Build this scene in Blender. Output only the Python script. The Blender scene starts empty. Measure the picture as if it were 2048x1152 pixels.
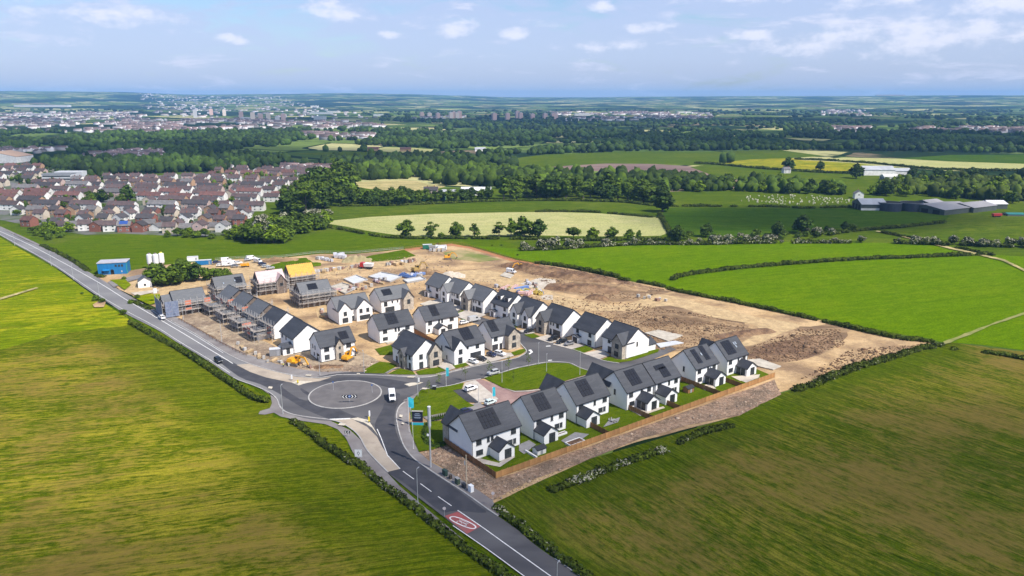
import bpy, bmesh, math, random
import numpy as np
from mathutils import Vector, Matrix, noise
from mathutils.geometry import tessellate_polygon

R = math.radians
rnd = random.Random(7)
SC = bpy.context.scene
COL = SC.collection

# ------------------------------------------------------------------ camera
F_PX, CAM_H, PITCH = 1480.0, 95.0, R(14.43)
cam_d = bpy.data.cameras.new('camera')
cam_d.sensor_width = 36.0
cam_d.lens = 36.0 * F_PX / 2048.0
cam_d.clip_start, cam_d.clip_end = 1.0, 80000.0
cam = bpy.data.objects.new('camera', cam_d)
cam.location = (0, 0, CAM_H)
cam.rotation_euler = (R(90) - PITCH, 0, 0)
COL.objects.link(cam)
SC.camera = cam

# ------------------------------------------------------------------ light
SUN_AZ = Vector((0.80, -0.60, 0)).normalized()      # horizontal direction towards the sun
SUN_EL = R(50)
sun_d = bpy.data.lights.new('sun', 'SUN')
sun_d.energy = 4.7
sun_d.angle = R(0.53)
sun_d.color = (1.0, 0.94, 0.85)
sun = bpy.data.objects.new('sun', sun_d)
sun_dir = Vector((SUN_AZ.x * math.cos(SUN_EL), SUN_AZ.y * math.cos(SUN_EL), math.sin(SUN_EL)))
sun.rotation_euler = sun_dir.to_track_quat('Z', 'Y').to_euler()
COL.objects.link(sun)

SC.view_settings.view_transform = 'Standard'
SC.view_settings.look = 'None'
SC.view_settings.exposure = 0.46
SC.view_settings.gamma = 1.0
SC.view_settings.use_curve_mapping = False
SC.cycles.use_denoising = True
SC.cycles.max_bounces = 6
SC.cycles.transparent_max_bounces = 12
SC.cycles.volume_bounces = 1
SC.cycles.use_light_tree = False

# ------------------------------------------------------------------ node helpers
class NT:
    """small wrapper that makes node trees readable"""
    def __init__(s, tree):
        s.t = tree
        s.n = tree.nodes
        s.l = tree.links
    def add(s, typ, **kw):
        nd = s.n.new(typ)
        for k, v in kw.items():
            setattr(nd, k, v)
        return nd
    def link(s, a, b):
        s.l.new(a, b)
    def setin(s, nd, key, v):
        if hasattr(v, 'links'):
            s.l.new(v, nd.inputs[key])
        else:
            nd.inputs[key].default_value = v
    def math(s, op, a, b=None, c=None, clamp=False):
        nd = s.add('ShaderNodeMath', operation=op, use_clamp=clamp)
        for i, v in enumerate((a, b, c)):
            if v is not None:
                s.setin(nd, i, v)
        return nd.outputs[0]
    def mix(s, fac, a, b, typ='MIX'):
        nd = s.add('ShaderNodeMix', data_type='RGBA', blend_type=typ)
        s.setin(nd, 0, fac)
        for k, v in ((6, a), (7, b)):
            if isinstance(v, tuple) and len(v) == 3:
                v = v + (1,)
            s.setin(nd, k, v)
        return nd.outputs[2]
    def noise(s, vec, scale, detail=4, rough=0.55, dist=0.0):
        nd = s.add('ShaderNodeTexNoise')
        s.link(vec, nd.inputs['Vector'])
        nd.inputs['Scale'].default_value = scale
        nd.inputs['Detail'].default_value = detail
        nd.inputs['Roughness'].default_value = rough
        nd.inputs['Distortion'].default_value = dist
        return nd.outputs[0]
    def ramp(s, fac, lo, hi):
        nd = s.add('ShaderNodeMapRange', interpolation_type='SMOOTHSTEP')
        s.setin(nd, 0, fac)
        nd.inputs[1].default_value, nd.inputs[2].default_value = lo, hi
        return nd.outputs[0]
    def mapping(s, vec, loc=(0, 0, 0), rot=(0, 0, 0), scale=(1, 1, 1)):
        nd = s.add('ShaderNodeMapping')
        s.link(vec, nd.inputs[0])
        nd.inputs[1].default_value = loc
        nd.inputs[2].default_value = rot
        nd.inputs[3].default_value = scale
        return nd.outputs[0]

# ------------------------------------------------------------------ world: clear sky with thin layered cloud
world = bpy.data.worlds.new('World')
SC.world = world
world.use_nodes = True
W = NT(world.node_tree)
W.n.clear()
sky = W.add('ShaderNodeTexSky', sky_type='NISHITA')
sky.sun_disc = False
sky.sun_elevation = SUN_EL
sky.sun_rotation = math.atan2(SUN_AZ.x, SUN_AZ.y)
sky.air_density, sky.dust_density, sky.ozone_density, sky.altitude = 1.0, 1.0, 1.0, 100
geo = W.add('ShaderNodeTexCoord')
sep = W.add('ShaderNodeSeparateXYZ')
W.link(geo.outputs['Generated'], sep.inputs[0])
az = W.math('ARCTAN2', sep.outputs[0], sep.outputs[1])
el = W.math('ARCSINE', sep.outputs[2])
cmb = W.add('ShaderNodeCombineXYZ')
W.link(az, cmb.inputs[0])
W.link(el, cmb.inputs[1])
flat = W.mapping(cmb.outputs[0], scale=(1.0, 4.2, 1.0))
veil = W.noise(flat, 9.0, 9, 0.60, 0.5)
veil2 = W.noise(W.mapping(flat, loc=(3.1, 1.7, 0)), 2.6, 3, 0.5)
vk = W.math('ADD', W.math('MULTIPLY', veil, 0.62), W.math('MULTIPLY', veil2, 0.48))
low = W.math('MULTIPLY', W.ramp(el, R(11.0), R(1.5)), 0.16)         # a cloud layer closes up towards the horizon
layer = W.ramp(W.math('ADD', vk, low), 0.50, 0.66)
tops = W.ramp(W.math('ADD', W.noise(W.mapping(flat, loc=(0.02, 0.10, 0)), 12.0, 9, 0.62, 0.4), W.math('MULTIPLY', veil2, 0.25)), 0.66, 0.82)
puffn = W.noise(W.mapping(cmb.outputs[0], scale=(1.0, 2.0, 1.0), loc=(0.4, 0, 5)), 22.0, 9, 0.62)
puff = None
SKY_PUFFS = [  # azimuth, elevation, half width, half height (degrees): cumulus seen over the horizon
    (-13.0, 5.9, 2.6, 0.9), (-3.9, 4.95, 2.1, 0.75), (0.0, 4.6, 1.4, 0.6), (-6.5, 7.4, 2.8, 0.8), (6.6, 6.4, 1.3, 0.55),
    (17.5, 7.1, 6.6, 0.9), (25.5, 6.3, 3.6, 0.8), (33.0, 5.6, 8.0, 1.0), (27.0, 3.9, 12.0, 1.5), (10.2, 4.9, 2.2, 0.5), (7.2, 3.7, 2.6, 0.5),
    (17.0, 4.3, 2.6, 0.5), (22.0, 4.1, 3.0, 0.5), (-32.0, 6.3, 3.0, 0.7), (-20.0, 3.9, 1.8, 0.4), (-27.0, 5.1, 6.0, 0.7), (-8.6, 4.4, 1.4, 0.4)]
for i in range(110):                                 # the rest of the sky carries the same kind of cloud
    a = rnd.uniform(-180, 180)
    if abs(a) < 44:
        continue
    if i > 34:
        break
    SKY_PUFFS.append((a, rnd.uniform(3, 14), rnd.uniform(1.5, 6), rnd.uniform(0.5, 1.2)))
for (a0, e0, sa, se) in SKY_PUFFS:
    dx = W.math('DIVIDE', W.math('SUBTRACT', az, R(a0)), R(sa))
    dy = W.math('DIVIDE', W.math('SUBTRACT', el, R(e0)), R(se))
    d = W.math('SUBTRACT', 1.0, W.math('ADD', W.math('MULTIPLY', dx, dx), W.math('MULTIPLY', dy, dy)))
    puff = d if puff is None else W.math('MAXIMUM', puff, d)
puff = W.ramp(W.math('ADD', W.math('MAXIMUM', puff, -1.2), W.math('MULTIPLY', W.math('SUBTRACT', puffn, 0.5), 5.0)), 0.10, 1.5)
SKYK = 0.10
tinted = W.mix(1.0, sky.outputs[0], (0.86, 0.97, 1.16), 'MULTIPLY')
c1 = W.mix(W.math('MULTIPLY', layer, 0.68), tinted, (4.25, 4.85, 7.0))
c1 = W.mix(W.math('MULTIPLY', W.math('MULTIPLY', tops, layer), 0.6), c1, (6.2, 6.4, 7.8))
c2 = W.mix(W.math('MULTIPLY', puff, 0.75), c1, (7.0, 7.1, 8.2))
bg = W.add('ShaderNodeBackground')
W.link(c2, bg.inputs[0])
bg.inputs[1].default_value = SKYK
wo = W.add('ShaderNodeOutputWorld')
W.link(bg.outputs[0], wo.inputs[0])

# ------------------------------------------------------------------ photograph pixel (2048 wide) -> point of the ground
def G(x, y, z=0.0):
    u, v = x - 1024.0, y - 576.0
    dn = v * math.cos(PITCH) + F_PX * math.sin(PITCH)
    fw = F_PX * math.cos(PITCH) - v * math.sin(PITCH)
    t = (CAM_H - z) / dn
    return Vector((u * t, fw * t, z))

# ------------------------------------------------------------------ materials
MATS = {}
def principled(name):
    m = bpy.data.materials.new(name)
    m.use_nodes = True
    t = NT(m.node_tree)
    return m, t, t.n['Principled BSDF']

def mat(name, c1, c2=None, scale=2.0, rough=0.7, detail=4, c3=None, scale3=0.15, lo=0.35, hi=0.65, bump=0.0, bscale=None,
        metal=0.0, spec=None, vec=(1, 1, 1), rot=0.0, rand=0.0, tint=0.0, grit=0.0, tint_c=(1.3, 1.25, 1.1)):
    """two or three tone noise material in object space; rand varies it per object, tint by the mesh's own tint attribute"""
    if name in MATS:
        return MATS[name]
    m, t, b = principled(name)
    tc = t.add('ShaderNodeTexCoord')
    v = tc.outputs['Object']
    if vec != (1, 1, 1) or rot:
        v = t.mapping(v, rot=(0, 0, rot), scale=vec)
    col = None
    if c2 is not None:
        n = t.noise(v, scale, detail)
        col = t.mix(t.ramp(n, lo, hi), c1, c2)
        if c3 is not None:
            col = t.mix(t.ramp(t.noise(v, scale3, 4), 0.42, 0.66), col, c3)
    if grit:                                         # clods, stones and wheel marks
        g1 = t.noise(v, 0.55, 8, 0.75, 0.8)
        g2 = t.noise(v, 2.6, 5, 0.7)
        gg = t.ramp(t.math('ADD', t.math('MULTIPLY', g1, 0.6), t.math('MULTIPLY', g2, 0.4)), 0.36, 0.64)
        col = t.mix(grit, col, t.mix(1.0, col, t.mix(gg, (0.42, 0.39, 0.36), (1.35, 1.33, 1.30)), 'MULTIPLY'))
    if rand or tint:
        if col is None:
            rgb = t.add('ShaderNodeRGB')
            rgb.outputs[0].default_value = c1 + (1,)
            col = rgb.outputs[0]
    if rand:
        oi = t.add('ShaderNodeObjectInfo')
        k = t.math('ADD', 1.0 - rand, t.math('MULTIPLY', oi.outputs['Random'], 2 * rand))
        cc = t.add('ShaderNodeCombineColor')
        for i in range(3):
            t.link(k, cc.inputs[i])
        col = t.mix(1.0, col, cc.outputs[0], 'MULTIPLY')
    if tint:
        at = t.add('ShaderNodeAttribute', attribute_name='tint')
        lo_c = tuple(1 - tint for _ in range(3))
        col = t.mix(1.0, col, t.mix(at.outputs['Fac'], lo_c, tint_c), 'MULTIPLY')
    if col is None:
        b.inputs['Base Color'].default_value = c1 + (1,)
    else:
        t.link(col, b.inputs['Base Color'])
    b.inputs['Roughness'].default_value = rough
    b.inputs['Metallic'].default_value = metal
    if spec is not None:
        b.inputs['Specular IOR Level'].default_value = spec
    if bump:
        bp = t.add('ShaderNodeBump')
        bp.inputs['Strength'].default_value = bump
        bp.inputs['Distance'].default_value = 0.1
        t.link(t.noise(v, bscale or scale * 3, 5), bp.inputs['Height'])
        t.link(bp.outputs[0], b.inputs['Normal'])
    MATS[name] = m
    return m

def field_mat(name, green, dark, straw, ang, straw_amt=0.5, streak=(0.012, 0.55), patch=0.02, tuft=0.9, warm=None, fine=0.5, lines=1.0, edges=()):
    """grass that has been cut in strips: streaks along a direction, patches of straw, tufts"""
    m, t, b = principled(name)
    tc = t.add('ShaderNodeTexCoord')
    o = tc.outputs['Object']
    warp = t.add('ShaderNodeVectorMath', operation='ADD')
    wn = t.add('ShaderNodeTexNoise')
    t.link(o, wn.inputs['Vector'])
    wn.inputs['Scale'].default_value = 0.02
    wn.inputs['Detail'].default_value = 2
    sc = t.add('ShaderNodeVectorMath', operation='SCALE')
    t.link(wn.outputs['Color'], sc.inputs[0])
    sc.inputs[3].default_value = 9.0
    t.link(o, warp.inputs[0])
    t.link(sc.outputs[0], warp.inputs[1])
    st = t.mapping(t.mapping(warp.outputs[0], rot=(0, 0, -ang)), scale=(streak[0], streak[1], 1))
    s1 = t.noise(st, 1.0, 7, 0.62)
    st2 = t.mapping(t.mapping(warp.outputs[0], rot=(0, 0, -ang)), scale=(streak[0] * 4, streak[1] * 0.32, 1))
    s2 = t.noise(st2, 1.0, 5, 0.65)
    p = t.noise(o, patch, 5, 0.6)
    tf = t.noise(t.mapping(t.mapping(o, rot=(0, 0, -ang)), scale=(0.35, 1, 1)), tuft, 8, 0.78)
    k = t.math('ADD', t.math('ADD', t.math('MULTIPLY', s1, 0.40), t.math('MULTIPLY', s2, 0.34)),
               t.math('ADD', t.math('MULTIPLY', p, 0.45), t.math('MULTIPLY', tf, fine)))
    mean = (0.40 + 0.34 + 0.45 + fine) / 2
    gcol = t.mix(t.ramp(tf, 0.3, 0.7), dark, green)
    away = None                                      # uncut greener grass towards roads and boundaries
    if edges:
        sx = t.add('ShaderNodeSeparateXYZ')
        t.link(warp.outputs[0], sx.inputs[0])
        for (px, py, nx, ny) in edges:
            d = t.math('ADD', t.math('MULTIPLY', sx.outputs[0], nx), t.math('MULTIPLY', sx.outputs[1], ny))
            d = t.math('SUBTRACT', d, px * nx + py * ny)
            away = d if away is None else t.math('MINIMUM', away, d)
        away = t.ramp(t.math('ADD', away, t.math('MULTIPLY', t.math('SUBTRACT', p, 0.5), 30.0)), 10.0, 24.0)
        away = t.math('ADD', 0.12, t.math('MULTIPLY', away, 0.88))
    col = t.mix(t.math('MULTIPLY', t.ramp(k, mean - 0.02 - 0.1 * straw_amt, mean + 0.20 - 0.16 * straw_amt), t.math('MULTIPLY', away, min(1.0, straw_amt * 1.5)) if edges else min(1.0, straw_amt * 1.5)), gcol, straw)
    ln = t.noise(t.mapping(t.mapping(warp.outputs[0], rot=(0, 0, -ang)), scale=(streak[0] * 0.4, streak[1] * 3.2, 1)), 1.0, 3, 0.6)
    col = t.mix(lines, col, t.mix(1.0, col, t.mix(t.ramp(ln, 0.36, 0.62), (0.66, 0.72, 0.66), (1.22, 1.2, 1.15)), 'MULTIPLY'))
    col = t.mix(1.0, col, t.mix(t.ramp(t.noise(o, tuft * 3.5, 4, 0.7), 0.3, 0.7), (0.72, 0.74, 0.7), (1.3, 1.28, 1.25)), 'MULTIPLY')
    if warm is not None:
        p2 = t.math('ADD', t.math('MULTIPLY', t.noise(t.mapping(o, loc=(31, 7, 0)), patch * 1.3, 8, 0.68), 0.75), t.math('MULTIPLY', tf, 0.45))
        col = t.mix(t.math('MULTIPLY', t.ramp(t.math('ADD', p2, t.math('MULTIPLY', s1, 0.25)), 0.66, 0.86), t.math('MULTIPLY', away, 0.8) if edges else 0.75), col, warm)
    t.link(col, b.inputs['Base Color'])
    b.inputs['Roughness'].default_value = 1.0
    b.inputs['Specular IOR Level'].default_value = 0.0
    bp = t.add('ShaderNodeBump')
    bp.inputs['Strength'].default_value = 0.7
    bp.inputs['Distance'].default_value = 0.25
    t.link(t.math('ADD', tf, t.math('MULTIPLY', s1, 0.6)), bp.inputs['Height'])
    t.link(bp.outputs[0], b.inputs['Normal'])
    MATS[name] = m
    return m

# ------------------------------------------------------------------ mesh helpers
class MB:
    """collects simple solids into one mesh"""
    def __init__(s):
        s.v, s.f, s.m = [], [], []
    def add(s, vs, fs, mi=0):
        o = len(s.v)
        s.v += [tuple(q) for q in vs]
        s.f += [tuple(i + o for i in q) for q in fs]
        s.m += [mi] * len(fs)
        return s
    def hexa(s, a, mi=0):
        """eight corners: bottom four counter-clockwise seen from above, then top four"""
        return s.add(a, [(3, 2, 1, 0), (4, 5, 6, 7), (0, 1, 5, 4), (1, 2, 6, 5), (2, 3, 7, 6), (3, 0, 4, 7)], mi)
    def box(s, x0, x1, y0, y1, z0, z1, mi=0):
        return s.hexa([(x0, y0, z0), (x1, y0, z0), (x1, y1, z0), (x0, y1, z0), (x0, y0, z1), (x1, y0, z1), (x1, y1, z1), (x0, y1, z1)], mi)
    def rbox(s, c, size, ang=0.0, mi=0, z0=None):
        cx, cy, cz = c
        hx, hy, hz = size[0] / 2, size[1] / 2, size[2] / 2
        ca, sa = math.cos(ang), math.sin(ang)
        a = []
        for zz in (-hz, hz):
            for (x, y) in ((-hx, -hy), (hx, -hy), (hx, hy), (-hx, hy)):
                a.append((cx + x * ca - y * sa, cy + x * sa + y * ca, cz + zz))
        return s.hexa(a, mi)
    def bar(s, p, q, w, h=None, mi=0):
        p, q = Vector(p), Vector(q)
        h = h or w
        d = (q - p).normalized()
        up = Vector((0, 0, 1)) if abs(d.z) < 0.9 else Vector((1, 0, 0))
        r = d.cross(up).normalized() * (w / 2)
        u = r.cross(d).normalized() * (h / 2)
        a = [p - r - u, p + r - u, p + r + u, p - r + u, q - r - u, q + r - u, q + r + u, q - r + u]
        return s.add(a, [(0, 1, 2, 3), (7, 6, 5, 4), (4, 5, 1, 0), (5, 6, 2, 1), (6, 7, 3, 2), (7, 4, 0, 3)], mi)
    def cyl(s, p, q, r0, r1=None, n=8, mi=0, cap=True):
        p, q = Vector(p), Vector(q)
        r1 = r0 if r1 is None else r1
        d = (q - p).normalized()
        up = Vector((0, 0, 1)) if abs(d.z) < 0.9 else Vector((1, 0, 0))
        a = d.cross(up).normalized()
        b = d.cross(a)
        vs = []
        for (c, r) in ((p, r0), (q, r1)):
            for i in range(n):
                t = 2 * math.pi * i / n
                vs.append(c + a * (r * math.cos(t)) + b * (r * math.sin(t)))
        fs = [(i, i + n, (i + 1) % n + n, (i + 1) % n) for i in range(n)]
        if cap:
            fs += [tuple(range(n)), tuple(range(2 * n - 1, n - 1, -1))]
        return s.add(vs, fs, mi)
    def prism(s, pts, z0, z1, mi=0):
        n = len(pts)
        area = sum(pts[i][0] * pts[(i + 1) % n][1] - pts[(i + 1) % n][0] * pts[i][1] for i in range(n))
        if area < 0:
            pts = list(reversed(pts))
        vs = [(p[0], p[1], z0) for p in pts] + [(p[0], p[1], z1) for p in pts]
        fs = [tuple(range(n - 1, -1, -1)), tuple(range(n, 2 * n))] + [(i, (i + 1) % n, (i + 1) % n + n, i + n) for i in range(n)]
        return s.add(vs, fs, mi)
    def loft(s, rings, mi=0, cap=True):
        n = len(rings[0])
        vs = [p for r in rings for p in r]
        fs = []
        for k in range(len(rings) - 1):
            for i in range(n):
                fs.append((k * n + i, k * n + (i + 1) % n, (k + 1) * n + (i + 1) % n, (k + 1) * n + i))
        if cap:
            fs += [tuple(range(n - 1, -1, -1)), tuple(range((len(rings) - 1) * n, len(rings) * n))]
        return s.add(vs, fs, mi)
    def mesh(s, name, mats, smooth=False):
        me = bpy.data.meshes.new(name)
        me.from_pydata(s.v, [], s.f)
        for m in (mats if isinstance(mats, (list, tuple)) else [mats]):
            me.materials.append(m)
        if any(s.m):
            me.polygons.foreach_set('material_index', s.m)
        if smooth:
            me.polygons.foreach_set('use_smooth', [True] * len(me.polygons))
        me.update()
        return me

def ob(name, data, mats=None, parent=None, loc=(0, 0, 0), rot=(0, 0, 0), smooth=False, scale=None):
    if isinstance(data, MB):
        data = data.mesh(name, mats, smooth)
    o = bpy.data.objects.new(name, data)
    COL.objects.link(o)
    if parent is not None:
        o.parent = parent
    o.location = loc
    o.rotation_euler = rot if isinstance(rot, (tuple, list)) else (0, 0, rot)
    if scale is not None:
        o.scale = scale if isinstance(scale, (tuple, list)) else (scale,) * 3
    return o

def tag(o, label, cat, group=None, kind=None):
    if label: o['label'] = label
    if cat: o['category'] = cat
    if group: o['group'] = group
    if kind: o['kind'] = kind
    return o

def thing(name, label, cat, loc=(0, 0, 0), rotz=0.0, group=None, scale=None):
    o = bpy.data.objects.new(name, None)
    o.empty_display_size = 0.5
    COL.objects.link(o)
    o.location = loc
    o.rotation_euler = (0, 0, rotz)
    if scale is not None:
        o.scale = (scale,) * 3 if not isinstance(scale, tuple) else scale
    return tag(o, label, cat, group)

def struct(o):
    o['kind'] = 'structure'
    return o

def dup(src, loc, rotz=0.0, label=None, group=None, scale=None):
    r = src.copy()
    COL.objects.link(r)
    r.location = loc
    r.rotation_euler = (0, 0, rotz)
    if scale is not None:
        r.scale = (scale,) * 3 if not isinstance(scale, tuple) else scale
    if label: r['label'] = label
    if group: r['group'] = group
    for ch in list(src.children):
        c = ch.copy()
        COL.objects.link(c)
        c.parent = r
        for g in list(ch.children):
            d = g.copy()
            COL.objects.link(d)
            d.parent = c
    return r

def catmull(pts, n=6, closed=False):
    pts = [Vector(p[:2]) for p in pts]
    out = []
    m = len(pts)
    rng = range(m) if closed else range(m - 1)
    for i in rng:
        if closed:
            p0, p1, p2, p3 = pts[i - 1], pts[i], pts[(i + 1) % m], pts[(i + 2) % m]
        else:
            p0, p1, p2, p3 = pts[max(i - 1, 0)], pts[i], pts[i + 1], pts[min(i + 2, m - 1)]
        for k in range(n):
            t = k / n
            out.append(0.5 * ((2 * p1) + (p2 - p0) * t + (2 * p0 - 5 * p1 + 4 * p2 - p3) * t * t + (3 * p1 - p0 - 3 * p2 + p3) * t ** 3))
    if not closed:
        out.append(pts[-1])
    return out

def gpoly(px):
    return [G(x, y) for (x, y) in px]

def sheet(name, pts, z, m, kind='structure', smooth=0, jag=0.0, step=4.0, thick=0.0):
    """flat polygon on the ground; jag roughens its outline; thick gives it a real edge"""
    pts = [Vector((p[0], p[1])) for p in pts]
    if smooth:
        pts = catmull(pts, smooth, closed=True)
    if jag:
        new = []
        for i in range(len(pts)):
            a, b = pts[i], pts[(i + 1) % len(pts)]
            k = max(1, int((b - a).length / step))
            nrm = Vector((-(b - a).y, (b - a).x)).normalized()
            for j in range(k):
                p = a.lerp(b, j / k)
                q = noise.noise(Vector((p.x * 0.13, p.y * 0.13, 3.3))) + 0.6 * noise.noise(Vector((p.x * 0.5, p.y * 0.5, 8.1)))
                new.append(p + nrm * (jag * q))
        pts = new
    tri = tessellate_polygon([[Vector((p.x, p.y, 0)) for p in pts]])
    n = len(pts)
    vs = [(p.x, p.y, z) for p in pts]
    fs = []
    for t in tri:
        a, b, c = (pts[i] for i in t)
        fs.append(tuple(t) if (b - a).cross(c - a) > 0 else (t[0], t[2], t[1]))
    if thick:
        area = sum(pts[i].x * pts[(i + 1) % n].y - pts[(i + 1) % n].x * pts[i].y for i in range(n))
        vs += [(p.x, p.y, z - thick) for p in pts]
        for i in range(n):
            j = (i + 1) % n
            fs.append((i, i + n, j + n, j) if area > 0 else (j, j + n, i + n, i))
    me = bpy.data.meshes.new(name)
    me.from_pydata(vs, [], fs)
    me.materials.append(m)
    me.update()
    o = bpy.data.objects.new(name, me)
    COL.objects.link(o)
    if kind:
        o['kind'] = kind
    return o

def ribbon(mb, line, w, z, mi=0, h=0.0):
    """strip of width w along a polyline (a solid of height h if given)"""
    line = [Vector(p[:2]) for p in line]
    L, Rr = [], []
    for i, p in enumerate(line):
        d = (line[min(i + 1, len(line) - 1)] - line[max(i - 1, 0)]).normalized()
        nrm = Vector((-d.y, d.x)) * (w / 2)
        L.append(p + nrm)
        Rr.append(p - nrm)
    for i in range(len(line) - 1):
        if h:
            mb.hexa([(Rr[i].x, Rr[i].y, z - h), (Rr[i + 1].x, Rr[i + 1].y, z - h), (L[i + 1].x, L[i + 1].y, z - h), (L[i].x, L[i].y, z - h),
                     (Rr[i].x, Rr[i].y, z), (Rr[i + 1].x, Rr[i + 1].y, z), (L[i + 1].x, L[i + 1].y, z), (L[i].x, L[i].y, z)], mi)
        else:
            mb.add([(Rr[i].x, Rr[i].y, z), (Rr[i + 1].x, Rr[i + 1].y, z), (L[i + 1].x, L[i + 1].y, z), (L[i].x, L[i].y, z)], [(0, 1, 2, 3)], mi)
    return mb

def np_mesh(name, verts, tris, mats, tint=None, mat_idx=None):
    """mesh from numpy arrays of triangles, with a per-vertex tint"""
    me = bpy.data.meshes.new(name)
    nv, nf = len(verts), len(tris)
    me.vertices.add(nv)
    me.vertices.foreach_set('co', np.asarray(verts, np.float32).ravel())
    me.loops.add(nf * 3)
    me.loops.foreach_set('vertex_index', np.asarray(tris, np.int32).ravel())
    me.polygons.add(nf)
    me.polygons.foreach_set('loop_start', np.arange(0, nf * 3, 3, dtype=np.int32))
    for m in (mats if isinstance(mats, (list, tuple)) else [mats]):
        me.materials.append(m)
    if mat_idx is not None:
        me.polygons.foreach_set('material_index', np.asarray(mat_idx, np.int32))
    if tint is not None:
        a = me.attributes.new('tint', 'FLOAT', 'POINT')
        a.data.foreach_set('value', np.asarray(tint, np.float32))
    me.update(calc_edges=True)
    me.validate()
    return me

def in_poly(px, py, poly):
    """which of the points lie inside the polygon (numpy)"""
    inside = np.zeros(len(px), bool)
    n = len(poly)
    j = n - 1
    for i in range(n):
        xi, yi, xj, yj = poly[i][0], poly[i][1], poly[j][0], poly[j][1]
        c = ((yi > py) != (yj > py)) & (px < (xj - xi) * (py - yi) / ((yj - yi) or 1e-9) + xi)
        inside ^= c
        j = i
    return inside
# ================================================================== LAND
def rgb(r, g, b):
    """sRGB bytes -> linear colour"""
    return tuple((c / 255 / 12.92) if c / 255 <= 0.04045 else ((c / 255 + 0.055) / 1.055) ** 2.4 for c in (r, g, b))

# ---- far country: one sheet out to the hills on the horizon
HORIZON = [(-180, 140), (-60, 200), (-34, 206), (-28, 196), (-22, 152), (-17, 168), (-12, 182), (-8, 168), (-4, 140), (0, 108), (6, 108), (12, 122), (20, 128), (34, 138), (60, 140), (180, 140)]
def hill_height(x, y):
    r = math.hypot(x, y)
    a = math.degrees(math.atan2(x, y))
    for (a0, h0), (a1, h1) in zip(HORIZON, HORIZON[1:]):
        if a0 <= a <= a1:
            t = (a - a0) / (a1 - a0)
            h = h0 + (h1 - h0) * (t * t * (3 - 2 * t))
            break
    t = min(1, max(0, (r - 5200) / 9300))
    t = t * t * (3 - 2 * t)
    n = noise.noise(Vector((x / 1500, y / 1500, 0))) + 0.5 * noise.noise(Vector((x / 500, y / 500, 4)))
    return t * h * (0.94 + 0.05 * n) + min(1, max(0, (r - 2600) / 2500)) * 9 * n * (1 - t) - (0.0 if r < 15200 else (r - 15200) * 0.03)

def land_mat():
    """patchwork of pasture, crops, hedges and woods, in world metres"""
    m, t, b = principled('far_country')
    tc = t.add('ShaderNodeTexCoord')
    o = t.mapping(tc.outputs['Object'], rot=(0, 0, 0.5))
    wp = t.add('ShaderNodeVectorMath', operation='ADD')
    wn = t.add('ShaderNodeTexNoise')
    t.link(o, wn.inputs['Vector'])
    wn.inputs['Scale'].default_value = 0.0025
    sc = t.add('ShaderNodeVectorMath', operation='SCALE')
    t.link(wn.outputs['Color'], sc.inputs[0])
    sc.inputs[3].default_value = 260.0
    t.link(o, wp.inputs[0])
    t.link(sc.outputs[0], wp.inputs[1])
    vo = t.add('ShaderNodeTexVoronoi')
    t.link(t.mapping(wp.outputs[0], scale=(1, 1.3, 1)), vo.inputs['Vector'])
    vo.inputs['Scale'].default_value = 1 / 190.0
    sp = t.add('ShaderNodeSeparateColor')
    t.link(vo.outputs['Color'], sp.inputs[0])
    ve = t.add('ShaderNodeTexVoronoi', feature='DISTANCE_TO_EDGE')
    t.link(t.mapping(wp.outputs[0], scale=(1, 1.3, 1)), ve.inputs['Vector'])
    ve.inputs['Scale'].default_value = 1 / 190.0
    fine = t.noise(o, 0.05, 5, 0.7)
    c = t.mix(sp.outputs[0], (0.045, 0.085, 0.020), (0.17, 0.23, 0.06))
    c = t.mix(t.math('GREATER_THAN', sp.outputs[1], 0.78), c, (0.40, 0.38, 0.18))
    c = t.mix(t.math('GREATER_THAN', sp.outputs[2], 0.93), c, (0.19, 0.15, 0.10))
    wood = t.noise(o, 0.0011, 6, 0.62)
    c = t.mix(t.ramp(t.math('ADD', wood, t.math('MULTIPLY', fine, 0.12)), 0.55, 0.60), c, (0.016, 0.032, 0.014))
    c = t.mix(t.math('LESS_THAN', ve.outputs['Distance'], 0.035), c, (0.015, 0.03, 0.012))
    c = t.mix(1.0, c, t.mix(t.ramp(fine, 0.3, 0.7), (0.8, 0.8, 0.8), (1.15, 1.15, 1.1)), 'MULTIPLY')
    t.link(c, b.inputs['Base Color'])
    b.inputs['Roughness'].default_value = 1.0
    b.inputs['Specular IOR Level'].default_value = 0.0
    return m

def build_country():
    radii = [0.0] + list(np.geomspace(60, 17500, 118))
    nA = 320
    vs, fs = [(0, 0, 0)], []
    for r in radii[1:]:
        for i in range(nA):
            a = 2 * math.pi * i / nA
            x, y = r * math.sin(a), r * math.cos(a)
            vs.append((x, y, hill_height(x, y) if r > 2500 else 0.0))
    for i in range(nA):
        fs.append((0, 1 + (i + 1) % nA, 1 + i))
    for k in range(len(radii) - 2):
        o0, o1 = 1 + k * nA, 1 + (k + 1) * nA
        for i in range(nA):
            j = (i + 1) % nA
            fs.append((o0 + i, o0 + j, o1 + j, o1 + i))
    me = bpy.data.meshes.new('ground')
    me.from_pydata(vs, [], fs)
    me.materials.append(land_mat())
    me.polygons.foreach_set('use_smooth', [True] * len(me.polygons))
    me.update()
    struct(ob('ground', me))
build_country()

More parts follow.
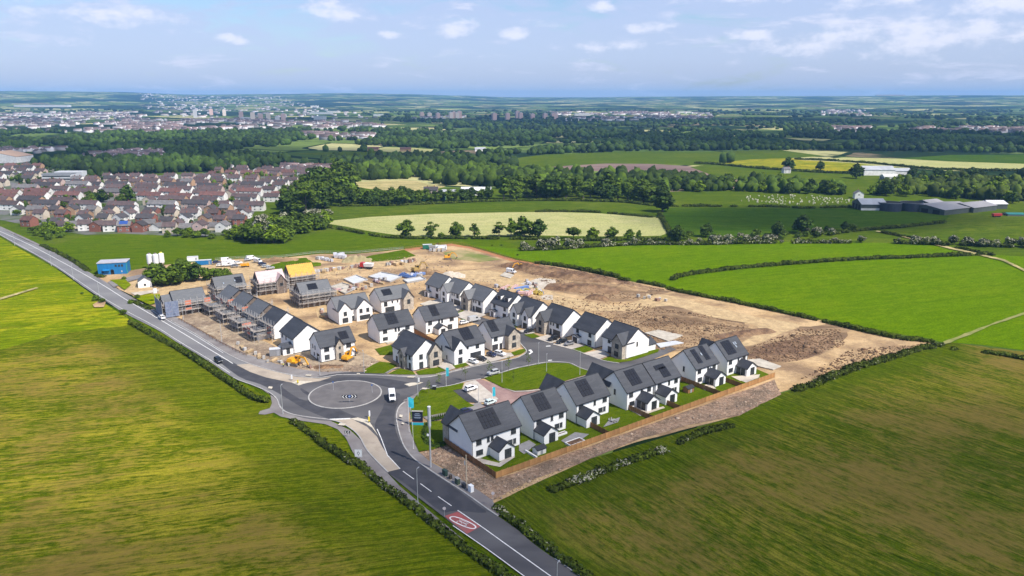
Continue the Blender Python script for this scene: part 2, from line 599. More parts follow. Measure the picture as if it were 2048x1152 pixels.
# ---- field materials
A_LEFT = math.atan2(*(lambda d: (d.y, d.x))(G(520, 955) - G(20, 1010)))
A_ROAD = math.atan2(*(lambda d: (d.y, d.x))(G(979, 1106) - G(834, 994)))
A_RIGHT = math.atan2(*(lambda d: (d.y, d.x))(G(1900, 1080) - G(1560, 930)))
A_FENCE = R(36.7)
def edge_of(a, b, side):
    a, b = G(*a), G(*b)
    d = (b - a).normalized()
    return (a.x, a.y, -d.y * side, d.x * side)
EDGES_W = [edge_of((313, 664), (505, 797), -1), edge_of((728, 938), (1040, 1190), -1)]
EDGES_E = [edge_of((1004, 985), (1550, 785), -1), edge_of((1000, 1020), (1230, 1195), 1)]
M_mown_l = field_mat('mown_grass_west', (0.118, 0.138, 0.003), (0.050, 0.078, 0.002), (0.290, 0.245, 0.024), A_LEFT, 0.52, warm=(0.215, 0.145, 0.036), fine=0.7, edges=EDGES_W)
M_mown_r = field_mat('mown_grass_east', (0.082, 0.108, 0.004), (0.034, 0.060, 0.003), (0.180, 0.155, 0.022), A_RIGHT, 0.42, warm=(0.175, 0.122, 0.034), fine=0.7, edges=EDGES_E)
M_pasture_l = field_mat('pasture_west', (0.155, 0.195, 0.002), (0.098, 0.145, 0.002), (0.34, 0.30, 0.014), A_ROAD + 1.2, 0.42, streak=(0.02, 0.2))
M_bright = field_mat('bright_pasture', (0.098, 0.170, 0.001), (0.070, 0.130, 0.001), (0.145, 0.195, 0.005), R(20), 0.25, lines=0.25, streak=(0.01, 0.12), patch=0.012, tuft=0.35)
M_meadow = field_mat('meadow', (0.080, 0.125, 0.003), (0.056, 0.096, 0.003), (0.12, 0.14, 0.01), R(8), 0.3, lines=0.35, streak=(0.006, 0.10), patch=0.01, tuft=0.35)
M_mid = field_mat('mid_pasture', (0.076, 0.115, 0.008), (0.052, 0.085, 0.007), (0.14, 0.155, 0.02), R(4), 0.3, lines=0.4, streak=(0.005, 0.06), patch=0.008, tuft=0.3)
M_dusk = field_mat('dark_pasture', (0.048, 0.095, 0.007), (0.034, 0.072, 0.006), (0.08, 0.115, 0.012), R(-3), 0.3, lines=0.4, streak=(0.005, 0.06), patch=0.008, tuft=0.3)
M_verge = field_mat('verge_grass', (0.066, 0.108, 0.002), (0.034, 0.066, 0.002), (0.15, 0.155, 0.012), A_ROAD, 0.34, patch=0.05)
M_lawn = field_mat('lawn', (0.088, 0.125, 0.005), (0.058, 0.094, 0.004), (0.13, 0.145, 0.014), A_FENCE, 0.28, lines=0.3, streak=(0.05, 0.6), patch=0.06, tuft=0.8)
M_cream = field_mat('cut_silage', (0.36, 0.35, 0.15), (0.29, 0.30, 0.12), (0.43, 0.39, 0.19), R(2), 0.5, lines=0.2, streak=(0.004, 0.08), patch=0.006, tuft=0.2, fine=0.25)
M_tan = field_mat('stubble', (0.36, 0.30, 0.15), (0.28, 0.25, 0.11), (0.45, 0.36, 0.19), R(-3), 0.5, streak=(0.004, 0.06), patch=0.006, tuft=0.2, fine=0.25)
M_plough = mat('ploughed_soil', (0.13, 0.075, 0.062), (0.21, 0.135, 0.105), 0.03, 0.95, 6, vec=(0.25, 1, 1))
M_yellow = field_mat('buttercup_field', (0.20, 0.21, 0.015), (0.13, 0.165, 0.012), (0.36, 0.28, 0.025), R(0), 0.5, streak=(0.004, 0.05), patch=0.006, tuft=0.2)
M_town = mat('town_ground', (0.07, 0.09, 0.04), (0.13, 0.125, 0.12), 0.045, 0.95, 4, c3=(0.06, 0.085, 0.02), scale3=0.03, lo=0.42, hi=0.52)

ZF = 0.012
def field(name, px, m, smooth=0, jag=0.0, world=None):
    global ZF
    ZF += 0.006
    return sheet(name, world or gpoly(px), ZF, m, smooth=smooth, jag=jag)

# near and middle country, far to near
field('pasture', [(-700, 400), (-300, 372), (300, 356), (700, 372), (1330, 384), (1700, 368), (2300, 362), (3000, 420), (3000, 560), (2300, 640), (1900, 680), (700, 560), (-400, 520)], M_mid)
field('field', [(1000, 320), (1090, 309), (1250, 303), (1420, 304), (1560, 300), (1650, 312), (1480, 322), (1400, 331), (1260, 327), (1150, 331), (1040, 337)], M_mid)
field('ploughed_field', [(1020, 339), (1110, 333), (1210, 327), (1310, 328), (1390, 333), (1470, 340), (1530, 348), (1440, 352), (1340, 349), (1230, 343), (1130, 341)], M_plough)
field('field', [(1380, 334), (1440, 326), (1560, 336), (1700, 344), (1790, 352), (1760, 372), (1560, 366), (1440, 356)], M_mid)
field('buttercup_field', [(1436, 326), (1500, 319), (1575, 316), (1640, 321), (1720, 327), (1800, 333), (1760, 342), (1660, 342), (1560, 338), (1490, 332)], M_yellow)
field('barley_field', [(1600, 320), (1690, 315), (1790, 317), (1900, 323), (2060, 328), (2260, 332), (2260, 348), (2060, 342), (1900, 342), (1800, 335), (1700, 326)], M_cream)
field('field', [(1790, 317), (1900, 310), (2060, 309), (2300, 312), (2300, 330), (2060, 328), (1900, 323)], M_dusk)
field('stubble_field', [(697, 371), (720, 364), (790, 361), (832, 361), (858, 369), (892, 373), (870, 379), (800, 383), (740, 378)], M_tan)
field('field', [(735, 300), (770, 294), (830, 296), (880, 300), (860, 305), (790, 305)], M_cream)
field('field', [(560, 308), (700, 303), (860, 306), (960, 309), (900, 312), (700, 312)], M_mid)
field('field', [(182, 356), (220, 351), (300, 348), (360, 345), (410, 344), (390, 352), (300, 358), (240, 362)], M_mid)
field('field', [(1310, 276), (1370, 274), (1376, 278), (1330, 280)], M_tan)
field('field', [(1330, 392), (1420, 383), (1530, 386), (1640, 390), (1712, 398), (1700, 414), (1560, 414), (1340, 412)], M_mid)
field('field', [(1328, 416), (1560, 417), (1740, 417), (1900, 432), (1890, 442), (1750, 452), (1600, 462), (1440, 478), (1340, 470), (1326, 432)], M_dusk)
field('field', [(1750, 454), (1900, 440), (2300, 440), (2400, 490), (2060, 500), (1960, 498), (1840, 470)], M_mid)
field('strip_field', [(672, 424), (690, 413), (800, 411), (900, 407), (1000, 403), (1120, 402), (1240, 405), (1300, 411), (1308, 428), (1240, 427), (1140, 423), (1030, 422), (860, 427), (740, 433), (664, 440)], M_mid)
field('silage_field', [(658, 448), (668, 441), (740, 434), (860, 428), (1000, 425), (1110, 424), (1200, 427), (1260, 432), (1322, 435), (1334, 455), (1338, 466), (1320, 472), (1200, 473), (1060, 471), (960, 472), (860, 474), (790, 470), (735, 462), (690, 453)], M_cream)
field('meadow', [(-300, 452), (0, 452), (60, 476), (110, 490), (165, 474), (250, 466), (400, 472), (470, 486), (560, 490), (650, 463), (735, 465), (800, 476), (1000, 480), (1060, 500), (905, 492), (640, 508), (480, 525), (330, 540), (190, 552), (90, 497), (0, 453)], M_meadow)
field('bright_pasture', [(900, 488), (980, 494), (1040, 498), (1200, 489), (1480, 483), (1840, 487), (1960, 508), (2060, 514), (2500, 560), (2500, 760), (1960, 690), (1880, 684), (1640, 637), (1350, 578), (1240, 556), (1080, 527), (1030, 517), (940, 491)], M_bright)
field('grass_verge', [(180, 600), (313, 640), (480, 700), (640, 760), (800, 780), (960, 980), (1060, 1010), (1180, 1110), (1400, 1290), (1400, 1400), (1150, 1400), (1040, 1180), (880, 1075), (700, 960), (560, 850), (420, 760), (300, 690)], M_verge)
field('west_pasture', [(-900, 430), (-200, 395), (0, 475), (31, 493), (122, 544), (215, 611), (262, 642), (270, 652), (200, 657), (100, 672), (0, 701), (-400, 790), (-1500, 900)], M_pasture_l)
field('mown_field', [(-1500, 900), (-400, 790), (0, 701), (100, 672), (200, 657), (268, 653), (310, 664), (356, 692), (416, 728), (467, 762), (505, 779), (540, 800), (546, 816), (545, 834), (600, 846), (660, 853), (690, 880), (703, 908), (728, 938), (772, 974), (880, 1052), (1000, 1145), (1250, 1330), (1250, 2200), (-900, 2200), (-2600, 1300)], M_mown_l)
field('mown_field', [(985, 1004), (1180, 919), (1480, 831), (1560, 788), (1640, 764), (1850, 694), (1905, 686), (2060, 706), (2500, 770), (3900, 1300), (2800, 2200), (1330, 2200), (1330, 1275), (1154, 1148), (1090, 1100), (1030, 1056), (1000, 1028)], M_mown_r)
field('suburb_ground', [(-900, 430), (-500, 330), (0, 322), (150, 330), (300, 352), (420, 345), (560, 336), (700, 335), (640, 352), (600, 380), (520, 404), (500, 440), (452, 470), (400, 474), (250, 468), (170, 470), (100, 460), (0, 440), (-300, 440)], M_town)

# ---- building site: soil, spoil, tracks
M_soil = mat('site_soil', (0.42, 0.275, 0.130), (0.54, 0.375, 0.195), 0.09, 0.95, 10, c3=(0.235, 0.150, 0.080), scale3=0.05, bump=1.0, bscale=0.9, grit=0.5)
M_track = mat('stone_track', (0.52, 0.375, 0.195), (0.40, 0.28, 0.145), 0.25, 0.95, 6, bump=0.4, bscale=1.5, grit=0.5)
M_spoil = mat('dark_spoil', (0.115, 0.062, 0.034), (0.190, 0.110, 0.060), 0.22, 0.95, 9, c3=(0.27, 0.170, 0.092), scale3=0.06, bump=1.0, bscale=1.1, grit=0.9)
M_brown = mat('stripped_subsoil', (0.255, 0.162, 0.082), (0.38, 0.260, 0.140), 0.16, 0.95, 10, c3=(0.16, 0.098, 0.052), scale3=0.09, bump=1.0, bscale=0.9, vec=(0.3, 1, 1), rot=0.5, grit=0.7)
M_pale = mat('pale_hardcore', (0.52, 0.46, 0.38), (0.40, 0.34, 0.26), 0.35, 0.95, 6, bump=0.5, bscale=2)
M_edge = mat('stony_margin', (0.25, 0.155, 0.098), (0.38, 0.265, 0.18), 0.9, 0.95, 7, c3=(0.17, 0.12, 0.08), scale3=0.12, bump=0.9, bscale=2.5, lo=0.3, hi=0.7, grit=0.9)
M_orange = mat('orange_clay', (0.42, 0.17, 0.06), (0.33, 0.15, 0.07), 0.3, 0.95, 5)
M_concrete = mat('concrete', (0.50, 0.45, 0.37), (0.38, 0.335, 0.27), 0.4, 0.9, 5)

field('site_soil', [(360, 640), (250, 585), (190, 553), (230, 547), (330, 530), (430, 522), (480, 518), (560, 517), (640, 508), (700, 509), (770, 503), (815, 498), (905, 489), (940, 494), (1030, 521), (1080, 529), (1140, 537), (1250, 561), (1350, 581), (1500, 607), (1640, 641), (1780, 676), (1870, 684), (1845, 697), (1760, 724), (1650, 760), (1560, 786), (1480, 832), (1290, 880), (1180, 917), (990, 1006), (900, 970), (820, 905), (780, 830), (790, 770), (700, 752), (600, 765), (520, 735), (430, 685)], M_soil, jag=0.5)
field('subsoil', [(1130, 700), (1180, 655), (1280, 610), (1330, 600), (1420, 628), (1490, 645), (1510, 660), (1440, 690), (1380, 700), (1330, 705), (1240, 700)], M_brown, jag=2.5)
field('subsoil', [(1470, 716), (1480, 695), (1530, 672), (1600, 655), (1660, 645), (1700, 655), (1690, 690), (1640, 712), (1590, 722), (1540, 732), (1490, 735)], M_brown, jag=2.5)
field('spoil_ground', [(1490, 712), (1530, 690), (1620, 672), (1670, 672), (1675, 690), (1630, 712), (1580, 726), (1530, 724)], M_spoil, jag=2.2)
field('spoil_ground', [(1010, 532), (1040, 524), (1090, 532), (1160, 543), (1250, 563), (1330, 580), (1290, 585), (1180, 568), (1120, 556), (1060, 548)], M_spoil, jag=1.6)
field('spoil_ground', [(1100, 572), (1150, 564), (1230, 568), (1340, 583), (1300, 600), (1230, 606), (1190, 596), (1140, 588), (1105, 580)], M_brown, jag=2.4)
field('stone_track', [(905, 545), (960, 541), (1020, 552), (1080, 575), (1160, 600), (1240, 612), (1290, 596), (1330, 590), (1420, 612), (1520, 636), (1600, 650), (1560, 668), (1510, 690), (1480, 690), (1515, 664), (1500, 648), (1420, 634), (1340, 612), (1260, 622), (1150, 618), (1050, 588), (980, 566), (900, 560)], M_track, smooth=3, jag=0.6)
field('stone_track', [(640, 610), (720, 590), (820, 572), (880, 556), (960, 541), (1010, 548), (990, 556), (900, 570), (850, 585), (760, 600), (690, 622), (640, 640)], M_track, smooth=3, jag=0.6)
field('stone_track', [(820, 545), (850, 520), (820, 512), (700, 530), (600, 540), (560, 545), (545, 530), (500, 520), (430, 526), (330, 545), (240, 560), (215, 566), (240, 572), (300, 562), (420, 545), (520, 545), (570, 560), (700, 545), (800, 530)], M_track, smooth=2, jag=0.5)
field('hardcore_pad', [(1040, 568), (1080, 556), (1112, 560), (1110, 574), (1075, 580)], M_pale, jag=0.5)
field('hardcore_pad', [(1080, 594), (1090, 590), (1106, 591), (1106, 600), (1085, 600)], M_pale, jag=0.3)
field('hardcore_pad', [(240, 560), (330, 540), (430, 528), (480, 530), (540, 535), (560, 545), (500, 560), (420, 570), (330, 590), (300, 612), (260, 590)], M_track, jag=0.6)
field('clay_strip', [(808, 499), (903, 488), (940, 494), (1030, 520), (1080, 529), (1076, 532), (1026, 524), (935, 497), (903, 492), (812, 503)], M_orange, jag=0.4)
for px in ([(548, 546), (552, 530), (572, 519), (612, 516), (632, 533), (600, 540)], [(718, 520), (740, 512), (808, 500), (832, 512), (800, 520), (745, 524)]):
    field('grass_strip', px, M_meadow, jag=0.8)
field('grass_strip', [(886, 506), (920, 499), (960, 508), (1000, 520), (960, 524), (900, 518)], mat('sparse_grass', (0.20, 0.19, 0.05), (0.36, 0.27, 0.13), 0.08, 0.95, 6, c3=(0.12, 0.16, 0.02), scale3=0.05), jag=1.0)
field('soil_margin', [(838, 908), (868, 902), (889, 890), (992, 960), (1060, 937), (1200, 886), (1550, 760), (1562, 790), (1480, 832), (1375, 852), (1282, 878), (1180, 920), (1060, 962), (985, 1004), (960, 985), (900, 945)], M_edge, jag=0.5)
field('soil_margin', [(360, 640), (420, 672), (495, 712), (560, 730), (600, 742), (640, 748), (735, 748), (760, 722), (720, 705), (640, 700), (560, 700), (480, 660), (430, 628), (380, 615)], mat('trodden_soil', (0.30, 0.225, 0.15), (0.40, 0.32, 0.22), 0.3, 0.95, 6, c3=(0.22, 0.16, 0.11), scale3=0.09, bump=0.8, bscale=1.6, grit=0.8), jag=0.8)
field('estate_soil', [(640, 660), (760, 600), (860, 556), (1040, 590), (1310, 690), (1300, 715), (1180, 730), (1050, 690), (940, 740), (760, 725)], M_soil, jag=0.4)

# ---- roads and footways
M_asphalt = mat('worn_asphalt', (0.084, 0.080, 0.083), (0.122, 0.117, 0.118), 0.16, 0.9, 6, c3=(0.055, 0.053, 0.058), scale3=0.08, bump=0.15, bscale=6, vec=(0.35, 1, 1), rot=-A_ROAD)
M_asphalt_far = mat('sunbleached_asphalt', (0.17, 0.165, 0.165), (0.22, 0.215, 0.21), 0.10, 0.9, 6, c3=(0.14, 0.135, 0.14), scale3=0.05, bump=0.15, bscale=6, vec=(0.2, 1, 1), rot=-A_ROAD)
M_newtar = mat('fresh_asphalt', (0.036, 0.036, 0.043), (0.054, 0.053, 0.060), 0.25, 0.85, 5)
M_foot = mat('footway_tarmac', (0.19, 0.172, 0.165), (0.24, 0.22, 0.21), 0.4, 0.9, 5, c3=(0.16, 0.14, 0.135), scale3=0.1)
M_buff = mat('buff_surfacing', (0.36, 0.295, 0.225), (0.43, 0.36, 0.28), 0.3, 0.9, 5, c3=(0.29, 0.24, 0.19), scale3=0.15)
M_kerb = mat('kerb_stone', (0.42, 0.405, 0.38), (0.33, 0.315, 0.30), 0.7, 0.85, 4)
M_paint = mat('road_paint', (0.78, 0.77, 0.74), (0.60, 0.59, 0.57), 1.6, 0.7, 5)
M_cream_p = mat('tactile_paving', (0.56, 0.50, 0.40), (0.48, 0.43, 0.34), 1.2, 0.85, 4)
M_redtar = mat('red_surfacing', (0.36, 0.082, 0.075), (0.29, 0.072, 0.068), 0.35, 0.85, 5, c3=(0.27, 0.10, 0.09), scale3=0.25)
M_block = mat('red_block_paving', (0.27, 0.165, 0.145), (0.215, 0.13, 0.12), 1.6, 0.85, 5, c3=(0.32, 0.21, 0.185), scale3=0.12)
M_driveway = mat('drive_paving', (0.42, 0.37, 0.31), (0.50, 0.45, 0.39), 0.8, 0.85, 5, c3=(0.34, 0.30, 0.26), scale3=0.15)

ZR = 0.30
def paving(name, px, m, smooth=0, world=None, up=0.0, thick=0.0, jag=0.0):
    global ZR
    ZR += 0.005
    return sheet(name, world or gpoly(px), ZR + up, m, smooth=smooth, thick=thick, jag=jag)

UR = [(-260, 336), (-100, 410), (0, 457), (44, 478), (86, 497), (141, 524), (183, 550), (215.8, 570), (248, 589), (284.5, 610), (313, 626), (342, 643), (381, 664), (415, 685), (447, 705), (480, 722), (520, 736), (560, 747), (600, 755), (640, 757), (672, 752)]
UL = [(-260, 341), (-100, 419), (0, 471.5), (31.5, 490), (70.6, 511), (122, 542), (168, 575), (215.8, 606), (248, 627), (313, 660), (356, 687), (416, 723), (467, 757), (505, 772), (535, 785), (553, 799), (560, 815), (572, 826), (600, 834), (656, 841)]
LR = [(816, 801.6), (799, 815), (793, 833), (795, 852), (801, 876), (811, 899), (832, 923), (877, 954), (928, 987), (974, 1020), (1029.5, 1058), (1075, 1096), (1154, 1151), (1260, 1228), (1500, 1400)]
LL = [(656, 841), (680, 847), (704, 861), (720, 877), (736, 905), (776, 947), (801, 969), (834, 995), (877, 1028), (928, 1068), (979, 1106), (1040, 1151), (1130, 1218), (1380, 1410)]
ur, ul, lr, ll = (catmull(gpoly(p), 5) for p in (UR, UL, LR, LL))
# footways first (lower), then carriageways
paving('footway', [(342, 640), (360, 638), (421, 673), (494, 710), (550, 728), (600, 740), (640, 745), (690, 744), (740, 747), (800, 751), (850, 751), (900, 743), (960, 728), (1020, 713), (1036, 700), (1000, 722), (940, 741), (880, 757), (760, 760), (640, 764), (560, 755), (480, 730), (400, 684)], M_foot)
paving('footway', [(838, 780), (820, 800), (803, 818), (797, 834), (800, 852), (806, 870), (815, 893), (836, 918), (880, 948), (932, 981), (978, 1013), (1002, 1032), (985, 1034), (928, 1000), (877, 965), (830, 934), (795, 895), (785, 850), (785, 830), (795, 805), (815, 785)], M_foot)
paving('footway', [(838, 780), (857, 779), (824, 812), (818, 830), (818, 850), (823, 870), (830, 890), (838, 906), (860, 925), (905, 950), (960, 985), (985, 1003), (1000, 1030), (930, 985), (880, 950), (836, 920), (815, 895), (804, 870), (798, 850), (796, 834), (803, 816)], M_foot)
paving('footway', [(500, 765), (528, 778), (541, 792), (544, 808), (540, 818), (520, 824), (517, 830), (530, 831), (548, 827), (562, 835), (600, 843), (650, 850), (675, 860), (692, 878), (705, 905), (725, 932), (770, 968), (834, 1016), (880, 1050), (930, 1084), (800, 975), (745, 915), (725, 885), (700, 862), (660, 843), (600, 830), (560, 815), (553, 799)], M_foot)
paving('far_footway', None, M_foot, world=[p for p in catmull(gpoly([(0, 453), (86, 493), (183, 548), (248, 586), (313, 622), (360, 638)]), 5)] + [p for p in reversed(catmull(gpoly([(0, 457), (86, 497), (183, 551), (248, 590), (313, 627), (342, 644)]), 5))])
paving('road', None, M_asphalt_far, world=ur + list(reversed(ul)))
paving('road', None, M_asphalt, world=lr + list(reversed(ll)))
ISL = (G(620, 791) + G(761, 791)) / 2
ISL = Vector((ISL.x, (G(691, 765).y + G(691, 818).y) / 2, 0))
paving('roundabout_road', None, M_asphalt, world=[(ISL.x + 20.6 * math.cos(a), ISL.y + 20.6 * math.sin(a)) for a in [2 * math.pi * i / 64 for i in range(64)]])
paving('estate_road', [(672, 752), (750, 752.5), (832, 757), (870, 754), (891, 750.8), (946.6, 735.5), (979.6, 729), (1023, 720.3), (1043, 713), (1052, 704), (1044, 692), (1034, 680), (1010, 668), (980, 658), (940, 645), (900, 632), (870, 622), (890, 618), (920, 622), (950, 631), (985, 643), (1020, 655), (1052, 668), (1078, 680), (1147, 701), (1203, 722), (1238, 728), (1290, 711), (1340, 694), (1352, 701), (1300, 723), (1262, 738), (1230, 746), (1190, 747), (1160, 738), (1137, 728), (1096, 726.7), (1035, 738), (968, 758.4), (934, 763.5), (901, 772), (857, 778.7), (830, 790), (812, 800), (740, 800)], M_asphalt)
# darker new asphalt
paving('fresh_asphalt', [(430, 716), (465, 726), (500, 745), (533, 757), (584, 769), (640, 800), (690, 826), (725, 842), (700, 845), (660, 840), (610, 820), (560, 790), (520, 770), (478, 755)], M_newtar, smooth=3)
paving('fresh_asphalt', [(776, 790), (800, 790), (793, 815), (789, 835), (791, 860), (800, 885), (816, 911), (850, 938), (905, 975), (952, 1010), (972, 1028), (912, 1024), (882, 1025), (834, 988), (800, 962), (772, 944), (800, 938), (776, 912), (757, 878), (750, 850), (765, 820)], M_newtar, smooth=3)
paving('fresh_asphalt', [(636, 762), (690, 756), (760, 758), (812, 766), (830, 772), (800, 780), (770, 775), (720, 764), (670, 766)], M_newtar, smooth=3)
paving('fresh_asphalt', [(560, 770), (600, 765), (630, 768), (600, 780), (625, 800), (600, 800)], M_asphalt, smooth=3)
# buff high-friction approaches
paving('buff_surfacing', [(473, 731.5), (500, 729), (549, 744), (590, 755), (636, 759), (664, 756), (640, 764), (612, 768), (584, 767.4), (533, 757), (500, 745.5)], M_buff)
paving('buff_surfacing', [(660, 841), (700, 838), (734, 856), (754, 876), (764, 895), (776, 913), (801, 940), (776, 946), (740, 911), (730, 895), (720, 876), (704, 861), (680, 847)], M_buff)
# red entry patch with its speed roundel
red_px = [(889, 1035), (915.4, 1026), (961, 1056), (934, 1071)]
paving('red_surfacing', red_px, M_redtar)
# islands
isl = MB()
isl.prism([(ISL.x + 11.5 * math.cos(2 * math.pi * i / 72), ISL.y + 11.5 * math.sin(2 * math.pi * i / 72)) for i in range(72)], ZR - 0.02, ZR + 0.12)
struct(ob('roundabout_island', isl, mat('island_tarmac', (0.105, 0.096, 0.096), (0.135, 0.124, 0.122), 0.25, 0.9, 5)))
k = MB()
ring = [(ISL.x + 11.7 * math.cos(2 * math.pi * i / 72), ISL.y + 11.7 * math.sin(2 * math.pi * i / 72)) for i in range(73)]
ribbon(k, ring, 0.42, ZR + 0.135, h=0.16)
struct(ob('island_kerb', k, M_kerb))
for nm, px in (('splitter_island', [(700, 840), (716, 838), (737, 843), (748, 860), (758, 876), (744, 858), (728, 848)]), ('splitter_island', [(584, 768), (594, 764), (612, 765), (625, 765), (606, 770), (597, 773)]), ('splitter_island', [(809, 771), (822, 768), (846, 767), (835, 771), (818, 775)])):
    sheet(nm, gpoly(px), ZR + 0.12, M_cream_p, thick=0.14)
# kerbs along the carriageways
k = MB()
for line in (lr[2:48], ll[:26], ul[60:], ur[55:], catmull(gpoly([(840, 781), (857, 779.5), (901, 773), (934, 764), (962, 759.5)]), 4), catmull(gpoly([(968, 757.5), (1000, 748), (1035, 737.5), (1096, 726), (1137, 727.5), (1160, 737.5), (1188, 746.5)]), 4),
             catmull(gpoly([(672, 751.5), (750, 752), (832, 756.5), (870, 753.5), (946, 735), (1023, 720), (1043, 713), (1053, 704), (1044, 692), (1034, 680)]), 4), catmull(gpoly([(1078, 680), (1147, 701), (1203, 722), (1238, 728)]), 4)):
    ribbon(k, line, 0.34, ZR + 0.10, h=0.14)
struct(ob('kerb', k, M_kerb))
# painted lines
k = MB()
ZP = ZR + 0.012
for a, b in (((806, 945), (828, 961)), ((841, 970), (863, 986)), ((876, 995.5), (903, 1014.5))):
    ribbon(k, [G(*a), G(*b)], 0.22, ZP)
ribbon(k, catmull(gpoly([(915.4, 1023.5), (960, 1054), (1010, 1090), (1095, 1151), (1200, 1226)]), 4), 0.26, ZP)
ribbon(k, catmull(gpoly([(906, 1054), (934, 1073), (980, 1105), (1041, 1150), (1130, 1216)]), 4), 0.22, ZP)
ribbon(k, catmull(gpoly([(1110, 1120), (1153, 1150), (1240, 1212)]), 4), 0.2, ZP)
ribbon(k, catmull(gpoly([(0, 463.5), (60, 491), (122, 524), (183, 558), (215, 577), (248, 598), (300, 629), (361, 665), (402, 690), (436, 710.5), (466, 729)]), 5), 0.32, ZP)
ribbon(k, catmull(gpoly([(300, 620), (342, 646), (381, 667), (415, 688), (447, 708)]), 4), 0.2, ZP)
ribbon(k, catmull(gpoly([(0, 470), (70, 508.5), (122, 539), (215, 602), (313, 655.5), (356, 683), (416, 719), (460, 748)]), 4), 0.18, ZP)
for px in ([(706, 840.5), (656, 842), (660, 840), (700, 838.5)], [(755, 860), (763, 878), (776, 913), (801, 940), (800, 940.5), (774.5, 913.6), (761.5, 878.6), (753.6, 860.6)],
           [(1056, 702), (1062, 700.5), (1066, 706), (1060, 710.5), (1057, 710), (1062, 706)], [(1096, 722), (1104, 721.5), (1104, 723), (1096, 723.5)], [(1092, 693.5), (1101, 693), (1101, 694.5), (1092, 695)]):
    t_ = gpoly(px)
    s_ = sheet('painted_line', t_, ZP + 0.002, M_paint)
struct(ob('road_markings', k, M_paint))
# speed roundel: elongated ring and the figure 30, read by drivers heading up the road
rc = G(925.5, 1048.0)
rd = (G(903, 1038) - G(948, 1058))
rd = Vector((rd.x, rd.y)).normalized()          # driving direction
rs = Vector((rd.y, -rd.x))                      # the driver's right
rp = lambda u, v, z=0: (rc.x + rs.x * u + rd.x * v, rc.y + rs.y * u + rd.y * v, ZP + 0.004)
k = MB()
N = 48
RA, RB, TH = 1.15, 3.9, 0.30
outer = [(RA * math.copysign(abs(math.cos(t)) ** 0.8, math.cos(t)), RB * math.copysign(abs(math.sin(t)) ** 0.8, math.sin(t))) for t in [2 * math.pi * i / N for i in range(N)]]
for i in range(N):
    (x0, y0), (x1, y1) = outer[i], outer[(i + 1) % N]
    f = 1 - TH / RA
    g_ = 1 - TH * 1.2 / RB
    k.add([rp(x0, y0), rp(x1, y1), rp(x1 * f, y1 * g_), rp(x0 * f, y0 * g_)], [(3, 2, 1, 0)])
def stroke(pts, w=0.2):
    for (a, b) in zip(pts, pts[1:]):
        a, b = Vector(a), Vector(b)
        d = (b - a).normalized()
        n_ = Vector((-d.y, d.x)) * w / 2
        e = d * w * 0.4
        k.add([rp(q.x * 0.72, q.y) for q in (a - e - n_, b + e - n_, b + e + n_, a - e + n_)], [(0, 1, 2, 3)])
stroke([(-0.85, 1.15), (-0.6, 1.4), (-0.28, 1.4), (-0.1, 1.1), (-0.1, 0.5), (-0.35, 0.1), (-0.55, 0.05)])
stroke([(-0.35, 0.05), (-0.1, -0.3), (-0.1, -1.0), (-0.3, -1.35), (-0.6, -1.4), (-0.88, -1.1)])
stroke([(0.5 + 0.38 * math.cos(t), 1.35 * math.sin(t)) for t in [2 * math.pi * i / 14 for i in range(15)]])
struct(ob('speed_roundel_marking', k, M_paint))

# ---- paving and lawns of the estate
paving('block_paving', [(959, 759.7), (985, 768), (1005, 778), (1028, 784), (1055, 783), (1086, 779), (1130, 764), (1187, 748), (1230, 746), (1262, 738), (1235, 755), (1200, 766), (1150, 780), (1110, 800), (1055, 812), (1010, 830), (960, 845), (930, 850), (905, 850), (960, 815), (997, 801), (980, 790), (930, 767)], M_block)
paving('parking_bay', [(924, 781), (930, 767), (951, 762), (997, 800), (985, 806), (959, 807)], M_driveway)
paving('parking_bay', [(905, 782), (925, 780), (960, 808), (935, 806)], M_newtar)
paving('path', [(846, 836), (880, 829), (925, 815), (960, 806), (968, 815), (935, 828), (900, 838), (860, 846)], M_foot)
LAWN_PX = [
    [(730, 741), (745, 732), (760, 725), (778, 727), (795, 732), (784, 741), (769.5, 749), (745, 748.5), (730, 748)],
    [(776, 750), (799, 738.5), (815, 742), (827, 746), (831, 751.5), (800, 751)],
    [(832, 745), (850, 740), (877, 736.5), (892, 743), (870, 750), (838, 752)],
    [(905, 731.6), (929, 725), (938, 732), (925, 736), (911, 739)],
    [(1022, 707), (1040, 701), (1050, 699.5), (1052, 704), (1043, 710), (1028, 713)],
    [(968, 757.5), (1000, 749), (1035.5, 738.5), (1096, 727.5), (1137, 728.5), (1160, 738), (1186, 747), (1140, 761), (1086, 778), (1055, 782), (1028, 783.5), (1005, 777), (985, 767)],
    [(842, 782), (857.8, 779.2), (901, 773), (928, 768), (924, 780), (906, 783), (934, 806), (949, 814), (900, 826), (846, 836), (822, 840), (821, 820), (828, 800)],
    [(820, 848), (845, 848), (890, 843), (892, 865), (888, 888), (868, 901), (838, 906), (829, 885), (822, 865)],
    [(1048, 671.7), (1065, 668), (1080, 675), (1065, 679)],
    [(1144, 701), (1172, 693), (1187, 701), (1165, 708.5)],
    [(1202.5, 721.7), (1219, 715), (1234, 721), (1252, 721), (1293, 704), (1318, 700), (1316, 706), (1262, 724), (1234, 727.5)],
    [(889, 889), (992, 958), (1549, 756), (1500, 735), (1300, 780), (1100, 830), (960, 850), (893, 862)],
    [(921, 640), (944, 628), (962, 634), (940, 646)], [(1002, 655), (1024, 650), (1036, 656), (1016, 664)], [(913, 628), (924, 622), (935, 628), (920, 633)],
    [(835, 712), (860, 700), (885, 708), (876, 735)],
    [(750, 700), (790, 690), (800, 712), (760, 712)],
]
for px in LAWN_PX:
    paving('lawn', px, M_lawn, smooth=0, up=0.02, jag=0.12)
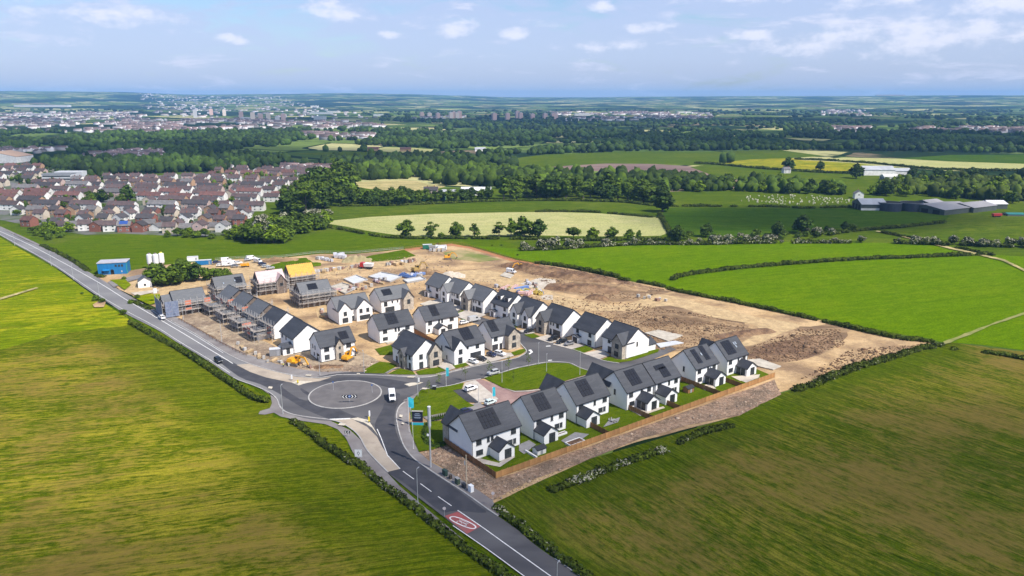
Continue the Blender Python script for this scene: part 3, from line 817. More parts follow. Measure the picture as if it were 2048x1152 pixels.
DRIVE_PX = [
    [(876, 735), (890, 722), (905, 732), (911, 739), (895, 744)], [(929, 726), (958, 711), (976, 716), (1000, 707), (1022, 708), (1028, 714), (1000, 722), (960, 731), (941, 735)],
    [(1165, 709), (1205, 701), (1219, 713), (1200, 720.5)], [(1105, 691), (1125, 683), (1146, 688), (1170, 693), (1143, 701)], [(1070.6, 679), (1096, 671), (1123, 681), (1102, 689)],
    [(1038, 664), (1066, 655), (1070, 668), (1052, 671)], [(985, 643), (1010, 634), (1026, 650), (1002, 654)], [(905, 632), (946, 618), (972, 632), (940, 645)], [(880, 620), (920, 606), (930, 616), (905, 628)],
    [(845, 612), (880, 598), (900, 610), (870, 620)], [(1470, 760), (1500, 748), (1520, 757), (1492, 768)],
]
for px in DRIVE_PX:
    paving('driveway', px, M_driveway, up=0.01)
paving('path', [(769, 749), (785, 740), (799, 737), (801, 738.5), (787, 742), (774, 750)], M_foot, up=0.03)
paving('path', [(1008, 779), (1030, 785), (1058, 784), (1088, 780), (1140, 763), (1187, 748.5), (1187, 750), (1140, 765), (1088, 782), (1058, 786), (1029, 787)], M_driveway, up=0.03)
M_patio = mat('beige_patio', (0.52, 0.45, 0.36), (0.46, 0.40, 0.32), 0.8, 0.85)
M_gpatio = mat('grey_patio', (0.21, 0.20, 0.205), (0.26, 0.25, 0.25), 0.9, 0.85)
paving('patio', [(1253, 820), (1274, 812), (1299, 823), (1326, 816), (1330, 819), (1281, 835.4)], M_patio, up=0.04)
paving('patio', [(1038, 893), (1058, 884), (1072, 893), (1048, 912), (1038, 905)], M_gpatio, up=0.04)
paving('patio', [(1122, 885), (1150, 868), (1178, 872), (1150, 892), (1138, 895)], M_gpatio, up=0.04)
paving('patio', [(1216, 846), (1240, 838), (1236, 848), (1206, 858)], M_gpatio, up=0.04)
paving('patio', [(1398, 776), (1420, 770), (1432, 780), (1410, 784)], M_patio, up=0.04)
paving('patio', [(1462, 756), (1520, 752), (1515, 760), (1480, 765)], M_patio, up=0.04)
paving('path', [(893, 885), (960, 930), (1000, 938), (1030, 918), (1022, 912), (998, 930), (965, 922), (948, 914)], M_driveway, up=0.035)
# cream tactile slabs at the crossings
for (x, y, w, h) in ((617, 754, 14, 3), (541, 779, 10, 5), (684, 853, 16, 5), (822, 757.5, 18, 3), (802, 836, 8, 6), (806, 851, 6, 4), (849, 781, 12, 3.5), (877, 752, 9, 2.5), (717, 751, 8, 2)):
    paving('tactile_paving', [(x - w / 2, y + h * .3), (x - w * .3, y - h / 2), (x + w / 2, y - h * .3), (x + w * .3, y + h / 2)], M_cream_p, up=0.12)
# lane, farm tracks
paving('farm_track', [(1885, 686), (1910, 677), (1985, 649), (2060, 623), (2060, 627), (1985, 653), (1920, 680), (1890, 691)], mat('track_earth', (0.24, 0.225, 0.07), (0.16, 0.18, 0.035), 0.2, 0.95, 5), jag=0.6)
paving('farm_track', [(1755, 463), (1800, 471), (1850, 483), (1905, 497), (1960, 509), (2010, 521), (2060, 546), (2060, 550), (2005, 523.5), (1955, 511.5), (1900, 499.5), (1845, 485), (1795, 472.6), (1750, 464)], M_tan, jag=0.4)
paving('farm_track', [(0, 602), (40, 590), (78, 578), (72, 577), (38, 587), (0, 598)], M_tan, jag=0.3)
paving('lane', [(215, 566), (248, 558), (320, 543), (322, 548), (255, 566), (228, 577)], M_foot)
paving('lane', [(262, 588), (300, 583), (318, 581), (318, 585), (285, 592), (272, 594)], M_pale)
paving('bare_patch', [(185, 612), (200, 603), (212, 606), (208, 616), (190, 617)], M_soil, jag=0.5)
paving('lawn', [(220, 562), (250, 560), (262, 572), (250, 582)], M_pasture_l, jag=0.4)
paving('lawn', [(265, 596), (300, 590), (320, 590), (320, 606), (300, 612)], M_pasture_l, jag=0.4)

# ---- air
hz = MB()
hz.box(-15500, 15500, -900, 17200, -12.0, 232.0)
m = bpy.data.materials.new('haze_air')
m.use_nodes = True
t = NT(m.node_tree)
t.n.clear()
pv = t.add('ShaderNodeVolumePrincipled')
pv.inputs['Color'].default_value = (0.26, 0.55, 1.0, 1)
pv.inputs['Density'].default_value = 6.6e-5
pv.inputs['Anisotropy'].default_value = 0.0
mo = t.add('ShaderNodeOutputMaterial')
t.link(pv.outputs[0], mo.inputs['Volume'])
o = ob('haze', hz, m)
o['kind'] = 'stuff'
# ================================================================== HOUSES OF THE ESTATE
M_render = mat('white_render', (0.80, 0.79, 0.77), (0.71, 0.70, 0.69), 0.35, 0.92, 6, lo=0.45, hi=0.85)
M_render_g = mat('grey_render', (0.50, 0.49, 0.48), (0.44, 0.43, 0.42), 0.4, 0.92, 5)
M_stone = mat('buff_stone', (0.40, 0.345, 0.28), (0.27, 0.235, 0.195), 2.6, 0.9, 6, c3=(0.48, 0.42, 0.34), scale3=0.9)
M_slate = mat('slate_tile', (0.038, 0.041, 0.050), (0.052, 0.055, 0.064), 1.3, 0.7, 6, c3=(0.033, 0.036, 0.044), scale3=0.2, vec=(0.5, 2.5, 2.5), rand=0.10)
M_slate_lit = mat('sunlit_slate_tile', (0.095, 0.098, 0.105), (0.125, 0.128, 0.134), 1.1, 0.6, 6, c3=(0.10, 0.104, 0.11), scale3=0.2, vec=(0.5, 2.5, 2.5), rand=0.08)  # paler slate copy for farther roofs, their sunlight put into the colour
M_trim = mat('dark_trim', (0.022, 0.023, 0.026), rough=0.5)
M_frame = mat('anthracite_frame', (0.035, 0.037, 0.041), rough=0.45)
M_glass = mat('window_glass', (0.030, 0.036, 0.042), (0.060, 0.066, 0.072), 0.9, 0.16, 2, rand=0.35, spec=0.35)
M_sill = mat('sill_stone', (0.30, 0.29, 0.28), rough=0.8)
M_door = mat('door_paint', (0.030, 0.033, 0.040), (0.042, 0.045, 0.052), 1.5, 0.4)
M_panel = mat('solar_cell', (0.009, 0.010, 0.015), (0.014, 0.015, 0.021), 2.0, 0.35, 2, spec=0.3)
M_block = mat('blockwork', (0.20, 0.155, 0.125), (0.12, 0.092, 0.075), 1.6, 0.95, 6)
M_dark = mat('opening_shade_black', (0.012, 0.011, 0.011), rough=0.9)  # near-black standing for unlit openings; also plain black for wheels and slurry
M_lead = mat('flat_roof_felt', (0.17, 0.175, 0.185), (0.22, 0.225, 0.235), 0.8, 0.7)
Z0 = 0.26                                            # finished ground level of the site

V2 = lambda x, y: Vector((x, y))
_mesh_cache = {}
def window_meshes(w, h):
    key = ('win', round(w, 2), round(h, 2))
    if key not in _mesh_cache:
        f = MB()
        t = 0.09
        for (x0, x1, z0, z1) in ((-w / 2, w / 2, 0, t), (-w / 2, w / 2, h - t, h), (-w / 2, -w / 2 + t, t, h - t), (w / 2 - t, w / 2, t, h - t)):
            f.box(x0, x1, -0.07, 0.05, z0, z1)
        nm = 1 if w > 1.05 else 0
        nm = 2 if w > 2.0 else nm
        for i in range(nm):
            x = -w / 2 + w * (i + 1) / (nm + 1)
            f.box(x - 0.045, x + 0.045, -0.06, 0.05, t, h - t)
        if h > 1.7:
            for i in range(nm + 1):
                x0 = -w / 2 + t + (w - 2 * t) * i / (nm + 1)
                f.box(x0 + 0.01, x0 + (w - 2 * t) / (nm + 1) - 0.01, -0.05, 0.05, h * 0.62, h * 0.62 + 0.07)
        p = MB().box(-w / 2 + t, w / 2 - t, -0.012, 0.012, t, h - t)
        s = MB().box(-w / 2 - 0.12, w / 2 + 0.12, -0.14, 0.05, -0.09, 0.0)
        _mesh_cache[key] = (f.mesh('window', M_frame), p.mesh('pane', M_glass), s.mesh('sill', M_sill))
    return _mesh_cache[key]

def place_window(root, fr, u, z, w, h, sill=True, name='window'):
    o, r, n = fr
    p = o + r * u + n * 0.03
    a = math.atan2(r.y, r.x)
    f, pn, sl = window_meshes(w, h)
    wo_ = ob(name, f, parent=root, loc=(p.x, p.y, z), rot=a)
    ob('pane', pn, parent=wo_)
    if sill and h < 1.7:
        ob('sill', sl, parent=wo_)
    return wo_

def place_door(root, fr, u, w=1.0, h=2.1, name='door', z=0.05):
    key = (name, w, h)
    if key not in _mesh_cache:
        b = MB()
        b.box(-w / 2, w / 2, -0.05, 0.05, 0, h)
        if name == 'garage_door':
            for i in range(5):
                b.box(-w / 2 + 0.06, w / 2 - 0.06, -0.075, -0.05, 0.06 + i * h / 5, (i + 1) * h / 5 - 0.04)
        else:
            b.box(-w / 2 + 0.15, w / 2 - 0.15, -0.07, -0.05, 0.15, 0.95)
            b.box(w / 2 - 0.16, w / 2 - 0.12, -0.11, -0.05, 0.95, 1.15)
        _mesh_cache[key] = b.mesh(name, M_door)
    o, r, n = fr
    p = o + r * u + n * 0.02
    return ob(name, _mesh_cache[key], parent=root, loc=(p.x, p.y, z), rot=math.atan2(r.y, r.x))

def gable_roof(mb, O, a, la, b, lb, ez, rise, oa0=0.25, oa1=0.25, obb=0.38, th=0.17, mi=0):
    k = rise / (lb / 2)
    P = lambda s, t, z: (O.x + a.x * s + b.x * t, O.y + a.y * s + b.y * t, z)
    flip = a.x * b.y - a.y * b.x < 0
    for t0, t1 in ((-obb, lb / 2), (lb / 2, lb + obb)):
        zf = lambda t: ez + 0.006 + k * (t if t <= lb / 2 else lb - t)
        q = [(-oa0, t0), (la + oa1, t0), (la + oa1, t1), (-oa0, t1)]
        if flip:
            q = [q[0], q[3], q[2], q[1]]
        mb.hexa([P(s, t, zf(t)) for s, t in q] + [P(s, t, zf(t) + th) for s, t in q], mi)
    return mb

def gable_trim(mb, O, a, la, b, lb, ez, rise, oa0=0.25, oa1=0.25, obb=0.38):
    """verge boards on both ends, gutters on both eaves, ridge tile"""
    k = rise / (lb / 2)
    P = lambda s, t, z: Vector((O.x + a.x * s + b.x * t, O.y + a.y * s + b.y * t, z))
    for s in (-oa0 - 0.03, la + oa1 + 0.03):
        mb.bar(P(s, -obb, ez - k * obb + 0.07), P(s, lb / 2, ez + rise + 0.07), 0.07, 0.26)
        mb.bar(P(s, lb + obb, ez - k * obb + 0.07), P(s, lb / 2, ez + rise + 0.07), 0.07, 0.26)
    for t in (-obb - 0.06, lb + obb + 0.06):
        mb.bar(P(-oa0, t, ez - k * obb + 0.05), P(la + oa1, t, ez - k * obb + 0.05), 0.13, 0.17)
    mb.bar(P(-oa0, lb / 2, ez + rise + 0.2), P(la + oa1, lb / 2, ez + rise + 0.2), 0.24, 0.10)
    return mb

def gable_walls(mb, O, a, la, b, lb, z0, ez, rise, mi=0):
    P = lambda s, t, z: (O.x + a.x * s + b.x * t, O.y + a.y * s + b.y * t, z)
    rings = [[P(s, 0, z0), P(s, lb, z0), P(s, lb, ez), P(s, lb / 2, ez + rise), P(s, 0, ez)] for s in (0, la)]
    return mb.loft(rings, mi)

def box_faces(O, a, la, b, lb):
    """frames (origin, right, outward normal) of an oriented footprint"""
    fr = {}
    cs = [O, O + a * la, O + a * la + b * lb, O + b * lb]
    for nm, i in (('y0', 0), ('xL', 1), ('yW', 2), ('x0', 3)):
        p, q = cs[i], cs[(i + 1) % 4]
        r = (q - p).normalized()
        fr[nm] = (p, r, V2(r.y, -r.x))
    return fr

def house(label, loc, ang, L, W, group, ez=5.2, rise=4.0, wall=M_render, roof=M_slate, wings=(), wins=(), doors=(), solar=None, rooflights=(), dormers=(), pipes=True, name='house', trim=True):
    root = thing(name, label, 'house', (loc[0], loc[1] - (1.7 if group == GA else 0.6), Z0), ang, group, (1, 1, 1.2 if group == GA else 1.14))
    X, Y, O = V2(1, 0), V2(0, 1), V2(0, 0)
    fr = box_faces(O, X, L, Y, W)
    wm, sm, rm, tm = MB(), MB(), MB(), MB()
    gable_walls(wm, O, X, L, Y, W, -0.3, ez, rise)
    gable_roof(rm, O, X, L, Y, W, ez, rise)
    gable_trim(tm, O, X, L, Y, W, ez, rise)
    pitch = math.atan2(rise, W / 2)
    for w in wings:
        o, r, n = fr[w['face']]
        wo_ = o + r * w['u']
        d, ww = w['d'], w['w']
        wez, wr = w.get('ez', ez - 0.03), w.get('rise', w['w'] / 2 * math.tan(pitch) * 0.98)
        back = w.get('back', (wez + wr - ez) / math.tan(pitch) + 0.2 if wez + wr > ez else 0.05)
        tgt = sm if w.get('stone') else wm
        O2 = wo_ - n * (0.2 if w.get('low') else 0.0)
        gable_walls(tgt, wo_ + n * d, -n, d + 0.01, r, ww, -0.3, wez, wr)
        gable_roof(rm, wo_ + n * d, -n, d + back, r, ww, wez, wr, oa1=0.0, obb=0.3)
        k = wr / (ww / 2)
        P = lambda s, t, z: Vector((wo_.x + n.x * s + r.x * t, wo_.y + n.y * s + r.y * t, z))
        tm.bar(P(d + 0.28, -0.3, wez - k * 0.3 + 0.07), P(d + 0.28, ww / 2, wez + wr + 0.07), 0.07, 0.24)
        tm.bar(P(d + 0.28, ww + 0.3, wez - k * 0.3 + 0.07), P(d + 0.28, ww / 2, wez + wr + 0.07), 0.07, 0.24)
        for t in (-0.36, ww + 0.36):
            tm.bar(P(0, t, wez - k * 0.3 + 0.05), P(d + 0.25, t, wez - k * 0.3 + 0.05), 0.12, 0.15)
        nm = w.get('name', 'wing')
        wf = box_faces(wo_ + n * d, r, ww, -n, d)
        fr[nm] = wf['y0']
        fr[nm + '_r'] = wf['xL']
        fr[nm + '_l'] = wf['x0']
    for (f, u, w_, z0, z1, d) in dormers:            # flat roofed dormer standing on a slope
        o, r, n = fr[f]
        c = o + r * u
        P = lambda s, t, z: (c.x + r.x * s + n.x * t, c.y + r.y * s + n.y * t, z)
        for tgt, a0, zz0, zz1 in ((wm, 0.0, z0, z1), (tm, 0.18, z1, z1 + 0.2)):
            q = [(-w_ / 2 - a0, -d + 0.0 - a0 * 0 + a0), (w_ / 2 + a0, -d + a0), (w_ / 2 + a0, -d - 2.2), (-w_ / 2 - a0, -d - 2.2)]
            tgt.hexa([P(s, t, zz0) for s, t in q] + [P(s, t, zz1) for s, t in q])
        fr['dormer%d' % len(fr)] = None
        place_window(root, (c - n * d, r, n), 0, z0 + (z1 - z0) * 0.32, w_ - 0.5, (z1 - z0) * 0.6, sill=False)
    ob('wall', wm, wall, root)
    if sm.v:
        ob('stone_wall', sm, M_stone, root)
    ob('roof', rm, roof, root)
    if trim:
        ob('gutter_and_verge', tm, M_trim, root)
    base = MB()
    for nm in ('y0', 'x0', 'yW', 'xL'):
        o, r, n = fr[nm]
        ln = L if nm[0] == 'y' else W
        a_, b_ = o + n * 0.012, o + r * ln + n * 0.012
        base.bar((a_.x, a_.y, 0.02), (b_.x, b_.y, 0.02), 0.05, 0.36)
    ob('plinth', base, M_trim, root)
    for q in wins:
        if q[0] in fr:
            place_window(root, fr[q[0]], *q[1:])
    for q in doors:
        if q[0] in fr:
            place_door(root, fr[q[0]], *q[1:])
    if pipes:
        for (x, y) in ((0.12, -0.10), (L - 0.12, -0.10), (-0.10, W - 0.2)):
            ob('downpipe', _mesh_cache.setdefault(('pipe', ez), MB().cyl((0, 0, 0), (0, 0, ez - 0.1), 0.055, n=6).mesh('downpipe', M_trim)), parent=root, loc=(x, y, 0))
    if solar:
        pm = _mesh_cache.setdefault('solar', MB().box(-0.55, 0.55, -0.84, 0.84, 0.0, 0.06).mesh('solar_panel', M_panel))
        for (u, cols, rows, v) in solar:             # u along the ridge, v up the slope (0..1) of the lowest row's centre
            for c in range(cols):
                for r_ in range(rows):
                    s = v * math.hypot(rise, W / 2) + r_ * 1.74
                    y, z = s * math.cos(pitch), ez + s * math.sin(pitch)
                    ob('solar_panel', pm, parent=root, loc=(u + c * 1.15, y - 0.18 * math.sin(pitch), z + 0.20 * math.cos(pitch)), rot=(pitch, 0, 0))
    for (u, v) in rooflights:
        pm = _mesh_cache.setdefault('rl', (MB().box(-0.39, 0.39, -0.59, 0.59, 0.0, 0.09).mesh('rooflight', M_frame), MB().box(-0.31, 0.31, -0.5, 0.5, 0.09, 0.10).mesh('pane', mat('rooflight_glass', (0.25, 0.28, 0.32), rough=0.08))))
        s = v * math.hypot(rise, W / 2)
        rl = ob('rooflight', pm[0], parent=root, loc=(u, s * math.cos(pitch) - 0.17 * math.sin(pitch), ez + s * math.sin(pitch) + 0.19 * math.cos(pitch)), rot=(pitch, 0, 0))
        ob('pane', pm[1], parent=rl)
    return root, fr

e1 = lambda d: V2(math.cos(R(d)), math.sin(R(d)))
GA = 'detached houses along the timber boundary fence'
GB = 'detached houses in the middle of the estate'
GC = 'houses facing the estate road'
GE = 'houses still under scaffolding'

# ---- rear row along the timber fence: rear walls, sun rooms and solar roofs towards the field
ROW_A = [
    (-10.7, 182.8, 36.6, 16.2, 11.8, 'white house nearest the roundabout by the timber fence, widest roof, square solar array', [(5.4, 5, 3, 0.33)], [], dict(u=5.6, w=4.4, d=4.2), dict(u=0.0, w=6.0, d=3.2)),
    (6.1, 195.6, 36.6, 12.3, 11.6, 'second white house along the timber fence, sun room on its near corner beside raised planters', [(3.6, 4, 3, 0.33)], [], dict(u=0.3, w=4.4, d=4.0), None),
    (19.1, 206.4, 36.4, 13.6, 11.6, 'third white house along the timber fence, garden furniture on its patio', [(4.2, 4, 3, 0.31)], [], dict(u=0.2, w=4.6, d=4.0), dict(u=-0.2, w=5.6, d=5.2)),
    (35.6, 215.8, 36.4, 11.9, 11.6, 'white house along the timber fence with a wide beige patio round its sun room', [(3.8, 4, 3, 0.29)], [], dict(u=4.4, w=4.6, d=4.2), dict(u=-0.6, w=5.4, d=6.4)),
    (45.9, 223.4, 36.0, 11.7, 11.6, 'white house by the timber fence close behind its neighbour, stepped solar array', [(3.6, 4, 1, 0.62), (5.0, 3, 2, 0.22)], [], dict(u=0.2, w=4.6, d=4.0), None),
    (61.9, 236.2, 36.0, 11.5, 11.4, 'white house along the timber fence with two separate solar strips and a rooflight between them', [(3.0, 2, 3, 0.30), (7.4, 2, 3, 0.36)], [(6.2, 0.58)], dict(u=4.8, w=4.6, d=4.2), None),
    (75.0, 245.2, 36.0, 11.4, 11.2, 'last white house along the timber fence, rooflights beside its solar panels', [(2.4, 4, 3, 0.30)], [(7.7, 0.66), (8.7, 0.66), (7.9, 0.50)], dict(u=5.2, w=4.6, d=4.2), dict(u=-0.2, w=5.0, d=2.0)),
]
for i, (x, y, a, L, W, lab, sol, rl, sun_room, front) in enumerate(ROW_A):
    wings = [dict(face='y0', u=sun_room['u'], w=sun_room['w'] + 0.7, d=sun_room['d'] + 0.5, ez=2.6, rise=1.6, back=0.0, name='sun')]
    if front:
        wings.append(dict(face='yW', u=L - front['u'] - front['w'], w=front['w'], d=front['d'], name='front', stone=(i in (0,)), rise=3.3))
    s0, s1 = sun_room['u'], sun_room['u'] + sun_room['w']
    up = [2.2, 5.3, 6.6, L - 2.4] if L > 15 else [1.9, L * 0.55, L - 2.0]
    wins = [('y0', u, 3.45, 1.7 if k_ in (0, len(up) - 1) else 0.85, 1.35) for k_, u in enumerate(up)]
    for u, w_ in ((2.4, 2.2), (L - 2.0, 0.95), (L - 3.6, 1.7)):
        if u + 1.2 < s0 or u - 1.2 > s1:
            wins.append(('y0', u, 0.95, w_, 1.25))
    wins += [('sun', sun_room['w'] * 0.66, 0.10, 2.2, 2.5), ('x0', W * 0.55, 3.2, 0.75, 1.5)] if i in (3, 5) else [('sun', sun_room['w'] * 0.66, 0.10, 2.2, 2.5)]
    if i in (2,):
        wins.append(('x0', W * 0.40, 3.1, 0.75, 1.5))
    if i in (3, 5, 6):
        wins += [('sun_l', 1.2, 0.15, 1.7, 2.1), ('sun_l', 3.1, 0.15, 1.7, 2.1)]
    house(lab, (x, y), R(a), L, W, GA, ez=5.2, rise=4.15, wings=wings, wins=wins, solar=sol, rooflights=rl)

# ---- middle of the estate, ridges parallel to the fence
def mid(*a_, **k_):
    return house(*a_, **k_)
mid('white house with a narrow pale stone gable amid its front, facing two diggers', (-70.4, 258.2), R(35), 13.6, 10.8, GB, rise=3.7,
    wings=[dict(face='y0', u=5.6, w=3.0, d=0.9, stone=True, name='g', ez=5.0, rise=2.2)],
    wins=[('y0', 2.4, 3.4, 1.9, 1.35), ('y0', 2.4, 0.7, 1.9, 1.6), ('g', 1.5, 3.7, 0.8, 0.9), ('g', 1.5, 0.3, 0.9, 2.0), ('y0', 11.0, 3.4, 1.9, 1.35), ('y0', 11.0, 0.6, 2.0, 1.7), ('x0', 3.0, 3.2, 0.9, 1.3), ('x0', 5.4, 3.2, 0.7, 1.3), ('x0', 8.2, 0.2, 2.2, 2.2), ('x0', 4.2, 0.9, 0.7, 1.1)], solar=[(9.0, 3, 2, 0.35)])
mid('white house with a wide square roof array, behind the earth plot and diggers', (-52.6, 279.6), R(34), 15.4, 11.2, GB,
    wings=[dict(face='y0', u=8.6, w=4.2, d=4.0, ez=2.5, rise=1.2, back=0, name='sun')],
    wins=[('y0', 2.6, 3.45, 1.8, 1.35), ('y0', 7.2, 3.45, 0.8, 1.35), ('y0', 8.6, 3.45, 0.8, 1.35), ('y0', 12.4, 3.45, 1.9, 1.35), ('y0', 2.6, 0.9, 2.1, 1.2), ('sun', 2.1, 0.15, 2.0, 2.2)], solar=[(5.2, 4, 3, 0.30)], roof=M_slate)
mid('white house with a small pale sun room roof and rust coloured fence beside it', (-35.6, 291.2), R(34), 15.6, 11.2, GB,
    wings=[dict(face='y0', u=4.0, w=4.2, d=4.0, ez=2.5, rise=1.2, back=0, name='sun')],
    wins=[('y0', 2.2, 3.45, 1.8, 1.35), ('y0', 6.4, 3.45, 0.8, 1.35), ('y0', 7.8, 3.45, 0.8, 1.35), ('y0', 12.4, 3.45, 1.9, 1.35), ('y0', 1.6, 0.9, 0.9, 1.1), ('y0', 11.5, 0.4, 2.2, 1.9), ('sun', 2.1, 0.15, 2.0, 2.2)], solar=[(4.6, 3, 3, 0.33)])
mid('white house with a tall white gable beside a double garage and two cars', (-21.9, 256.4), R(37), 14.6, 12.0, GB, rise=4.2,
    wings=[dict(face='y0', u=0.0, w=5.4, d=1.6, name='g', rise=3.0)],
    wins=[('g', 2.7, 3.4, 1.6, 1.6), ('g', 2.5, 0.3, 1.8, 2.0), ('y0', 6.8, 4.0, 0.9, 0.9), ('y0', 11.2, 3.4, 1.6, 1.7), ('x0', 5.0, 3.2, 0.6, 1.5), ('x0', 8.4, 0.9, 0.6, 1.3)],
    doors=[('y0', 10.4, 4.8, 2.3, 'garage_door')], solar=[(7.0, 4, 3, 0.40)])
mid('white house with a warm stone wing and parked cars at its double garage', (-7.9, 270.6), R(35), 11.8, 11.2, GB, rise=4.0,
    wings=[dict(face='y0', u=6.2, w=5.6, d=2.6, stone=True, name='g', rise=2.2)],
    wins=[('y0', 2.0, 3.3, 1.7, 1.7), ('g', 2.6, 3.3, 1.5, 1.6), ('g', 2.6, 0.6, 2.0, 1.7), ('x0', 5.0, 3.2, 0.6, 1.4)],
    doors=[('y0', 1.7, 2.6, 2.2, 'garage_door'), ('y0', 4.4, 1.3, 2.2, 'door')], solar=[(1.7, 3, 3, 0.38)])
mid('new white house with two equal white gables to the front and a pale grey roof', (-75.3, 306.6), R(35.5), 15.6, 11.6, GB, rise=3.9, roof=M_slate_lit,
    wings=[dict(face='y0', u=0.0, w=5.9, d=1.8, name='g', rise=3.0), dict(face='y0', u=8.2, w=7.4, d=1.8, name='h', rise=3.2)],
    wins=[('g', 2.9, 3.1, 1.5, 1.6), ('g', 2.8, 0.4, 2.6, 1.9), ('h', 2.0, 3.2, 1.4, 1.6), ('h', 5.2, 3.2, 1.4, 1.6), ('h', 3.8, 0.4, 5.0, 1.8)], doors=[('y0', 7.1, 1.1, 2.1, 'door')])
mid('new white house with one pinkish stone gable and a pale grey roof', (-59.2, 322.2), R(36), 15.8, 11.4, GB, rise=3.9, roof=M_slate_lit,
    wings=[dict(face='y0', u=10.4, w=5.2, d=2.2, stone=True, name='g', rise=2.9)],
    wins=[('y0', 2.4, 2.6, 1.7, 1.9), ('y0', 5.8, 3.6, 0.7, 0.9), ('y0', 8.4, 3.6, 0.7, 0.9), ('g', 2.6, 2.6, 1.6, 1.9), ('y0', 4.4, 0.3, 4.6, 1.9)], solar=[(3.0, 4, 2, 0.45)])

# ---- houses whose gable ends face the boundary fence (ridge running away from it)
def across(label, A, d, L, W, group, **k):
    """A = corner between the near gable and the front, d = ridge direction (degrees)"""
    o = V2(*A) + e1(d - 90) * W
    return house(label, (o.x, o.y), R(d), L, W, group, **k)

across('white house with a plain tall gable and a low lean-to, last before the scaffolded row', (-83.2, 267.9), 127.5, 13.2, 12.2, GB, rise=4.0,
       wings=[dict(face='yW', u=8.0, w=4.8, d=4.0, ez=2.5, rise=1.1, back=0, name='lean')], wins=[('yW', 2.2, 3.4, 0.9, 1.2), ('yW', 6.0, 3.4, 0.9, 1.2), ('lean_r', 2.0, 0.3, 1.4, 1.9)])
across('white corner house with a tall beige stone gable, lawn and path facing the roundabout', (-35.5, 249.4), 128, 14.2, 11.6, GB, rise=4.2,
       wings=[dict(face='x0', u=6.4, w=5.2, d=1.4, stone=True, name='g', ez=5.0, rise=2.9), dict(face='yW', u=6.4, w=4.0, d=1.2, stone=True, name='s', ez=4.4, rise=1.9)],
       wins=[('x0', 3.6, 3.3, 1.5, 1.6), ('x0', 3.6, 0.3, 1.7, 2.1), ('g', 2.6, 3.2, 1.6, 1.9), ('g', 2.6, 0.5, 2.6, 1.9), ('yW', 12.4, 3.4, 1.2, 1.4), ('yW', 12.4, 0.3, 1.3, 2.0), ('yW', 3.0, 0.3, 1.2, 2.0), ('s', 2.0, 3.2, 0.8, 1.2)], doors=[('s', 2.0, 1.2, 2.1, 'door')])
ROW_C = [
    ('end house with a large plain white gable beside the grass strip, stone front gable', (42.4, 262.0), 127, 12.4, 12.4, dict(u=6.2, w=5.6, d=1.8, stone=True), M_slate),
    ('white house with a flat porch canopy and two dark cars on its block drive', (32.2, 274.2), 127, 12.4, 12.6, None, M_slate),
    ('white house with a pinkish stone front gable above a double garage', (20.2, 286.6), 128, 13.4, 12.6, dict(u=0.2, w=5.2, d=2.6, stone=True), M_slate),
    ('house with two narrow white front gables and a dark slate roof', (8.4, 298.4), 129, 12.8, 12.2, dict(u=0.4, w=4.8, d=1.8, stone=False), M_slate),
    ('white house with two flat roofed dormers on its mottled slate roof', (-1.8, 311.4), 130, 11.8, 12.0, None, M_slate),
    ('pale house with a buff stone front gable, silver van on the paving before it', (-13.2, 321.2), 130, 13.2, 12.2, dict(u=0.0, w=5.4, d=2.4, stone=True), M_slate_lit),
    ('white house with a pale front gable, between two slate roofed neighbours near the soil heaps', (-24.6, 334.4), 131, 12.2, 11.8, dict(u=0.2, w=5.2, d=2.2, stone=False), M_slate_lit),
    ('farthest finished house of its row, dark porch, next to open earthworks', (-34.8, 345.6), 131, 11.8, 11.8, None, M_slate_lit),
]
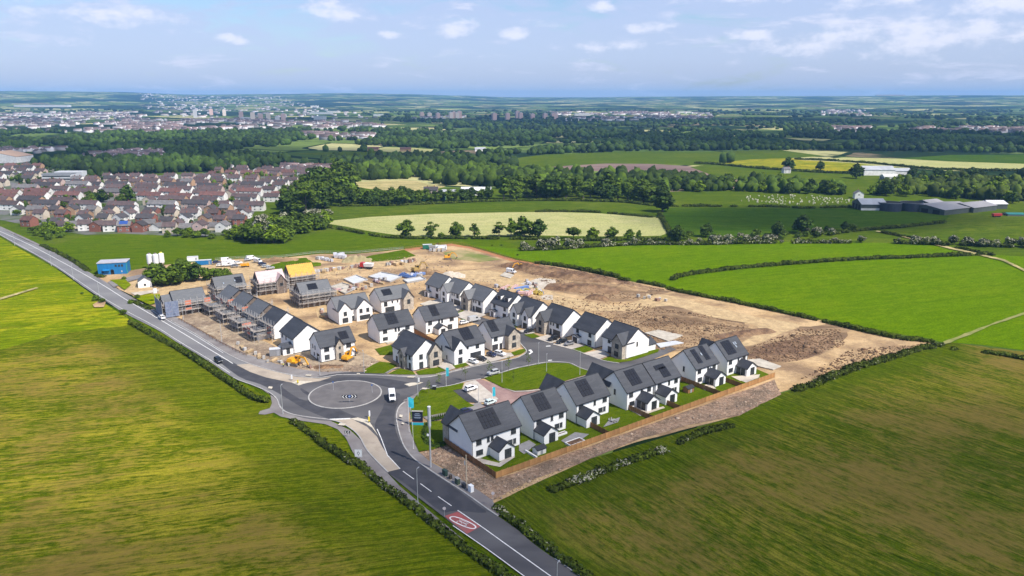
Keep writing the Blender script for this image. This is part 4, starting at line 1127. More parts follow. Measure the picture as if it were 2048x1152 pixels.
for i, (lab, A, d, L, W, wg, rf) in enumerate(ROW_C):
    wings, wins, doors = [], [], []
    if i in (0,):
        wings.append(dict(face='yW', u=L - 5.7, w=5.6, d=1.8, stone=True, name='g', rise=3.0))
        wings.append(dict(face='xL', u=0.4, w=5.5, d=5.5, ez=2.6, rise=1.6, back=0, name='garage'))
        wins += [('g', 2.8, 3.2, 1.8, 1.7), ('g', 2.6, 0.5, 2.2, 1.8), ('yW', 3.6, 3.5, 1.4, 1.1), ('x0', 6.0, 3.4, 0.7, 1.5)]
        doors.append(('yW', 4.3, 2.6, 2.3, 'garage_door'))
        wings.append(dict(face='y0', u=0.6, w=6.0, d=4.6, ez=2.5, rise=1.5, back=0, name='sun'))
    elif wg:
        wings.append(dict(face='yW', u=wg['u'], w=wg['w'], d=wg['d'], stone=wg['stone'], name='g', rise=3.0))
        wins += [('g', 2.6, 3.2, 1.5, 1.7), ('g', 2.6, 0.5, 1.8, 1.8), ('yW', 6.6, 3.7, 0.7, 0.9), ('yW', 8.2, 3.7, 0.7, 0.9), ('yW', 10.8, 3.2, 1.6, 1.7)]
        doors += [('yW', 10.2, 4.4, 2.3, 'garage_door'), ('yW', 6.6, 1.1, 2.1, 'door')]
        if i == 3:
            wings.append(dict(face='yW', u=8.0, w=4.2, d=1.6, name='h', rise=2.6))
            wins += [('h', 2.1, 3.2, 1.3, 1.7)]
            doors = [('h', 2.1, 2.6, 2.2, 'garage_door'), ('yW', 6.4, 1.1, 2.1, 'door')]
    else:
        wings.append(dict(face='yW', u=1.0, w=3.4, d=1.6, ez=2.45, rise=0.5, back=0, name='p'))
        wins += [('yW', 2.4, 3.4, 1.5, 1.6), ('yW', 9.6, 3.3, 1.5, 1.7), ('yW', 9.4, 0.4, 2.2, 1.9)]
        doors += [('p', 1.7, 2.4, 2.1, 'garage_door')] if i == 1 else [('p', 1.7, 1.2, 2.1, 'door')]
    dm = [('yW', 3.4, 2.6, 6.0, 8.3, 1.9), ('yW', 8.6, 2.6, 6.0, 8.3, 1.9)] if i == 4 else []
    across(lab, A, d, L, W, GC, rise=4.3 if i < 5 else 4.1, roof=rf, wings=wings, wins=wins, doors=doors, dormers=dm)

# ---- unfinished houses and their scaffolding
M_tube = mat('scaffold_tube', (0.48, 0.47, 0.46), (0.32, 0.30, 0.29), 0.8, 0.6, 3)
M_deck = mat('scaffold_board', (0.42, 0.37, 0.32), (0.25, 0.215, 0.185), 1.2, 0.9, 5, rand=0.25)
M_net = mat('debris_netting', (0.13, 0.16, 0.24), (0.20, 0.23, 0.31), 1.2, 0.8, 4)
M_guard = mat('red_brick_guard', (0.60, 0.13, 0.08), (0.50, 0.20, 0.12), 1.0, 0.7, 3)
M_pink = mat('pink_roof_membrane', (0.60, 0.45, 0.43), (0.52, 0.385, 0.37), 0.5, 0.8, 5, vec=(0.4, 2, 2))
M_orangeply = mat('roof_sarking_timber', (0.72, 0.40, 0.07), (0.62, 0.33, 0.06), 0.5, 0.8, 4, vec=(0.6, 2, 2))

def scaffold(label, loc, ang, L, W, lifts=(2.0, 4.0, 5.4), sides='y0 x0 yW xL', guard=None, net=(), gap=0.35, wd=1.2, group='scaffolds round unfinished houses'):
    root = thing('scaffold', label, 'scaffold', (loc[0], loc[1] - 0.6, Z0), ang, group, (1, 1, 1.13))
    fr = box_faces(V2(0, 0), V2(1, 0), L, V2(0, 1), W)
    H = lifts[-1] + 1.9
    pole = _mesh_cache.setdefault(('pole', H), MB().cyl((0, 0, 0), (0, 0, H), 0.07, n=5).mesh('standard', M_tube))
    for nm in sides.split():
        o, r, n = fr[nm]
        ln = L if nm[0] == 'y' else W
        a = math.atan2(r.y, r.x)
        bays = max(2, round(ln / 2.6))
        bl = (ln + 2 * gap + wd) / bays
        o2 = o - r * gap + n * gap
        for k_ in range(bays + 1):
            for q in (0, wd):
                p = o2 + r * (bl * k_) + n * q
                ob('standard', pole, parent=root, loc=(p.x, p.y, 0))
        led = _mesh_cache.setdefault(('led', round(bl * bays, 2)), MB().cyl((0, 0, 0), (bl * bays, 0, 0), 0.05, n=5).mesh('ledger', M_tube))
        plat = ('plat', round(bl, 2))
        if plat not in _mesh_cache:
            b = MB()
            for j in range(5):
                b.box(0.02, bl - 0.02, -(0.03 + j * wd / 5), -(j * wd / 5 + wd / 5 - 0.03), 0.0 + 0.01 * (j % 2), 0.05 + 0.01 * (j % 2))
            b.box(0.0, bl, -wd - 0.03, -wd + 0.01, 0.03, 0.24)
            _mesh_cache[plat] = b.mesh('platform', M_deck)
        for z in lifts:
            for (q, dz) in ((0, -0.06), (wd, -0.06), (wd, 0.55), (wd, 1.05)):
                p = o2 + n * q
                ob('ledger', led, parent=root, loc=(p.x, p.y, z + dz), rot=a)
            for k_ in range(bays):
                p = o2 + r * (bl * k_)
                ob('platform', _mesh_cache[plat], parent=root, loc=(p.x, p.y, z), rot=a)
                if guard and (k_ * 7 + int(z * 3)) % 3 < guard:
                    g_ = _mesh_cache.setdefault(('guard', round(bl, 2)), MB().box(0.1, bl - 0.1, -wd - 0.05, -wd - 0.03, 0.2, 0.95).mesh('brick_guard', M_guard))
                    ob('brick_guard', g_, parent=root, loc=(p.x, p.y, z), rot=a)
        if nm in net:
            for k_ in range(bays if nm == 'x0' else 2):
                p = o2 + r * (bl * k_)
                key = ('net', round(bl, 2), H)
                if key not in _mesh_cache:
                    b = MB()
                    for j in range(6):
                        b.box(0.03, bl - 0.03, -wd - 0.09 - 0.05 * (j % 2), -wd - 0.07 - 0.05 * (j % 2), 0.3 + j * (H - 0.6) / 6, 0.26 + (j + 1) * (H - 0.6) / 6)
                    _mesh_cache[key] = b.mesh('netting', M_net)
                ob('netting', _mesh_cache[key], parent=root, loc=(p.x, p.y, 0), rot=a)
        # diagonal braces
        br = MB()
        for k_ in range(0, bays, 2):
            p, q = o2 + r * (bl * k_) + n * (wd + 0.06), o2 + r * (bl * (k_ + 1)) + n * (wd + 0.06)
            br.cyl((p.x, p.y, 0.2), (q.x, q.y, lifts[-1]), 0.045, n=4)
        ob('brace', br, M_tube, root)
    return root

E_HOUSES = []
for k_ in range(4):
    p = V2(-91.4, 288.8) + e1(131.5) * (16.2 * k_) - e1(41.5) * 6.0
    lab = ['unfinished house with completed grey roof beside the plain white gabled house', 'unfinished house with grey roof and cluttered ridge, second of the scaffolded road row',
           'unfinished house with grey roof and red guard boards, third of the scaffolded road row', 'unfinished house at the far end of the scaffolded road row, roof edges still open'][k_]
    r_, fr_ = across(lab, (p.x, p.y), 131.5, 12.0, 12.0, GE, wall=M_render if k_ == 0 else M_block, rise=3.9, roof=M_slate_lit if k_ else M_slate,
                     wings=[dict(face='yW', u=1.0, w=7.0, d=5.5, ez=2.9, rise=0.9, back=0, name='pod')], wins=[('yW', 2.5, 3.4, 1.4, 1.4), ('yW', 6.0, 3.4, 1.4, 1.4), ('yW', 9.8, 3.4, 1.4, 1.4)], doors=[('pod', 2.2, 2.4, 2.1, 'garage_door'), ('pod', 5.0, 2.4, 2.1, 'garage_door')], pipes=False)
    o = p + e1(41.5) * 12.0
    scaffold(['scaffold with pale decks between the plain white gable and its neighbour', 'scaffold round the second house of the road row', 'scaffold round the third house of the road row, with red guards', 'scaffold at the far end of the road row'][k_],
             (o.x, o.y), R(131.5), 12.0, 12.0, lifts=(2.0, 4.2, 5.3), sides='yW x0' if k_ else 'yW', guard=1 if k_ >= 2 else None)
    q = p - e1(41.5) * 5.5 + e1(131.5) * 4.0
    scaffold(['low scaffold round the garage pod nearest the plain white gable', 'low scaffold round the second garage pod by the road', 'low scaffold round the third garage pod by the road', 'low scaffold round the farthest garage pod by the road'][k_],
             (q.x + e1(41.5).x * 5.2, q.y + e1(41.5).y * 5.2), R(131.5), 7.0, 5.2, lifts=(1.9, 3.7), wd=1.7, guard=1 if k_ == 0 else None)

house('unfinished house wrapped in dark blue debris netting beside the main road', (-150.6, 318.6), R(36), 13.5, 12.5, GE, wall=M_block, roof=M_slate_lit, rise=3.7, ez=5.0,
      wings=[dict(face='x0', u=2.0, w=8.5, d=4.0, name='p', rise=2.6)], wins=[('y0', 2.2, 3.2, 1.5, 1.4), ('y0', 6.6, 3.2, 1.5, 1.4), ('y0', 10.6, 3.2, 1.5, 1.4), ('y0', 10.4, 0.2, 2.0, 2.0)], doors=[('y0', 6.4, 2.2, 2.2, 'garage_door')], pipes=False)
scaffold('netted scaffold with orange and red guard boards beside the main road', (-153.8, 316.2), R(36), 17.5, 12.5, lifts=(2.0, 4.0, 5.0), sides='y0 x0', guard=1, net=('x0', 'y0'))
house('unfinished house behind the netted one, roof half tiled with bare rafters', (-141.5, 343.6), R(36), 14.0, 11.0, GE, wall=M_block, roof=M_slate_lit, rise=4.2, ez=5.0, rooflights=[(4.0, 0.4), (9.5, 0.5)], wins=[('y0', 3, 3.2, 1.5, 1.4), ('y0', 9, 3.2, 1.5, 1.4)], pipes=False, solar=[(10.2, 3, 2, 0.4)])
scaffold('scaffold round the half tiled house behind the netted one', (-141.5, 343.6), R(36), 14.0, 11.0, lifts=(2.0, 4.0, 5.2), sides='y0 x0', guard=None)
house('unfinished house with a broad grey roof behind heavy brown scaffold', (-97.4, 331.4), R(33), 14.6, 12.4, GE, wall=M_block, roof=M_slate_lit, rise=4.1, solar=[(4.6, 4, 2, 0.45)], wins=[('y0', 3, 3.3, 1.5, 1.4), ('y0', 7.4, 3.3, 1.5, 1.4), ('y0', 12, 3.3, 1.5, 1.4), ('x0', 4, 3.2, 1.2, 1.4), ('x0', 8, 3.2, 1.2, 1.4)], pipes=False)
scaffold('heavy brown scaffold round the broad grey roof', (-97.4, 331.4), R(33), 14.6, 12.4)
house('unfinished house with pink roof membrane and an orange timber dormer gable', (-124.6, 354.2), R(33), 13.0, 11.4, GE, wall=M_block, roof=M_pink, rise=4.2, wings=[dict(face='y0', u=8.0, w=5.0, d=1.6, name='g', rise=3.2)], wins=[('y0', 3, 3.3, 1.5, 1.4), ('g', 2.5, 3.3, 1.5, 1.4)], pipes=False)
scaffold('scaffold round the pink membrane roof', (-124.6, 354.2), R(33), 13.0, 11.4, sides='y0 x0 xL', lifts=(2.0, 4.0, 5.3), guard=None)
r_, _ = house('unfinished house with bright orange roof timbers, farthest of the scaffolded houses', (-113.0, 367.6), R(34), 13.0, 11.4, GE, wall=M_block, roof=M_orangeply, rise=4.4, pipes=False)
rb = MB()
for i in range(14):
    x = 0.3 + i * 0.95
    rb.bar((x, -0.3, 5.2 + 0.12), (x, 5.7, 9.6 + 0.33), 0.10, 0.14)
for j in range(7):
    f_ = (j + 0.5) / 7
    rb.bar((-0.2, 5.7 * f_ - 0.1, 5.2 + 4.4 * f_ + 0.34), (13.2, 5.7 * f_ - 0.1, 5.2 + 4.4 * f_ + 0.34), 0.05, 0.05)
ob('rafter', rb, mat('yellow_timber', (0.78, 0.52, 0.13), (0.70, 0.44, 0.10), 0.8, 0.8), r_)
scaffold('scaffold round the orange timber roof', (-113.0, 367.6), R(34), 13.0, 11.4, sides='y0 x0', lifts=(2.0, 4.0, 5.3))
# ================================================================== TREES, HEDGES, WOODS
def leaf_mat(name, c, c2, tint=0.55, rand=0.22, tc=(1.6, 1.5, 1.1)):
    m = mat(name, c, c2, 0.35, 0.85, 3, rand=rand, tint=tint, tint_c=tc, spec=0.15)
    return m
M_leaf = leaf_mat('broadleaf', (0.080, 0.128, 0.012), (0.052, 0.092, 0.010))
M_leaf_b = leaf_mat('bright_leaf', (0.125, 0.195, 0.010), (0.088, 0.145, 0.009))
M_leaf_d = leaf_mat('dark_leaf', (0.044, 0.078, 0.012), (0.028, 0.056, 0.010))
M_leaf_h = leaf_mat('hedge_leaf', (0.066, 0.092, 0.010), (0.038, 0.060, 0.009), tint=0.6)
M_blossom = leaf_mat('may_blossom', (0.40, 0.38, 0.29), (0.28, 0.27, 0.19), tint=0.4, rand=0.1, tc=(1.2, 1.2, 1.15))
M_bark = mat('bark', (0.13, 0.105, 0.08), (0.08, 0.065, 0.05), 3.0, 0.95, 4)
M_wood = leaf_mat('woodland_canopy', (0.060, 0.100, 0.010), (0.036, 0.068, 0.008), tint=0.6, rand=0.0, tc=(1.9, 1.8, 1.25))
M_wood_f = leaf_mat('far_woodland_canopy', (0.032, 0.058, 0.011), (0.020, 0.040, 0.009), tint=0.55, rand=0.0, tc=(2.3, 2.2, 1.4))

def ico(sub):
    bm = bmesh.new()
    bmesh.ops.create_icosphere(bm, subdivisions=sub, radius=1.0)
    bm.verts.ensure_lookup_table()
    v = np.array([x.co[:] for x in bm.verts])
    f = np.array([[y.index for y in x.verts] for x in bm.faces])
    bm.free()
    return v, f
ICO1, ICO2 = ico(1), ico(2)

def leaf_cloud(rng, lobes, n, size, shell=0.55, squash=0.75, core=0.62):
    """leaf clumps through the outer part of each lobe, with a rough inner mass; returns verts, tris, tint, is_clump"""
    V, T, C, K = [], [], [], []
    off = 0
    vol = np.array([(l[3] * l[4] * l[5]) ** (2 / 3) for l in lobes])
    cnt = np.maximum(8, (n * vol / vol.sum()).astype(int))
    for l, k in zip(lobes, cnt):
        c, r = np.array(l[:3]), np.array(l[3:6])
        base = rng.uniform(0.25, 0.75)
        cv = ICO1[0] * r * core * rng.uniform(0.85, 1.1, (len(ICO1[0]), 1)) + c
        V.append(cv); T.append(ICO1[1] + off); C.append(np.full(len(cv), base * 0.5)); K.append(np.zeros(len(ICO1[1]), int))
        off += len(cv)
        d = rng.normal(size=(k, 3))
        d /= np.linalg.norm(d, axis=1)[:, None]
        d[:, 2] = np.where(d[:, 2] < -0.45, -d[:, 2], d[:, 2])
        rad = rng.uniform(shell, 1.08, (k, 1))
        p = c + d * r * rad
        nrm = d + rng.normal(scale=0.45, size=(k, 3))
        nrm /= np.linalg.norm(nrm, axis=1)[:, None]
        t1 = np.cross(nrm, rng.normal(size=(k, 3)))
        t1 /= np.linalg.norm(t1, axis=1)[:, None] + 1e-9
        t2 = np.cross(nrm, t1)
        s = size * rng.uniform(0.6, 1.3, (k, 1))
        q = np.stack([p - t1 * s - t2 * s * squash, p + t1 * s * 0.9 - t2 * s * 0.6 - nrm * s * 0.25, p + t1 * s + t2 * s * squash, p - t1 * s * 0.8 + t2 * s * 0.7 - nrm * s * 0.25], 1).reshape(-1, 3)
        i = np.arange(k)[:, None] * 4 + off
        V.append(q)
        T.append(np.concatenate([i + np.array([[0, 1, 2]]), i + np.array([[0, 2, 3]])]))
        C.append(np.repeat(np.clip(base + rng.normal(scale=0.22, size=k), 0, 1), 4))
        K.append(np.ones(2 * k, int))
        off += 4 * k
    return np.concatenate(V), np.concatenate(T), np.concatenate(C), np.concatenate(K)

def trunk_mesh(rng, h, r, top, limbs=4):
    mb = MB()
    mb.cyl((0, 0, -0.3), (0, 0, h * 0.45), r, r * 0.72, 7)
    mb.cyl((0, 0, h * 0.45), (rng.uniform(-.3, .3), rng.uniform(-.3, .3), top), r * 0.72, r * 0.2, 6)
    for i in range(limbs):
        a = 2 * math.pi * (i + rng.uniform(0, 0.6)) / limbs
        z = h * rng.uniform(0.32, 0.55)
        mb.cyl((0, 0, z), (math.cos(a) * h * 0.28, math.sin(a) * h * 0.28, z + h * 0.25), r * 0.45, r * 0.12, 5)
    return mb.mesh('trunk', M_bark)

def make_variant(kind, seed):
    """unit trees ten metres tall: (trunk mesh, crown mesh)"""
    rng = np.random.default_rng(seed)
    u = rng.uniform
    if kind == 'round':
        lobes = [(0, 0, 5.6, 3.0, 3.0, 3.2)] + [(2.6 * math.cos(a), 2.6 * math.sin(a), u(3.9, 6.2), u(1.6, 2.2), u(1.6, 2.2), u(1.4, 2.0)) for a in np.arange(6) * 1.05 + u(0, 1)] + [(u(-1, 1), u(-1, 1), 8.0, 1.9, 1.9, 1.7)]
        n, size, tr, lm, tp, m = 620, 0.50, 0.35, 4, 7.5, M_leaf
    elif kind == 'tall':
        lobes = [(u(-.7, .7), u(-.7, .7), z, r, r, 1.5) for z, r in ((3.0, 1.7), (4.4, 2.2), (6.0, 2.1), (7.5, 1.7), (8.8, 1.1))] + [(1.6 * math.cos(a), 1.6 * math.sin(a), u(3.4, 6.6), 1.2, 1.2, 1.2) for a in u(0, 6.28, 4)]
        n, size, tr, lm, tp, m = 520, 0.46, 0.28, 3, 8.5, M_leaf
    elif kind == 'open':
        lobes = [(u(1.6, 2.6) * math.cos(a), u(1.6, 2.6) * math.sin(a), u(4.4, 7.4), u(1.2, 1.7), u(1.2, 1.7), u(0.8, 1.2)) for a in np.arange(8) * 0.8 + u(0, 1)] + [(0, 0, 8.6, 1.6, 1.6, 1.1), (0, 0, 6.4, 1.5, 1.5, 1.2)]
        n, size, tr, lm, tp, m = 470, 0.42, 0.30, 6, 8.0, M_leaf
    elif kind == 'bright':
        lobes = [(0, 0, 4.8, 3.2, 3.2, 3.6)] + [(2.5 * math.cos(a), 2.5 * math.sin(a), u(2.8, 6.0), 1.8, 1.8, 1.9) for a in np.arange(6) * 1.05] + [(0, 0, 7.9, 2.0, 2.0, 1.8)]
        n, size, tr, lm, tp, m = 520, 0.52, 0.28, 4, 6.5, M_leaf_b
    elif kind == 'dark':
        lobes = [(0, 0, 5.2, 3.2, 3.2, 3.8)] + [(2.4 * math.cos(a), 2.4 * math.sin(a), u(3.2, 6.4), 1.8, 1.8, 2.0) for a in np.arange(5) * 1.25 + .4] + [(.4, 0, 8.2, 1.9, 1.9, 1.6)]
        n, size, tr, lm, tp, m = 560, 0.50, 0.34, 4, 7.0, M_leaf_d
    elif kind == 'bush':
        lobes = [(u(-2.6, 2.6), u(-2, 2), u(2.2, 5.4), u(2.2, 3.2), u(2.2, 3.2), u(2.2, 3.6)) for _ in range(6)]
        n, size, tr, lm, tp, m = 380, 0.75, 0.25, 3, 3.0, M_leaf
    elif kind == 'hawthorn':
        lobes = [(u(-3, 3), u(-2.4, 2.4), u(2.6, 6.2), u(2.2, 3.2), u(2.2, 3.2), u(2.2, 3.4)) for _ in range(7)]
        n, size, tr, lm, tp, m = 520, 0.62, 0.3, 3, 4.0, M_leaf_h
    else:                                            # sapling
        lobes = [(u(-.9, .9), u(-.9, .9), z, r, r, 1.5) for z, r in ((4.6, 1.7), (6.2, 2.0), (7.8, 1.6), (9.0, 1.0))]
        n, size, tr, lm, tp, m = 130, 0.20, 0.10, 3, 9.4, M_leaf
    if kind in ('round', 'dark', 'bright', 'open'):
        lobes = [(a, b, (z - 1.1) * 1.13, d * 1.05, e, f) for a, b, z, d, e, f in lobes] + [(u(-2, 2), u(-2, 2), u(1.6, 2.6), u(1.3, 2.2), u(1.3, 2.2), 1.3) for _ in range(2 if kind == 'open' else 4)]
        n = int(n * 1.15)
    v, t, c, k = leaf_cloud(rng, lobes, n, size, core=0.02 if kind == 'sapling' else (0.30 if kind == 'open' else 0.62))
    mats, mi = [m], None
    if kind == 'hawthorn':
        mats = [m, M_blossom]
        up = v[t].mean(1)[:, 2] > rng.uniform(1.5, 7.5, len(t))
        mi = ((k == 1) & up & (rng.uniform(size=len(t)) < 0.6)).astype(int)
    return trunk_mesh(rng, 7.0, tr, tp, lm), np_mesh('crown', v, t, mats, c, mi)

VARIANTS = {}
def tree(kind, p, h, label, group=None, cat='tree', name=None, width=1.0):
    """one tree of height h standing at p"""
    vs = VARIANTS.setdefault(kind, [make_variant(kind, 11 * i + len(kind)) for i in range(3)])
    tm, cm = vs[rnd.randrange(len(vs))]
    s = h / 10.0
    nm = name or {'bush': 'bush', 'hawthorn': 'hawthorn_bush', 'sapling': 'young_tree'}.get(kind, 'tree')
    r = thing(nm, label, cat, (p.x, p.y, Z0 if kind == 'sapling' else 0.1), rnd.uniform(0, 6.28), group, (s * width * 1.25, s * width * rnd.uniform(1.12, 1.36), s))
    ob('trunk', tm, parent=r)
    ob('crown', cm, parent=r)
    return r

def tree_px(kind, x, y, hpx, label, group=None, **k):
    p = G(x, y)
    dep = p.y * math.cos(PITCH) + CAM_H * math.sin(PITCH)
    return tree(kind, p, hpx * dep / F_PX * 1.10, label, group, **k)

# ---- single trees one can point to: the row along the pale field
for kind, x, y, h, lab in (
    ('round', 811, 475, 34, 'round tree with dense domed crown standing alone at the pale field edge'),
    ('open', 862, 474, 29, 'open crowned tree beside a tiny bush at the pale field edge'),
    ('bush', 882, 475, 13, 'small dark bush just beside the open crowned tree'),
    ('round', 914, 475, 30, 'wide low tree touching a thin flat topped tree at the pale field'),
    ('open', 949, 474, 26, 'thin flat topped tree leaning from the wide low tree'),
    ('open', 998, 473, 28, 'airy tree left of a narrow upright tree by the pale field'),
    ('tall', 1022, 474, 33, 'narrow upright tree between the airy tree and the tall dark pair'),
    ('round', 1048, 474, 39, 'tallest tree of the dark pair at the pale field edge'),
    ('dark', 1076, 476, 36, 'dark spreading tree of the pair behind the white blossom bushes'),
    ('bush', 1147, 478, 25, 'broad dome shaped tree behind two blossom bushes'),
    ('bright', 1185, 479, 24, 'small vivid yellow green tree next to the dome shaped tree'),
    ('round', 1223, 479, 24, 'medium tree behind the pinkish blossom bush'),
    ('round', 1258, 480, 21, 'small round tree right of the pinkish blossom bush'),
    ('tall', 1277, 480, 18, 'thin sparse tree, last before the hedge corner of the pale field'),
    ('dark', 1355, 482, 30, 'dark dense tree where the hedge meets the blossom row'),
    ('dark', 1412, 474, 26, 'dark tree left of the brightest blossom bushes'),
    ('dark', 1555, 470, 26, 'dark round tree left of the largest dark tree in the hedge line'),
    ('dark', 1603, 467, 36, 'largest dark tree in the hedge line before the farm sheds'),
    ('dark', 1690, 462, 18, 'dark ragged tree at the end of the hedge line towards the farm'),
    ('hawthorn', 656, 434, 16, 'greyish blossom bush at the corner of the strip field'),
    ('dark', 1325, 424, 42, 'dark tree clump standing at the corner of the strip field'),
    ('dark', 1576, 340, 24, 'dark tree above the small white cottage in the yellow field'),
    ('dark', 1640, 340, 17, 'smaller dark tree on the track right of the white cottage'),
    ('dark', 1712, 357, 28, 'tall dark tree beside the pale farm buildings'),
    ('dark', 155, 350, 22, 'dark tree beside the school in the suburb'),
    ('dark', 205, 405, 26, 'large dark tree left of the twin trees in the suburb'),
    ('dark', 257, 401, 30, 'largest dark tree in the middle of the suburb'),
    ('bright', 497, 362, 17, 'square topped bright tree among the far terraces'),
    ('dark', 467, 352, 15, 'dark round tree before the far terraces'),
):
    tree_px(kind, x, y, h, lab, cat='bush' if kind in ('bush', 'hawthorn') and h < 17 else 'tree')

def scatter_trees(n, px, kinds, hpx, label, group, seed, cat='tree', **kw):
    rng = random.Random(seed)
    xs, ys = [p[0] for p in px], [p[1] for p in px]
    done, tries = [], 0
    while len(done) < n and tries < n * 60:
        tries += 1
        x, y = rng.uniform(min(xs), max(xs)), rng.uniform(min(ys), max(ys))
        if not in_poly(np.array([x]), np.array([y]), px)[0]:
            continue
        h = rng.uniform(*hpx)
        if any(abs(x - a) < h * 0.40 and abs(y - b) < h * 0.14 for a, b in done):
            continue
        done.append((x, y))
        tree_px(rng.choice(kinds), x, y, h, label, group, cat=cat, **kw)

scatter_trees(34, [(470, 478), (500, 458), (560, 448), (620, 440), (655, 448), (650, 458), (590, 470), (570, 486), (520, 490), (478, 486)], ['bright', 'bright', 'round', 'bush', 'hawthorn'], (24, 38), 'bright green tree in the thicket between the suburb and the meadow', 'thicket beside the suburb', 1)
scatter_trees(26, [(585, 408), (610, 388), (660, 375), (700, 372), (705, 395), (690, 412), (640, 425), (590, 432), (560, 430)], ['tall', 'round', 'dark', 'open'], (36, 58), 'tall mixed tree in the grove behind the thicket', 'grove between suburb and fields', 2)
scatter_trees(18, [(690, 412), (690, 404), (780, 402), (840, 402), (838, 410), (740, 413)], ['dark', 'dark', 'round'], (22, 31), 'dark tree in the line above the strip field', 'dark tree line above the strip field', 3)
scatter_trees(12, [(842, 408), (842, 402), (905, 400), (975, 396), (975, 402), (900, 407)], ['round', 'dark', 'open'], (18, 28), 'tree screening the farmstead with green sheds', 'trees round the farmstead', 4)
scatter_trees(34, [(998, 400), (1010, 392), (1130, 388), (1260, 392), (1330, 402), (1326, 412), (1250, 403), (1120, 399)], ['tall', 'dark', 'round', 'open', 'tall'], (28, 44), 'tree in the tall belt above the strip field', 'tree belt above the strip field', 5)
scatter_trees(26, [(1330, 386), (1340, 374), (1440, 366), (1560, 368), (1680, 384), (1690, 392), (1560, 388), (1420, 383)], ['dark', 'round', 'bright'], (18, 26), 'tree in the belt above the sheep field', 'tree belt above the sheep field', 6)
scatter_trees(34, [(1730, 392), (1760, 378), (1860, 372), (1980, 372), (2080, 380), (2090, 412), (2010, 412), (1900, 398), (1800, 396)], ['bright', 'round', 'bright', 'dark'], (18, 30), 'tree in the sunny belt behind the farm sheds', 'tree belt behind the farm sheds', 7)
scatter_trees(12, [(1800, 358), (1840, 350), (2000, 352), (2080, 360), (2060, 364), (1900, 362)], ['dark', 'dark', 'bush'], (14, 20), 'dark tree in the line right of the pale farm', 'dark tree line right of the pale farm', 8)
scatter_trees(10, [(306, 572), (322, 556), (360, 552), (400, 560), (396, 568), (340, 574)], ['round', 'bush', 'dark'], (28, 42), 'green tree in the clump behind the netted house', 'tree clump behind the netted house', 9)
scatter_trees(7, [(408, 562), (420, 552), (480, 553), (492, 560), (450, 562)], ['bush', 'round'], (18, 26), 'low tree between the car park and the scaffolds', 'low trees before the car park', 10)
scatter_trees(16, [(48, 470), (90, 452), (150, 466), (165, 472), (120, 482), (70, 478)], ['bush', 'bright', 'bush'], (12, 22), 'scrubby bush where the road leaves the suburb', 'scrub beside the road out of the suburb', 11, cat='bush')
scatter_trees(12, [(320, 474), (350, 468), (420, 470), (455, 470), (470, 480), (400, 478)], ['bush', 'bright'], (12, 22), 'garden bush along the suburb edge', 'garden bushes at the suburb edge', 12, cat='bush')
scatter_trees(60, [(20, 430), (40, 350), (180, 372), (300, 400), (480, 400), (500, 380), (420, 350), (520, 420), (450, 430), (200, 420), (60, 440)], ['dark', 'round', 'bush'], (9, 17), 'small tree among the suburb roofs', 'garden trees among the suburb roofs', 13)
for i, (x, y, h) in enumerate(((1048, 498, 16), (1084, 499, 22), (1106, 498, 24), (1137, 496, 20), (1158, 495, 18), (1212, 493, 16), (1272, 489, 14), (1300, 488, 11), (1380, 489, 12), (1400, 488, 13), (1425, 487, 17), (1440, 484, 14), (1462, 488, 20), (1492, 487, 18), (1512, 486, 17), (1530, 486, 18), (1545, 485, 17), (1562, 487, 8), (1595, 485, 10), (1670, 487, 12), (1722, 485, 14), (1795, 487, 12), (1830, 488, 18), (1850, 489, 16), (1868, 490, 18), (1908, 489, 20), (1935, 491, 18), (1965, 494, 18), (1990, 492, 14), (2020, 492, 18), (2045, 494, 20), (1480, 477, 12), (1640, 472, 14), (1662, 470, 15))):
    if i == 5:
        tree_px('hawthorn', x, y, h, 'single pinkish blossom bush standing out on the meadow edge', cat='bush')
    else:
        tree_px('hawthorn', x, y, h, 'hawthorn bush in white blossom along the pasture hedge' if i < 21 else 'hawthorn bush along the lane hedge towards the farm', 'hawthorns along the pasture hedge' if i < 21 else 'hawthorns along the farm lane', cat='bush')
for i, (x, y, h) in enumerate(((1035, 512, 4), (985, 492, 4), (1003, 492, 4), (876, 489, 5), (192, 602, 14), (205, 607, 11), (247, 630, 12), (165, 589, 6), (275, 598, 9), (262, 608, 10), (248, 560, 9))):
    tree_px('bush', x, y, h, 'low bush on open grass beside the meadow track' if i < 4 else 'dark bush beside the bleached road', 'lone low bushes on the meadow' if i < 4 else 'dark bushes beside the bleached road', cat='bush')

scatter_trees(26, [(1335, 482), (1340, 474), (1480, 474), (1720, 458), (1740, 462), (1620, 478), (1480, 484)], ['bush', 'bush', 'hawthorn', 'dark'], (11, 17), 'bush in the ragged line between blossom row and dark pasture', 'ragged bush line behind the blossom row', 14, cat='bush')
